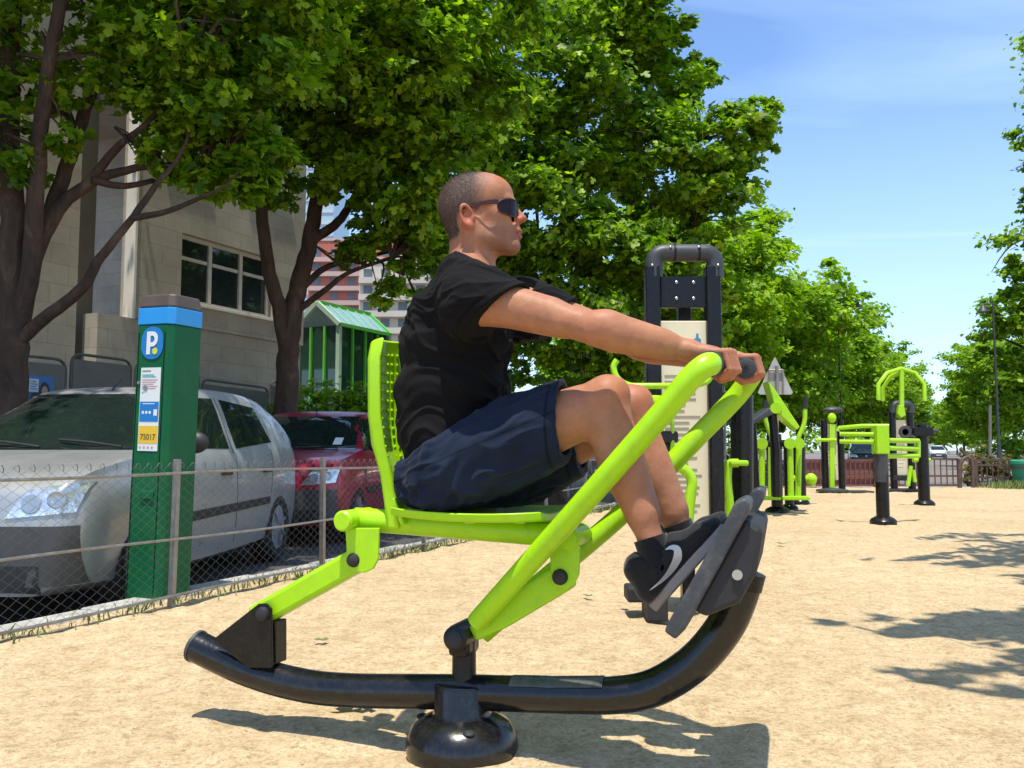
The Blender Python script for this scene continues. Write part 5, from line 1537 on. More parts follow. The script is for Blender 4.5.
# legs
for s_, sg in (('N', -1), ('F', 1)):
    Hh, K, A_ = J['hip' + s_], J['kne' + s_], J['ank' + s_]
    d = (K - Hh) / np.linalg.norm(K - Hh); dn = (A_ - K) / np.linalg.norm(A_ - K)
    fr = np.array([1, 0, 0]) - dn * dn[0]; fr /= np.linalg.norm(fr)
    upv = np.array([0, 0, 1.0]) - d * d[2]; upv /= np.linalg.norm(upv)
    B.cone(Hh, K, .094, .050, .05)
    B.cone(Hh + d * .15 + upv * .0, K - d * .06 - upv * .018, .084, .052, .04)
    B.cone(Hh + d * .2 + upv * .012, K - d * .07 + upv * .006, .076, .048, .04)
    B.ell(K + fr * .010 + np.array([0, 0, .010]), (.050, .046, .051), .03)
    B.ell(K + fr * .036 + np.array([0, 0, .006]), (.024, .028, .032), .02)            # kneecap
    B.cone(K, A_, .046, .033, .03)
    B.cone(K + dn * .08 - fr * .020 + np.array([0, sg * .006, 0]), K + dn * .20 - fr * .016, .046, .039, .04)     # calf
    B.cone(K + dn * .16 - fr * .018, K + dn * .30 - fr * .004, .042, .031, .04)
    B.cone(K + dn * .05 + fr * .012, K + dn * .30 + fr * .008, .034, .028, .03)       # shin
    # foot inside the shoe
    ft = (MV(712, 548, -.10) - MV(656, 584, -.10)); ft /= np.linalg.norm(ft)
# hands round the grips
GAX = {'N': (np.array(gn0), np.array(gn1)), 'F': (np.array(gf0), np.array(gf1))}
for s_, sg in (('N', -1), ('F', 1)):
    g0, g1 = GAX[s_]; gd = (g1 - g0) / np.linalg.norm(g1 - g0)        # outside to inside
    c = g0 + (g1 - g0) * (.52 if s_ == 'N' else .50)
    W_ = J['wri' + s_]
    ex = np.array([1.0, 0, 0]) - gd * gd[0]; ex /= np.linalg.norm(ex); ez = np.array([0, 0, 1.0]) - gd * gd[2] - ex * ex[2]; ez /= np.linalg.norm(ez)
    def hp_(a_, rr, t): return c + gd * t + (ex * math.cos(R(a_)) + ez * math.sin(R(a_))) * rr
    kn = []
    fing = [(.034, .0090, 1.0), (.0118, .0094, 1.06), (-.0108, .0090, 1.0), (-.032, .0079, .9)]   # index .. little, from inside to outside
    for (t, r, ln) in fing:
        t0_ = t * .95
        m0, m1, m2, m3 = hp_(128, .040, t0_), hp_(58, .0365 * ln ** .3, t), hp_(-22, .0335, t), hp_(-85 * ln, .031, t * .97)
        B.cone(m0, m1, r * 1.15, r * 1.04, .001); B.cone(m1, m2, r * 1.02, r * .95, .001); B.cone(m2, m3, r * .96, r * .84, .001)
        B.ell(m1, (r * 1.14,) * 3, .001); B.ell(m0 + ez * .003, (r * 1.25,) * 3, .002); B.ell(m2, (r * 1.06,) * 3, .001); kn.append(m0)
    # palm: from wrist to knuckles
    for i, m0 in enumerate(kn):
        B.cone(W_ + gd * (.018 - .012 * i), m0, .0175, .0135, .012)
    B.ell((W_ + hp_(150, .040, 0)) / 2, (.036, .034, .018), .015)
    # heel of the hand and the thumb, which leaves the inner side of the palm and closes under the grip
    th0 = W_ * .55 + hp_(165, .045, .03) * .45 + gd * .012 - ez * .008
    th1 = hp_(196, .042, .042); th2 = hp_(250, .0345, .037); th3 = hp_(298, .033, .026)
    B.cone(th0, th1, .0175, .0135, .014); B.cone(th1, th2, .0130, .0112, .004); B.cone(th2, th3, .0110, .0092, .003)
    B.cone(W_ - ez * .006, hp_(178, .040, -.022), .018, .015, .012)
    # carve the room of the grip
    def gfn(x, y, z, c=c, gd=gd):
        px, py, pz = x - c[0], y - c[1], z - c[2]; t = px * gd[0] + py * gd[1] + pz * gd[2]
        return np.sqrt(np.maximum(px * px + py * py + pz * pz - t * t, 0)) - .0205
    B.put(gfn, c - .06, c + .06, 0, 's')

_p0, _p1 = np.array(pan0), np.array(pan1)
B.put(lambda x, y, z: np.maximum(z - (_p0[2] + .034 + (x - _p0[0]) * (_p1[2] - _p0[2]) / (_p1[0] - _p0[0])) + 0 * y, np.abs(x - (_p0[0] + _p1[0]) / 2) - .28), (-.34, -.36, .5), (.5, .36, .8), .02, 's')
# ---- head, in its own frame: x to the face, y to his left, z up
HC = J['head']; yaw = R(14); pit = R(0)                       # turned a little off the machine's axis, level
Hf = np.array([math.cos(yaw), math.sin(yaw), 0.0]); Hl = np.array([-math.sin(yaw), math.cos(yaw), 0.0]); Hu = np.array([0, 0, 1.0])
HR = np.stack([Hf, Hl, Hu], 1); HS = .97


def hd(x, y, z): return HC + HS * (Hf * x + Hl * y + Hu * z)


def hell(c, r, k=.01, op='u', rot=None):
    B.ell(hd(*c), tuple(HS * a for a in r), k, op, HR if rot is None else HR @ rot)


def hcone(a, b, ra, rb, k=.01, op='u'): B.cone(hd(*a), hd(*b), ra * HS, rb * HS, k, op)


hell((-.008, 0, .024), (.102, .074, .089), .01)
hell((-.042, 0, .0), (.064, .068, .066), .02)
hell((.044, 0, .044), (.062, .065, .056), .03)
hell((.046, 0, -.035), (.056, .054, .072), .03)
for sd in (1, -1):
    hcone((.0, sd * .054, -.055), (.020, sd * .047, -.092), .020, .016, .03)
    hcone((.018, sd * .047, -.088), (.100, sd * .016, -.110), .020, .018, .03)
    hell((.072, sd * .042, -.022), (.028, .024, .020), .02)
    hell((.074, sd * .034, -.062), (.030, .022, .034), .025)
    hcone((.092, sd * .036, .024), (.104, sd * .010, .022), .011, .011, .014)
hell((.102, 0, -.107), (.024, .024, .021), .02)
hell((.060, 0, -.102), (.048, .036, .022), .025)
hell((.020, 0, -.112), (.042, .036, .030), .03)
hcone((.106, 0, .018), (.131, 0, -.024), .0085, .0115, .012)
hell((.136, 0, -.026), (.0115, .0115, .0105), .008)
for sd in (1, -1): hell((.123, sd * .0135, -.031), (.0115, .0075, .0085), .005)
hell((.111, 0, -.062), (.020, .026, .022), .015)
hell((.1235, 0, -.0645), (.0105, .023, .0062), .006)
hell((.1235, 0, -.0795), (.0105, .0195, .0078), .006)
for sd in (1, -1):
    hcone((.134, 0, -.072), (.114, sd * .026, -.0735), .0022, .0018, .003, 's')
    hell((.104, sd * .031, .003), (.014, .017, .012), .012, 's')
    hell((.092, sd * .031, .002), (.0125, .0125, .0125), .003)
    hell((.1205, sd * .0062, -.0405), (.004, .0035, .003), .002, 's')
# ears
ra_ = R(-14)
er = np.array([[math.cos(ra_), 0, math.sin(ra_)], [0, 1, 0], [-math.sin(ra_), 0, math.cos(ra_)]])
for sd in (1, -1):
    # rim built from short cones
    pts = []
    for a in range(-70, 215, 15):
        ex_, ez_ = .0175 * math.cos(R(a)), .030 * math.sin(R(a))
        pts.append((-.020 - ex_ * .95 * math.cos(ra_) + ez_ * math.sin(-ra_) * 0 + ez_ * .22 * -1, sd * (.080 + .010 * (1 if 20 < a < 170 else .6) * (0.5 - .5 * math.cos(R(a)) * -1)), -.036 + ez_))
    for a, b in zip(pts, pts[1:]): hcone(a, b, .0042, .0042, .003)
    hell((-.018, sd * .075, -.040), (.018, .007, .026), .006)
    hell((-.014, sd * .083, -.038), (.010, .005, .014), .005, 's')
    hell((-.008, sd * .080, -.064), (.008, .005, .010), .006)
    hell((-.004, sd * .078, -.042), (.005, .005, .008), .004)
# neck
B.cone(hd(-.026, 0, -.055), nb + np.array([-.006, 0, -.02]), .050, .057, .03)
B.cone(hd(-.008, 0, -.085), nb + np.array([.032, 0, -.04]), .040, .044, .03)
for sd in (1, -1): B.cone(hd(-.020, sd * .058, -.060), nb + np.array([.055, sd * .02, -.045]), .016, .016, .02)
bp_, bq_ = B.mesh(6)
# masks on the skin
rel_ = (bp_ - HC) @ HR / HS
X_, Y_, Z_ = rel_.T
onhead = (np.abs(Y_) < .1) & (Z_ > -.13) & (X_ > -.13) & (X_ < .16)
line = np.interp(X_, [-.12, -.05, -.03, .0, .012, .03, .05, .07], [-.115, -.10, -.055, -.035, -.028, .030, .070, .12])   # lower edge of the hair
hair = onhead * sm(0, .022, Z_ - line) * sm(.058, -.026, X_ - .30 * np.maximum(Z_ - .05, 0)) * (1 - .55 * sm(.05, .10, Z_) * sm(-.02, .03, X_))
ee = ((X_ + .021) / .029) ** 2 + ((Z_ + .040) / .040) ** 2
ear = sm(1.05, .75, ee) * (np.abs(Y_) > .07) * onhead
hair = hair * (1 - sm(1.25, .85, ee) * onhead)
beard = onhead * sm(-.045, -.075, Z_) * sm(.0, .05, X_) * sm(-.16, -.13, Z_)
red = ear * .8 + onhead * (sm(.105, .125, X_) * sm(.0, -.02, Z_) * .6 + sm(.05, .09, Z_) * sm(.0, .06, X_) * .55)
for kk, rr_ in (('kneN', .06), ('kneF', .06), ('elbN', .045), ('elbF', .045)):
    red = np.maximum(red, .45 * np.exp(-(np.linalg.norm(bp_ - J[kk] - np.array([.02 if kk[0] == 'k' else -.01, 0, .01]), axis=1) / rr_) ** 2))
for s_ in 'NF': red = np.maximum(red, .4 * np.exp(-(np.linalg.norm(bp_ - (GAX[s_][0] + GAX[s_][1]) / 2, axis=1) / .05) ** 2))
lips = onhead * (X_ > .107) * sm(.004, .001, np.abs(np.abs(Z_ + .0735) - .005) - .0035) * (np.abs(Y_) < .024)


def set_attr(me, nm, val):
    a = me.attributes.new(nm, 'FLOAT', 'POINT'); a.data.foreach_set('value', np.asarray(val, np.float32))


def skin_material():
    m, nt, bs, out = nmat('lightly tanned skin')
    L = nt.links.new
    tc = N(nt, 'ShaderNodeTexCoord')
    n1 = N(nt, 'ShaderNodeTexNoise', Scale=26.0, Detail=9.0, Roughness=.75); L(tc.outputs['Object'], n1.inputs['Vector'])
    r = ramp(nt, n1.outputs['Fac'], [(.3, (.33, .14, .072)), (.55, (.41, .18, .095)), (.75, (.46, .215, .12))])
    col = r.outputs[0]
    for at, c, amt in (('red', (.43, .11, .06), .8), ('beard', (.15, .095, .075), .62), ('lips', (.36, .115, .09), .7)):
        a = N(nt, 'ShaderNodeAttribute', attribute_name=at)
        f = N(nt, 'ShaderNodeMath', operation='MULTIPLY'); L(a.outputs['Fac'], f.inputs[0]); f.inputs[1].default_value = amt
        if at == 'beard':
            nb_ = N(nt, 'ShaderNodeTexNoise', Scale=520.0, Detail=2.0); L(tc.outputs['Object'], nb_.inputs['Vector'])
            rb_ = ramp(nt, nb_.outputs['Fac'], [(.35, (.15,) * 3), (.65, (1.0,) * 3)]); f2 = N(nt, 'ShaderNodeMath', operation='MULTIPLY'); L(f.outputs[0], f2.inputs[0]); L(rb_.outputs[0], f2.inputs[1]); f = f2
        mx = N(nt, 'ShaderNodeMix', data_type='RGBA'); L(f.outputs[0], mx.inputs['Factor']); L(col, mx.inputs['A']); mx.inputs['B'].default_value = c3(c); col = mx.outputs['Result']
    L(col, bs.inputs['Base Color'])
    bs.inputs['Roughness'].default_value = .52; bs.inputs['Specular IOR Level'].default_value = .28
    bs.inputs['Subsurface Weight'].default_value = .12; bs.inputs['Subsurface Radius'].default_value = (.012, .004, .002); bs.inputs['Subsurface Scale'].default_value = .5
    n2 = N(nt, 'ShaderNodeTexNoise', Scale=260.0, Detail=2.0); L(tc.outputs['Object'], n2.inputs['Vector'])
    b = N(nt, 'ShaderNodeBump', Strength=.12, Distance=.004); L(n2.outputs['Fac'], b.inputs['Height'])
    n4 = N(nt, 'ShaderNodeTexNoise', Scale=30.0, Detail=3.0); L(tc.outputs['Object'], n4.inputs['Vector'])
    b2 = N(nt, 'ShaderNodeBump', Strength=.22, Distance=.01); L(n4.outputs['Fac'], b2.inputs['Height']); L(b.outputs[0], b2.inputs['Normal'])
    L(b2.outputs[0], bs.inputs['Normal'])
    return m


M_skin = skin_material()
me = mesh_np('person', bp_, bq_)
person = link_mesh('person', me, M_skin, smooth=True)
person.location = RO; person.rotation_euler = (0, 0, RTH)
tag(person, 'seated man in black t-shirt, navy shorts and dark sunglasses pulling the rowing handles', 'person')
for nm, v in (('red', red), ('beard', beard), ('lips', lips)): set_attr(me, nm, v)

# ---- cropped hair: a thin shell over the scalp
nrm = vnormals(bp_, bq_)
fk = (hair[bq_] > .015).any(1)
used, inv = np.unique(bq_[fk], return_inverse=True)
hv = bp_[used] + nrm[used] * (.0004 + .0016 * np.minimum(hair[used] * 3, 1))[:, None]
hq = inv.reshape(-1, 4); hn2 = nrm[used]; hm = hair[used]
rgh = np.random.default_rng(9); fp_ = hm[hq].mean(1); fi_ = rgh.choice(len(hq), 17000, p=fp_ / fp_.sum())   # short bristles over the shell
wq = rgh.dirichlet((1, 1, 1, 1), len(fi_)); pr_ = np.einsum('ij,ijk->ik', wq, hv[hq[fi_]]); nr_ = np.einsum('ij,ijk->ik', wq, hn2[hq[fi_]])
dr_ = nr_ + rgh.normal(size=nr_.shape) * .35 + (Hf * -.25 + Hu * -.15); dr_ /= np.linalg.norm(dr_, axis=1)[:, None]
sd_ = np.cross(dr_, rgh.normal(size=dr_.shape)); sd_ /= np.linalg.norm(sd_, axis=1)[:, None]
ln_ = (rgh.uniform(.0022, .0045, len(fi_)) * np.clip(.4 + fp_[fi_], 0, 1.2))[:, None]
bv_ = np.stack([pr_ - sd_ * .00022, pr_ + sd_ * .00022, pr_ + dr_ * ln_ + sd_ * .00008, pr_ + dr_ * ln_ - sd_ * .00008], 1).reshape(-1, 3)
k_ = len(hv); hv = np.concatenate([hv, bv_]); hq = np.concatenate([hq, k_ + np.arange(len(bv_)).reshape(-1, 4)])
me = mesh_np('hair', hv, hq); set_attr(me, 'hair', np.concatenate([hm, np.full(len(bv_), 1.0)]))
m, nt, bs, out = nmat('cropped brown hair'); L = nt.links.new
tc = N(nt, 'ShaderNodeTexCoord'); a = N(nt, 'ShaderNodeAttribute', attribute_name='hair')
n1 = N(nt, 'ShaderNodeTexNoise', Scale=420.0, Detail=2.0); L(tc.outputs['Object'], n1.inputs['Vector'])
ra1 = ramp(nt, n1.outputs['Fac'], [(.3, (.55,) * 3), (.7, (1.35,) * 3)])
ml = N(nt, 'ShaderNodeMath', operation='MULTIPLY', use_clamp=True); L(a.outputs['Fac'], ml.inputs[0]); L(ra1.outputs[0], ml.inputs[1])
mx = N(nt, 'ShaderNodeMix', data_type='RGBA'); L(ml.outputs[0], mx.inputs['Factor']); mx.inputs['A'].default_value = (.39, .17, .09, 1); mx.inputs['B'].default_value = (.062, .042, .033, 1)
L(mx.outputs['Result'], bs.inputs['Base Color']); bs.inputs['Roughness'].default_value = .65
b = N(nt, 'ShaderNodeBump', Strength=.35, Distance=.003); L(n1.outputs['Fac'], b.inputs['Height']); L(b.outputs[0], bs.inputs['Normal'])
link_mesh('hair', me, m, person, smooth=True)


# ---- clothes
def cloth_mat(name, col, wscale=900.0, rough=.85, sheen=.25, var=.18):
    m, nt, bs, out = nmat(name); L = nt.links.new
    tc = N(nt, 'ShaderNodeTexCoord')
    n1 = N(nt, 'ShaderNodeTexNoise', Scale=9.0, Detail=6.0, Roughness=.65); L(tc.outputs['Object'], n1.inputs['Vector'])
    r = ramp(nt, n1.outputs['Fac'], [(.3, tuple(c * (1 - var) for c in col)), (.7, tuple(c * (1 + var) for c in col))])
    n2 = N(nt, 'ShaderNodeTexNoise', Scale=wscale, Detail=1.0); L(tc.outputs['Object'], n2.inputs['Vector'])
    sa_ = N(nt, 'ShaderNodeAttribute', attribute_name='seam'); mxs = N(nt, 'ShaderNodeMix', data_type='RGBA', blend_type='MULTIPLY'); L(sa_.outputs['Fac'], mxs.inputs['Factor']); L(r.outputs[0], mxs.inputs['A']); mxs.inputs['B'].default_value = (.35, .35, .35, 1)
    L(mxs.outputs['Result'], bs.inputs['Base Color']); bs.inputs['Roughness'].default_value = rough
    bs.inputs['Sheen Weight'].default_value = sheen; bs.inputs['Sheen Roughness'].default_value = .5
    bs.inputs['Specular IOR Level'].default_value = .12
    b = N(nt, 'ShaderNodeBump', Strength=.3, Distance=.002); L(n2.outputs['Fac'], b.inputs['Height'])
    n3 = N(nt, 'ShaderNodeTexNoise', Scale=22.0, Detail=4.0, Distortion=.8); L(tc.outputs['Object'], n3.inputs['Vector'])
    b2 = N(nt, 'ShaderNodeBump', Strength=.25, Distance=.012); L(n3.outputs['Fac'], b2.inputs['Height']); L(b.outputs[0], b2.inputs['Normal'])
    L(b2.outputs[0], bs.inputs['Normal']); return m


M_shirt = cloth_mat('black cotton', (.0065, .006, .0065), sheen=.02)
M_short = cloth_mat('navy cotton twill', (.010, .017, .036), rough=.8, sheen=.05, var=.25)
M_sock = cloth_mat('black knit', (.012, .012, .014), 500)
M_shoe = cloth_mat('black shoe mesh', (.012, .012, .013), 700, .6)
M_sole = pmat('pale grey shoe sole', (.24, .215, .205), .6, var=.1)
M_silverlogo = pmat('silver shoe mark', (.5, .48, .47), .35, .3)


def ridges(p, d, wl, amp, seed, warp=.06):
    """soft folds whose crests run along direction d"""
    d = np.array(d, float); d /= np.linalg.norm(d)
    q = p + warp * np.stack([vnoise(p * 7 + i * 13.1, seed + i) for i in range(3)], 1)
    al = (q @ d)[:, None] * d
    q2 = (q - al) / wl + al / (wl * 5.5)
    n = vnoise(q2, seed) * .65 + vnoise(q2 * 2.1 + 5, seed + 4) * .35
    return amp * (1.35 * (1 - np.minimum(np.abs(n) * 1.7, 1)) ** 2.2 - .35)


# t-shirt
T = Field((-.36, -.36, .70), (.44, .36, 1.45), h)
sp2 = [(pel + np.array([.005, 0, .045]), (.135, .168, .10)), (MV(450, 430, 0), (.146, .168, .10)), (MV(452, 388, 0), (.158, .170, .10)), (MV(455, 345, 0), (.160, .178, .10)), (MV(462, 310, 0), (.138, .182, .085))]
for c, r in sp2: T.ell(c, r, .06)
T.cone(MV(470, 287, -.145), MV(470, 287, .145), .070, .070, .05)
T.cone(MV(463, 273, -.08), MV(463, 273, .08), .056, .056, .05)
T.cone(MV(466, 268, 0), MV(474, 258, 0), .068, .066, .03)
slv = {}
for s_, sg in (('N', -1), ('F', 1)):
    S, E_ = J['sho' + s_], J['elb' + s_]; d = (E_ - S) / np.linalg.norm(E_ - S); slv[s_] = (S, d)
    T.ell(S + d * .0 - np.array([.01, 0, .01]), (.082, .073, .080), .06)
    T.cone(S - np.array([.02, 0, .01]), S + d * .20, .080, .070, .06)
# sleeve mouths: cut across each arm, then hollow
def cutter(S, d, dist, tilt):
    n = d + np.array([0, 0, tilt]); n /= np.linalg.norm(n); p0 = S + d * dist
    lo_ = S - .02; 
    def fn(x, y, z):
        pl = (x - p0[0]) * n[0] + (y - p0[1]) * n[1] + (z - p0[2]) * n[2]
        ax = np.sqrt(np.maximum((x - p0[0]) ** 2 + (y - p0[1]) ** 2 + (z - p0[2]) ** 2 - pl ** 2, 0)) - .135
        return np.maximum(-pl, ax)
    T.put(fn, p0 - .16, p0 + .26, 0, 's')
cutter(*slv['N'], .070, -.95); cutter(*slv['F'], .11, -.5)
for s_ in 'NF':
    S, d = slv[s_]; T.cone(S + d * .085, S + d * .30, .056, .058, 0, 's')
# neck opening and hem
T.put(lambda x, y, z: -((z - (hd(0, 0, -.128)[2] - .012)) + .62 * (x - nb[0])), nb - .12, nb + .14, 0, 's')
T.cone(nb + np.array([-.02, 0, -.035]), nb + np.array([-.03, 0, .12]), .0665, .0665, 0, 's')
hA, hB = MV(405, 478, -.16), MV(520, 398, -.16)
T.put(lambda x, y, z: -( -((x - hA[0]) * (hB[2] - hA[2]) - (z - hA[2]) * (hB[0] - hA[0])) / np.linalg.norm(hB - hA)) * -1, (-.32, -.36, .60), (.40, .36, 1.10), 0, 'u') if False else None
hn_ = np.array([-(hB[2] - hA[2]), 0, (hB[0] - hA[0])]); hn_ /= np.linalg.norm(hn_)
T.clip(hA, -hn_)
p, q = T.mesh(6); n = vnormals(p, q)
arm = np.minimum(*(np.linalg.norm(np.cross(p - slv[s_][0], slv[s_][1]), axis=1) for s_ in 'NF'))
wgt = sm(1.34, 1.05, p[:, 2])
disp = ridges(p, (.55, .1, -.25), .060, .009, 3) * (.15 + .85 * wgt) + ridges(p, (.8, .1, .35), .050, .006, 9) * sm(1.05, 1.2, p[:, 2]) + .004 * vnoise(p * 9, 2)
edge_n = sm(.0, .02, np.abs(((p - slv['N'][0]) @ slv['N'][1]) - .085))
damp = np.ones(len(p))
for s_, dist, tilt in (('N', .070, -.95), ('F', .11, -.5)):
    S, d = slv[s_]; nn_ = d + np.array([0, 0, tilt]); nn_ /= np.linalg.norm(nn_); pl_ = np.abs((p - (S + d * dist)) @ nn_)
    near = np.linalg.norm(p - (S + d * dist), axis=1) < .15
    damp = np.where(near, np.minimum(damp, .12 + .88 * sm(.004, .05, pl_)), damp)
dn_ = np.linalg.norm((p - nb)[:, :2], axis=1); damp = np.minimum(damp, np.where(p[:, 2] > nb[2] - .09, .1 + .9 * sm(.075, .13, dn_), 1))
damp = np.minimum(damp, .35 + .65 * sm(0, .05, np.abs((p - hA) @ hn_)))
p = p + n * (disp * damp - .001)[:, None]
me = mesh_np('t_shirt', p, q); seam = np.zeros(len(p))
for s_, dist, tilt in (('N', .070, -.95), ('F', .11, -.5)):
    S, d = slv[s_]; nn_ = d + np.array([0, 0, tilt]); nn_ /= np.linalg.norm(nn_); pl_ = (p - (S + d * dist)) @ nn_
    seam = np.maximum(seam, sm(.0045, .0015, np.abs(pl_ + .020)) * (np.linalg.norm(p - (S + d * dist), axis=1) < .14))
dh_ = np.linalg.norm((p - nb)[:, :2] + np.array([.025, 0]), axis=1); seam = np.maximum(seam, sm(.0045, .0015, np.abs(dh_ - .085)) * (p[:, 2] > nb[2] - .08))
set_attr(me, 'seam', seam); link_mesh('t_shirt', me, M_shirt, person, smooth=True)
shirt_pts = p
# small white print on the chest
# shorts
S_ = Field((-.34, -.36, .56), (.58, .36, 1.10), h)
S_.ell(pel + np.array([0, 0, .025]), (.132, .170, .105), 0)
S_.ell(pel + np.array([-.035, 0, -.02]), (.115, .172, .085), .05)
hem = {}
for s_, sg in (('N', -1), ('F', 1)):
    Hh, K = J['hip' + s_], J['kne' + s_]; d = (K - Hh) / np.linalg.norm(K - Hh); hem[s_] = (Hh, d)
    upv = np.array([0, 0, 1.0]) - d * d[2]; upv /= np.linalg.norm(upv)
    S_.cone(Hh, Hh + d * .40, .116, .098, .03)
    S_.cone(Hh + d * .12 - upv * .030, Hh + d * .40 - upv * .032, .090, .080, .03)
sl_ = M(430, 509, 0).z
pn0, pn1 = np.array(pan0), np.array(pan1)
def seatfn(x, y, z): return z - (pn0[2] + .018 + (x - pn0[0]) * (pn1[2] - pn0[2]) / (pn1[0] - pn0[0]))
S_.put(lambda x, y, z: np.maximum(seatfn(x, y, z), np.abs(x - (pn0[0] + pn1[0]) / 2) - .3), (-.34, -.36, .5), (.5, .36, .8), .02, 's')
HEM = .368
for s_, sg in (('N', -1), ('F', 1)):
    Hh, d = hem[s_]; p0 = Hh + d * (HEM + (0 if s_ == 'N' else .01)); nrm0 = np.array([1.0, 0, .03]); nrm0 /= np.linalg.norm(nrm0)
    def fn(x, y, z, p0=p0, nn=nrm0, sg=sg): return np.maximum(-((x - p0[0]) * nn[0] + (z - p0[2]) * nn[2]) + 0 * y, -(sg * y) + 0 * x + 0 * z)
    S_.put(fn, (.0, -.36 if sg < 0 else 0, .5), (.58, 0 if sg < 0 else .36, 1.1), 0, 's')
    upv = np.array([0, 0, 1.0]) - d * d[2]
    S_.cone(p0 - d * .035 - upv * .006, p0 + d * .06 - upv * .006, .086, .086, 0, 's')
S_.clip(hA + np.array([0, 0, .045]), hn_)
p, q = S_.mesh(6); n = vnormals(p, q)
dth = hem['N'][1]
disp = ridges(p, (.5, .05, .86), .050, .012, 21, .04) * sm(hem['N'][0][0] + .36, hem['N'][0][0] + .05, p[:, 0]) + ridges(p, dth, .05, .008, 25) + .003 * vnoise(p * 14, 8)
disp *= sm(sl_ - .01, sl_ + .05, p[:, 2]) * .9 + .1
for s_ in 'NF':
    side_ = (p[:, 1] < 0) if s_ == 'N' else (p[:, 1] >= 0)
    disp = np.where(side_, disp * (.25 + .75 * sm(.004, .06, np.abs(p[:, 0] - (hem[s_][0] + hem[s_][1] * HEM)[0]))), disp)
p = p + n * (disp - .001)[:, None]
me = mesh_np('shorts', p, q); hx_ = np.where(p[:, 1] < 0, (hem['N'][0] + hem['N'][1] * HEM)[0], (hem['F'][0] + hem['F'][1] * (HEM + .01))[0])
seam = np.maximum(sm(.0045, .0015, np.abs(p[:, 0] - hx_ + .024)), .9 * sm(.004, .0012, np.abs((p - hem['N'][0]) @ np.array([-dth[2], 0, dth[0]]) - .012)) * (p[:, 1] < -.12))
set_attr(me, 'seam', seam); link_mesh('shorts', me, M_short, person, smooth=True)

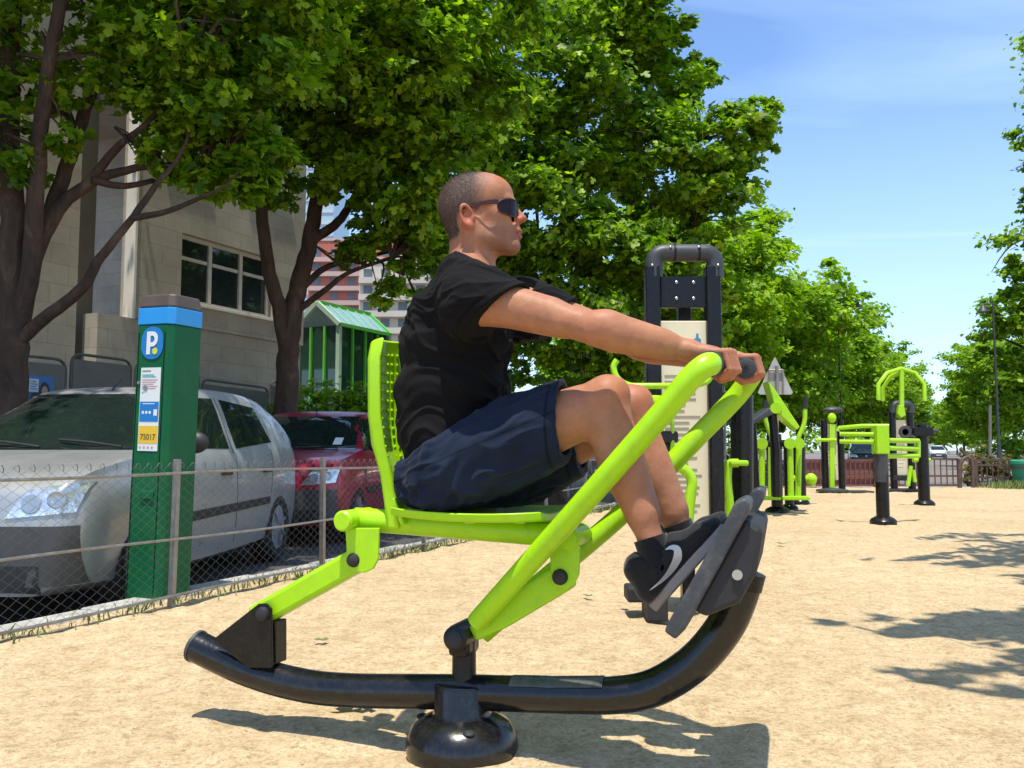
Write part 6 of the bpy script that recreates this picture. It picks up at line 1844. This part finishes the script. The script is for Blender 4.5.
# socks and shoes
for s_, sg in (('N', -1), ('F', 1)):
    K, A_ = J['kne' + s_], J['ank' + s_]; d = (A_ - K) / np.linalg.norm(A_ - K)
    a_, b_ = A_ - d * .022, A_ + d * .05
    MB().tube(curve_pts([a_, A_ + d * .015, b_], 4), [.0430, .0425, .0425, .042, .042, .043, .044, .045, .046], 24).build('sock', M_sock, person, smooth=True)
    # shoe frame: heel, direction of the toe along the plate, sole normal
    v = -.10 if s_ == 'N' else .11
    hl, to = MV(655, 606, -.10), MV(714, 540, -.10)
    fx = (to - hl) / np.linalg.norm(to - hl); fz = np.array([-fx[2], 0, fx[0]]); fy = np.array([0, 1.0, 0])
    if fz[2] < 0: fz = -fz
    o_ = np.array([hl[0], v, hl[2]]) if s_ == 'N' else np.array([hl[0] + .0, v, hl[2] + .0])
    FR = np.stack([fx, fy, fz], 1)
    f = lambda x, y, z: o_ + fx * x + fy * y + fz * z
    Fd = Field(np.minimum(f(-.08, -.09, -.06), f(.34, .09, .15)) - .12, np.maximum(f(-.08, -.09, -.06), f(.34, .09, .15)) + .12, .0035)
    Fd.cone(f(.035, 0, .045), f(.045, 0, .085), .040, .044, 0)
    Fd.ell(f(.035, 0, .035), (.045, .036, .04), .02, 'u', FR)
    Fd.cone(f(.09, 0, .055), f(.20, -sg * .004, .030), .046, .036, .03)
    Fd.ell(f(.205, -sg * .006, .024), (.066, .046, .030), .02, 'u', FR)
    Fd.cone(f(.10, 0, .085), f(.15, 0, .066), .030, .028, .02)
    def below(x, y, z): return ((x - o_[0]) * fz[0] + (z - o_[2]) * fz[2]) - .012 + 0 * y
    Fd.put(below, f(-.1, -.1, -.1), f(.4, .1, .1), .004, 's')
    Fd.D = Fd.D
    lo_s = np.minimum(f(-.1, -.1, -.1), f(.4, .1, .02)); hi_s = np.maximum(f(-.1, -.1, -.1), f(.4, .1, .02))
    Fd.cone(A_ - d * .03, A_ + d * .045, .045, .044, 0, 's')
    p, q = Fd.mesh(4); n = vnormals(p, q); p = p + n * (.0012 * vnoise(p * 60, 3))[:, None]
    shoe = link_mesh('shoe', mesh_np('shoe', p, q), M_shoe, person, smooth=True)
    bv = BVHTree.FromPolygons([tuple(x) for x in p], [tuple(int(i) for i in x) for x in q])
    prof2 = []
    for i in range(40):
        a = 2 * math.pi * i / 40; x = .128 + .138 * math.cos(a); y_ = (.040 + .010 * math.cos(a - .5)) * math.sin(a) * (1 if abs(math.cos(a)) < .9 else 1)
        prof2.append(Vector(f(x, y_ - sg * .004 * math.sin(a), -.012)))
    MB().prism(prof2, Vector(fz) * .026).build('sole', M_sole, shoe, smooth=True, sharp=40, bevel=.005)
    # curved side mark
    side = -1 if s_ == 'N' else -1
    cl = [(.050, .040), (.075, .026), (.105, .024), (.140, .034), (.168, .048)]; wd = [.002, .010, .015, .010, .001]
    cl2 = [(.030, .058), (.050, .034), (.072, .025), (.105, .032), (.135, .050), (.165, .070)]
    cl2 = [(.030, .034), (.070, .028), (.105, .029), (.135, .036), (.150, .049), (.145, .062), (.130, .070)]; wd2 = [.0008, .008, .0145, .020, .018, .011, .001]
    vs_, fs_ = [], []
    cc = curve_pts([Vector((a, 0, b)) for a, b in cl2], 4); ww = np.interp(np.linspace(0, 1, len(cc)), np.linspace(0, 1, len(wd2)), wd2)
    for i, c_ in enumerate(cc):
        t_ = (cc[min(i + 1, len(cc) - 1)] - cc[max(i - 1, 0)]).normalized(); pr = Vector((-t_.z, 0, t_.x))
        for k_ in (-.5, .5):
            pt_ = c_ + pr * float(ww[i]) * k_
            o3 = Vector(f(pt_.x, side * .12, pt_.z)); hh_ = bv.ray_cast(o3, Vector(fy * -side))
            vs_.append(tuple(hh_[0] + hh_[1] * .0012) if hh_[0] is not None else None)
    ok_ = [all(vs_[2 * i + j] is not None for j in (0, 1, 2, 3)) for i in range(len(cc) - 1)]
    vs2 = [v_ or tuple(f(.1, 0, .04)) for v_ in vs_]
    mb = MB(); mb.add(vs2, [(2 * i, 2 * i + 2, 2 * i + 3, 2 * i + 1) for i in range(len(cc) - 1) if ok_[i]]); mb.build('side_mark', M_silverlogo, shoe, smooth=True)
    mb = MB()
    for i in range(4):
        x = .10 + i * .022; z = .108 - i * .010
        mb.tube([f(x, -.022, z - .012), f(x + .004, 0, z + .003), f(x, .022, z - .012)], .0025, 6)
    mb.build('laces', M_sock, shoe, smooth=True)
    MB().prism([f(.088, -.026, .106), f(.102, -.026, .101), f(.094, -.024, .122)], Vector(fy) * -.003).build('tongue_label', M_silverlogo, shoe)

# ---- sunglasses
M_lens = pmat('dark brown lens', (.012, .006, .005), .10, spec=.22, rvar=.02)
M_sgf = pmat('dark brown frame', (.05, .014, .011), .35, spec=.3)
sgl = empty('sunglasses', (0, 0, 0), 0); sgl.parent = person
def wrap(a, z, off=0.0):                                        # point on the wrap-round front, a in degrees from the nose bridge
    return hd(.012 + (.108 + off) * math.cos(R(a)), (.084 + off) * math.sin(R(a)), z)
for sd in (1, -1):
    vs_, out_ = [], []
    ny_, nx_ = 12, 18
    for layer in (0.0, .0022):
        for j in range(ny_ + 1):
            for i in range(nx_ + 1):
                x = -1 + 2 * i / nx_; y_ = -1 + 2 * j / ny_
                # square to rounded
                rx = x * math.sqrt(1 - .38 * y_ * y_); ry = y_ * math.sqrt(1 - .42 * x * x)
                a = 33 + rx * 27; z = -.006 + ry * (.0255 - .003 * rx) - .0015 * rx
                vs_.append(wrap(sd * a, z, layer + .003 * (1 - rx * rx)))
    k_ = (nx_ + 1) * (ny_ + 1)
    g = lambda i, j, l: l * k_ + j * (nx_ + 1) + i
    fs_ = []
    for j in range(ny_):
        for i in range(nx_):
            fs_ += [(g(i, j, 0), g(i + 1, j, 0), g(i + 1, j + 1, 0), g(i, j + 1, 0)), (g(i, j, 1), g(i, j + 1, 1), g(i + 1, j + 1, 1), g(i + 1, j, 1))]
    bd = [(i, 0) for i in range(nx_)] + [(nx_, j) for j in range(ny_)] + [(i, ny_) for i in range(nx_, 0, -1)] + [(0, j) for j in range(ny_, 0, -1)]
    for a, b in zip(bd, bd[1:] + bd[:1]): fs_.append((g(*a, 0), g(*b, 0), g(*b, 1), g(*a, 1)))
    MB().add(vs_, fs_).build('lens', M_lens, sgl, smooth=True, sharp=50)
    rim = [vs_[g(i, j, 1)] for i, j in bd]
    m = MB(); m.tube([Vector(x) for x in rim], .0017, 6, closed=True)
    m.build('rim', M_sgf, sgl, smooth=True)
    # temple: flat bar from the outer corner to behind the ear
    tp = [wrap(sd * 58, .004, .002), wrap(sd * 64, .004, .003), hd(.030, sd * .081, .001), hd(.0, sd * .081, -.007), hd(-.030, sd * .081, -.012), hd(-.046, sd * .078, -.022)]
    m = MB(); cc = curve_pts([Vector(x) for x in tp], 4); hh_ = np.interp(np.linspace(0, 1, len(cc)), [0, .3, .6, 1], [.0075, .0058, .0042, .003])
    vs_ = []
    for i, c_ in enumerate(cc):
        o2 = Vector(Hl) * sd * .0016
        for (aa, bb) in ((-1, -1), (-1, 1), (1, 1), (1, -1)): vs_.append(c_ + o2 * aa + Vector((0, 0, 1)) * float(hh_[i]) * bb)
    nn = len(cc)
    m.add(vs_, [(0, 1, 2, 3), tuple(4 * (nn - 1) + i for i in (3, 2, 1, 0))] + [(4 * k2 + i, 4 * k2 + (i + 1) % 4, 4 * k2 + 4 + (i + 1) % 4, 4 * k2 + 4 + i) for k2 in range(nn - 1) for i in range(4)])
    m.build('temple', M_sgf, sgl, smooth=True, sharp=50)
m = MB(); m.tube(curve_pts([Vector(wrap(8, .012, .002)), Vector(wrap(0, .015, .003)), Vector(wrap(-8, .012, .002))], 4), .003, 8); m.build('bridge', M_sgf, sgl, smooth=True)
# ================================================================== other exercise machines, lamps, signs, railings
M_panel = pmat('cream instruction panel', (0.78, 0.68, 0.47), 0.5, var=.05)
M_pline = pmat('panel print', (0.35, 0.29, 0.20), .6)
M_pblue = pmat('panel blue mark', (0.05, 0.22, 0.34), .5)


class At:
    """draws shapes of one thing: pixel of the photograph + real distance -> point local to the thing"""
    def __init__(s, name, lab, px, py, Y, cat='exercise machine', group=None, z0=None):
        p = P(px, py, Y); s.Y = Y; s.o = Vector((p.x, Y, 0 if z0 is None else z0))
        s.root = empty(name, s.o, 0, lab, cat, group); s.k = Y / FPX
    def __call__(s, px, py, dy=0.0): return P(px, py, s.Y + dy) - s.o
    def tubes(s, nm, mat, lines, r, seg=10, rad=0.0, par=None):
        for ln in lines:
            pts = [s(*q) for q in ln]
            if rad: pts = fillet(pts, rad, 5)
            o = MB().tube(pts, r, seg).build(nm, mat, par or s.root, smooth=True, sharp=50)
        return o
    def post(s, nm, mat, px, r, ztop, dy=0.0, flange=None):
        x = s(px, 450, dy); m = MB(); m.lathe([(r, -.02), (r, ztop - .01), (r * .85, ztop)], (x.x, x.y, 0), seg=20)
        if flange: m.lathe([(flange, -.02), (flange, .025), (flange * .85, .05), (r * 1.1, .075)], (x.x, x.y, 0), seg=24)
        return m.build(nm, mat, s.root, smooth=True, sharp=40)


def zpx(py, Y): return P(512, py, Y).z


def panel(e, px0, px1, py0, py1, dy, lines=12, mark=True):
    a, b = e(px0, py0, dy), e(px1, py1, dy); w_, h_ = b.x - a.x, a.z - b.z
    m = MB(); m.box(((a.x + b.x) / 2, a.y, (a.z + b.z) / 2), (w_, .012, h_)); pn = m.build('instruction_panel', M_panel, e.root, bevel=.004)
    m = MB(); rr = random.Random(3)
    for q in range(lines):
        ln = w_ * rr.uniform(.4, .8); m.box((a.x + w_ * .1 + ln / 2, a.y - .0075, a.z - h_ * (.25 + .68 * q / lines)), (ln, .001, h_ * .010))
    m.build('print_lines', M_pline, pn)
    if mark:
        m = MB(); c = Vector((b.x - w_ * .2, a.y - .0068, a.z - h_ * .085)); s_ = w_ * .075
        m.prism([c + Vector(q) * s_ for q in ((-1, 0, -1.4), (1, 0, -1.4), (1, 0, .1), (.35, 0, .5), (.3, 0, 1.7), (-.3, 0, 1.7), (-.35, 0, .5), (-1, 0, .1))], (0, -.001, 0)); m.build('blue_pictogram', M_pblue, pn)


# ---- the black arched frame with the instruction panel
Y = 4.5
e = At('exercise_frame', 'tall black arched exercise frame with cream instruction panel behind the pulled handles', 685, 610, Y)
zt = zpx(268, Y)
for px in (654, 715):
    c = e(px, 450); MB().box((c.x, c.y, zt / 2), (.076, .09, zt + .02)).build('post', M_black, e.root, bevel=.012)
a, b = e(654, 272), e(715, 272); r_ = .050
top = zpx(253, Y)
m = MB(); m.tube(fillet([a + Vector((0, 0, -.03)), Vector((a.x, a.y, top)), Vector((b.x, b.y, top)), b + Vector((0, 0, -.03))], .11, 8), .046, 18)
ar = m.build('arch', M_plastic, e.root, smooth=True)
m = MB()
for px in (674, 698): c = e(px, 253); m.tube([c - Vector((.006, 0, 0)), c + Vector((.006, 0, 0))], .0485, 18)
m.build('arch_seam', M_black, ar, smooth=True)
m = MB()
for px, py in ((651, 267), (716, 267), (669, 249), (697, 249)): c = e(px, py); m.sphere((c.x, c.y - .046, c.z), (.007, .005, .007), 8, 6)
m.build('screw', M_bolt, ar)
c0, c1 = e(660, 277), e(709, 308)
m = MB(); m.box(((c0.x + c1.x) / 2, e(0, 450).y, (c0.z + c1.z) / 2), (c1.x - c0.x + .0, .03, c0.z - c1.z)); pt_ = m.build('mounting_plate', M_black, e.root, bevel=.004)
m = MB()
for px, py in ((676, 283), (693, 283), (676, 299), (693, 299)): c = e(px, py); m.sphere((c.x, c.y - .017, c.z), (.009, .005, .009), 8, 6)
m.build('bolt_head', M_bolt, pt_)
panel(e, 659, 710, 321, 545, .0, 26)
m = MB(); c = e(685, 560); m.box((c.x, c.y, zpx(552, Y)), (.36, .05, .05)); m.box((e(685, 400, .25).x, e(685, 400, .25).y, zpx(300, Y) / 2), (.07, .07, zpx(260, Y))); m.build('rear_post', M_black, e.root, bevel=.006)
# grips, levers and footrests of the frame
e.tubes('press_handle', M_lime, [[(617, 360, -.20), (613, 366, -.20), (616, 378, -.21), (628, 386, -.22), (660, 386, -.24), (694, 386, -.22), (709, 381, -.20), (712, 371, -.20), (714, 364, -.2)]], .0155, 12, .04)
e.tubes('lever_arm', M_lime, [[(648, 402, -.25), (672, 402, -.2)]], .034, 18)
e.tubes('lever_arm', M_lime, [[(671, 392, -.16), (673, 440, -.16), (668, 478, -.16)]], .010, 8)
m = MB(); c = e(664, 437, -.12); m.box(c, (.13, .10, .06)); m.box(e(666, 452, -.12), (.05, .06, .1)); m.build('lever_pivot', M_rubber, e.root, bevel=.015)
e.tubes('foot_lever', M_lime, [[(662, 468, -.15), (681, 466, -.15), (693, 478, -.15), (690, 500, -.15), (686, 548, -.15)]], .026, 14, .06)
e.tubes('foot_lever', M_lime, [[(738, 463, .25), (728, 463, .25), (727, 480, .25), (730, 505, .25), (728, 545, .25)]], .024, 14, .05)
m = MB(); c = e(737, 463, .25); m.box(c, (.10, .12, .03)); m.build('lever_pedal', M_lime, e.root, bevel=.01)
c = e(742, 450, .35)
e.tubes('side_post', M_black, [[(742, 395, .35), (742, 600, .35)]], .062, 20)
c = e(634, 592, -.05)
m = MB(); m.box((c.x, c.y, zpx(591, Y)), (.085, .16, .075)); m.build('foot_block', M_rubber, e.root, bevel=.012)
m = MB(); a = e(650, 560, -.15); m.box((a.x + .02, a.y, .175), (.10, .20, .35)); m.build('base_stand', M_rubber, e.root, bevel=.008)

# ---- stepper with a tilted lime board
Y = 11.6
e = At('walking_trainer', 'double swing walking trainer with lime legs and a tilted board under the road sign', 780, 510, Y)
e.post('post', M_black, 776, .075, zpx(434, Y), 0, .16); e.post('post', M_black, 788, .06, zpx(440, Y), .5, .12)
e.tubes('swing_leg', M_lime, [[(762, 444, -.1), (762, 498, -.1)], [(771, 444, .35), (771, 496, .35)], [(790, 444, -.1), (791, 500, -.1)], [(799, 444, .35), (798, 496, .35)]], .040, 10)
e.tubes('axle', M_black, [[(758, 443.5), (802, 443.5)]], .05, 12)
for px in (762, 790, 799): MB().tube([e(px, 443.5, -.16), e(px, 443.5, .04)], .075, 14).build('bearing', M_lime, e.root, smooth=True)
e.tubes('handlebar', M_lime, [[(805, 408, .2), (805, 423, .2), (798, 438, .2), (799, 446, .2)], [(765, 408, .4), (765, 420, .4), (772, 438, .4), (771, 446, .4)]], .030, 10, .12)
e.tubes('hand_grip', M_rubber, [[(805.5, 397, .2), (805, 409, .2)], [(765, 400, .4), (765, 410, .4)]], .034, 10)
for px, dy in ((766, -.1), (795, -.1), (794, .35)): MB().box(e(px, 498, dy), (.36, .14, .05)).build('foot_tread', M_lime, e.root, bevel=.01)
e2 = At('sit_up_board', 'tilted lime backboard with a long black seat pad near the triangular sign', 775, 500, 11.0)
a, b = e2(769, 382), e2(799, 428)
m = MB(); d = (b - a).normalized(); m.prism([e2(768, 381, -.12), e2(775, 389, -.12), e2(800, 427, -.12), e2(797, 430, -.12), e2(779, 414, -.12), e2(775, 406, -.12)], (0, .26, 0)); m.build('backboard', M_lime, e2.root, bevel=.01)
e2.tubes('pivot', M_lime, [[(776, 408, -.18), (776, 408, .25)]], .07, 14)
m = MB(); m.prism([e2(737, 433, -.16), e2(739, 428, -.16), e2(770, 407, -.16), e2(777, 410, -.16), e2(774, 414, -.16)], (0, .36, 0)); m.build('seat_pad', M_plastic, e2.root, bevel=.02)
e2.tubes('post', M_black, [[(772, 412), (776, 450), (777, 497)], [(752, 424, .1), (756, 498, .1)]], .055, 12)
e3 = At('foot_trainer', 'small lime foot pedals standing behind the walking trainer', 808, 500, 13.4)
e3.tubes('arm', M_lime, [[(790, 478), (812, 479), (812, 486)]], .05, 10, .1); m = MB(); m.sphere(e3(811, 479), .09); m.build('hub', M_lime, e3.root, smooth=True)
e3.post('post', M_black, 799, .09, zpx(440, 13.4), 0, .14)

# ---- twin station with a black hood
Y = 17.2
e = At('twist_station', 'slim station with a black round hood and a lime column near the railing', 833, 488, Y)
e.post('post', M_black, 824.5, .065, zpx(420, Y)); e.post('post', M_black, 841, .065, zpx(420, Y))
panel(e, 826, 839, 424, 480, .02, 10, False)
m = MB(); c = e(833, 410); m.sphere(c, (.20, .16, .07), 20, 10); m.build('hood', M_plastic, e.root, smooth=True)
m = MB(); c = e(832, 418, -.12); m.sphere(c, (.085, .06, .10)); m.bar(e(832, 424, -.12), e(832, 488, -.12), .05, .10, (0, 1, 0)); m.build('column', M_lime, e.root, smooth=True, bevel=.01)
e.tubes('hand_bar', M_lime, [[(815, 440, -.15), (836, 440, -.15)]], .035, 10)
m = MB(); c = e(832, 487, -.1); m.lathe([(.30, -.02), (.30, .02), (.1, .05)], (c.x, c.y, .03)); m.box((e(832, 0, 0).x, 0, .01), (.9, .5, .03)); m.build('turn_plate', M_plastic, e.root, smooth=True)

# ---- leg press on two black posts
Y = 9.9
e = At('leg_press', 'leg press with lime rails on a thick black post in the middle of the sand', 880, 523, Y)
e.post('post', M_black, 881, .072, zpx(452, Y), 0, .145)
e.tubes('post_sleeve', pmat('dark grey metal', (.06, .06, .062), .4, .3), [[(881, 452), (881, 482)]], .076, 20)
m = MB(); a, b = e(873.5, 425), e(887, 454); m.box(((a.x + b.x) / 2, 0, (a.z + b.z) / 2), (b.x - a.x, .17, a.z - b.z)); m.build('head_box', M_lime, e.root, bevel=.012)
e.tubes('rail', M_lime, [[(889, 426, .0), (862, 426, .1), (839, 428, .25), (838, 431, .25)], [(874, 434.5), (840, 434, .2)], [(874, 441), (862, 441, .1), (858, 437, .1)], [(874, 442), (840, 441.5, .2)]], .026, 10)
e.tubes('rail', M_lime, [[(888, 440.5), (918, 441, .3)], [(888, 448), (917, 449, .3)], [(884, 456), (918, 456, .3)], [(918, 441, .3), (918, 457, .3)]], .030, 10)
# ---- pull down station with arched bars
Y = 17.6
e = At('pull_down_station', 'pull down station with lime arched bars above a cream panel', 901, 487, Y)
for px in (893, 911): e.post('post', M_black, px, .07, zpx(412, Y))
e.tubes('arch', M_plastic, [[(893, 413), (893, 404), (911, 404), (911, 413)]], .075, 12, .12)
panel(e, 895.5, 908, 420, 475, .03, 10, False)
m = MB(); m.bar(e(901.5, 368, -.1), e(901.5, 412, -.1), .08, .08, (0, 1, 0)); m.prism([e(899, 405, -.15), e(904, 405, -.15), e(906, 415, -.15), e(901.5, 418, -.15), e(898, 414, -.15)], (0, .12, 0)); m.build('column', M_lime, e.root, bevel=.01)
e.tubes('pull_bar', M_lime, [[(878.5, 400, -.3), (878.5, 384, -.3), (887, 373, -.2), (901, 368.5, -.1), (915, 373, -.2), (924, 384, -.3), (924.5, 401, -.3)], [(883, 401, .2), (883, 388, .2), (890, 377, .1), (901, 371, 0)]], .042, 10)
e.tubes('foot_bar', M_lime, [[(911, 466, -.3), (909, 480, -.3), (908, 486, -.3)], [(913, 470, -.3), (915, 482, -.3)]], .04, 8)
m = MB(); m.box((0, 0, .02), (.75, .5, .05)); c = e(902, 478, -.05); m.box((c.x, c.y, zpx(478, Y)), (.36, .1, .1)); m.build('base_stand', M_rubber, e.root, bevel=.01)
# ---- arm wheel post
Y = 13.2
e = At('arm_cycle', 'black post with round arm wheels and short lime handle beside the pull down station', 923, 503, Y)
e.post('post', M_black, 922.5, .085, zpx(424, Y), 0, .15)
m = MB(); m.box(e(921, 432), (.30, .2, .14)); m.build('gear_box', M_black, e.root, bevel=.02)
e.tubes('crank', M_plastic, [[(907, 431), (938, 431)], [(908, 426), (908, 434)]], .03, 8)
m = MB(); c = e(905, 432, -.1); m.lathe([(.09, -.02), (.1, 0), (.09, .02), (.05, .02), (.05, -.02)], c, (0, -1, 0), 20); m.build('arm_wheel', M_plastic, e.root, smooth=True)
e.tubes('handle', M_lime, [[(913, 460), (930, 460)], [(923.5, 459), (923.5, 479)]], .036, 10); m = MB(); m.sphere(e(923.5, 478), .07); m.build('knob', M_lime, e.root, smooth=True)

# ------------------------------------------------------------------ triangular road sign seen from behind
e = At('road_sign', 'grey back of a triangular road sign under the trees', 777, 470, 15.0, 'road sign', z0=ZS)
T3 = [e(776, 355), e(759, 394), e(757.5, 391.5), e(774, 356)]
tri = [e(775.5, 357.5), e(793, 392.5), e(791, 394.5), e(760, 394.5), e(758, 392.5), e(774.5, 357.5)]
m = MB(); m.prism(tri, (0, .02, 0)); pl = m.build('sign_plate', pmat('bare sign metal', (.40, .40, .37), .6, .1, var=.1), e.root)
e.tubes('bracket', M_steel, [[(769, 370, -.03), (783, 370, -.03)], [(769, 370, -.03), (769, 393, -.03)], [(783, 370, -.03), (783, 393, -.03)]], .018, 6, par=pl)
e.tubes('post', M_steel, [[(777, 366, -.05), (777, 487, -.05)]], .03, 8)
# a white building sign far back by the hands: the pale frame between the posts
e = At('notice_board', 'small pale framed notice board on a thin post seen past the far hand', 729, 455, 20.3, 'notice board', z0=ZS)
e.tubes('frame', M_steel, [[(724, 372), (738, 372), (738, 392), (724, 392), (724, 372)]], .03, 6)
e.tubes('post', M_steel, [[(749, 396), (749, 478)], [(725, 392), (725, 478)]], .03, 6)

# ------------------------------------------------------------------ street lamps
M_lamp = pmat('dark lamp metal', (.05, .055, .055), .5, .3)
for (px, pl_, ptop, Y, lab) in ((842, 858, 300, 32.0, 'tall street lamp above the twist station, its lamp reaching right'), (999, 983, 303, 24.0, 'tall street lamp by the right row of trees, its lamp reaching left')):
    e = At('street_lamp', lab, px, 450, Y, 'street lamp', 'street lamps along the boulevard', z0=ZS)
    zt = zpx(ptop, Y) - ZS
    m = MB(); m.lathe([(.07, 0), (.07, .9), (.042, 1.1), (.03, zt * .6), (.024, zt)], (0, 0, 0), seg=14); m.build('post', M_lamp, e.root, smooth=True)
    s_ = 1 if pl_ > px else -1
    e.tubes('arm', M_lamp, [[(px, ptop + 6), (px + 4 * s_, ptop + 1), (pl_, ptop + 1), (pl_, ptop + 5)]], .022, 8, .2)
    c = e(pl_, ptop + 7)
    m = MB(); m.lathe([(.02, .17), (.04, .13), (.07, .07), (.15, -.03), (.16, -.06), (.12, -.07)], c, (0, 0, 1), 20); m.build('lamp_shade', M_lamp, e.root, smooth=True)
e = At('thin_pole', 'thin grey pole among the right row trunks', 990, 450, 36.0, 'pole', z0=ZS)
e.tubes('shaft', M_steel, [[(990, 405), (990, 455.5)]], .06, 8)

# ------------------------------------------------------------------ far railings
M_rail = pmat('rust red railing paint', (.15, .055, .045), .6, var=.25, vscale=8)
M_rail2 = pmat('brown railing paint', (.10, .06, .045), .6, var=.25, vscale=8)


def railing(lab, px0, px1, Y, pt, pb, n, mat, solid=False, rails=(0., .35, 1.)):
    e = At('metal_railing', lab, px0, pb, Y, 'railing', 'metal railings at the far end of the sand')
    zt_, zb_ = zpx(pt, Y), .04
    a, b = e(px0, 450).x, e(px1, 450).x
    for x in (a, b): MB().box((x, 0, zt_ / 2), (.06, .06, zt_)).build('post', mat, e.root)
    m = MB()
    for t_ in rails: m.box(((a + b) / 2, 0, zb_ + (zt_ - zb_) * t_), (b - a, .03, .04))
    for q in range(1, n): m.box((a + (b - a) * q / n, 0, (zt_ + zb_) / 2), (.02, .02, zt_ - zb_))
    m.build('bars', mat, e.root)
    if solid:
        m = MB(); m.box(((a + b) / 2, .04, (zt_ + zb_) / 2), (b - a, .01, (zt_ - zb_) * .94)); m.build('infill_sheet', pmat('dull red mesh sheet', (.20, .085, .075), .8, var=.2, vscale=3), e.root)


railing('grey brown railing left of the twist station', 742, 800, 19.5, 461, 487, 14, M_rail2)
railing('rust red railing panel beside the black twist station', 801, 829, 19.5, 460, 487, 6, M_rail, True)
railing('rust red railing panel between the twist station and leg press', 830, 874, 19.5, 460, 487, 9, M_rail, True)
railing('thin barred railing behind the arm cycle', 886, 958, 19.5, 459, 487, 12, M_rail2)
railing('open brown railing in front of the dry bush', 975, 1014, 19.5, 460, 487, 7, M_rail2, False, (0., .3, .8, 1.))
railing('brown railing past the green bin', 1030, 1090, 19.5, 460, 487, 9, M_rail2)
e = At('bent_hoop', 'dark bent hoop with a slanted bar closing the railing gap', 961, 487, 19.3, 'hoop')
e.tubes('hoop', M_rail2, [[(960, 488), (960, 465), (963, 459), (967, 456.5), (971, 459), (973, 468), (973, 488)]], .045, 10)
e.tubes('slanted_bar', M_rail2, [[(960, 448.5), (972, 461)]], .035, 8)
# green litter bin
e = At('litter_bin', 'green litter bin at the right edge of the sand', 1020, 489, 19.2, 'litter bin')
m = MB(); c = e(1022, 450); zt_ = zpx(461, 19.2)
m.lathe([(.17, 0), (.19, .02), (.23, zt_ - .08), (.25, zt_ - .06), (.25, zt_), (.2, zt_ + .03)], (c.x, 0, 0), seg=24); m.build('bin_body', pmat('bin green', (.02, .24, .13), .5, var=.1), e.root, smooth=True)
m = MB(); m.lathe([(.26, 0), (.26, .05)], (c.x, 0, zt_ * .72), seg=24); m.build('bin_band', M_plastic, e.root, smooth=True)
# grass by the bin
rg = np.random.default_rng(77); gv, gf = [], []
for i in range(1500):
    x = P(rg.uniform(1000, 1060), 450, 19.1).x + rg.normal() * .2; y = 19.1 + rg.uniform(-.5, .5); hgt = rg.uniform(.06, .2); a = rg.uniform(0, 6.28)
    n0 = len(gv); dx, dy = .012 * math.cos(a), .012 * math.sin(a); lx, ly = rg.normal(size=2) * .05
    gv += [(x - dx, y - dy, -.01), (x + dx, y + dy, -.01), (x + lx * .5 + dx, y + ly * .5, hgt * .6), (x + lx, y + ly, hgt)]; gf.append((n0, n0 + 1, n0 + 2, n0 + 3))
o = link_mesh('grass_tuft', mesh_np('grass_tuft', gv, gf), M_grass); tag(o, 'tall green grass around the foot of the litter bin', 'grass', kind='stuff')

# ------------------------------------------------------------------ fallen leaves on the sand
M_fall = pmat('fallen leaf green', (.17, .20, .05), .6, var=.3, vscale=20)
for (px, py, sz, rz, lab) in ((345, 706, .10, .3, 'larger green fallen leaf lying under the black ground tube'), (322, 643, .055, 1.4, 'small green fallen leaf behind the ground tube'), (366, 707, .06, 2.2, 'small fallen leaf beside the larger leaf under the tube'), (588, 598, .05, .8, 'dry fallen leaf on the sand behind the front link'), (782, 545, .09, 2.6, 'dark fallen leaf right of the footplates')):
    p = G(px, py, .004); hv = np.random.default_rng(int(px)); vs_ = []
    Mx = Matrix.Rotation(rz, 3, 'Z')
    for (x, y, z) in LEAF_V: vs_.append(tuple(Mx @ Vector((x * sz, y * sz, .012 + z * sz * 1.3 + .01 * y * y))))
    mb = MB(); n = len(vs_)
    mb.add(vs_ + [(a, b, c - .001) for a, b, c in vs_], [tuple(int(i) for i in f) for f in LEAF_F] + [tuple(int(i) + n for i in reversed(f)) for f in LEAF_F])
    o = mb.build('fallen_leaf', M_fall, fix=False); o.location = p; tag(o, lab, 'leaf', 'fallen leaves on the sand')

print('OBJECTS', len(bpy.data.objects), 'TRIS', sum(len(o.data.polygons) for o in bpy.data.objects if o.type == 'MESH'))
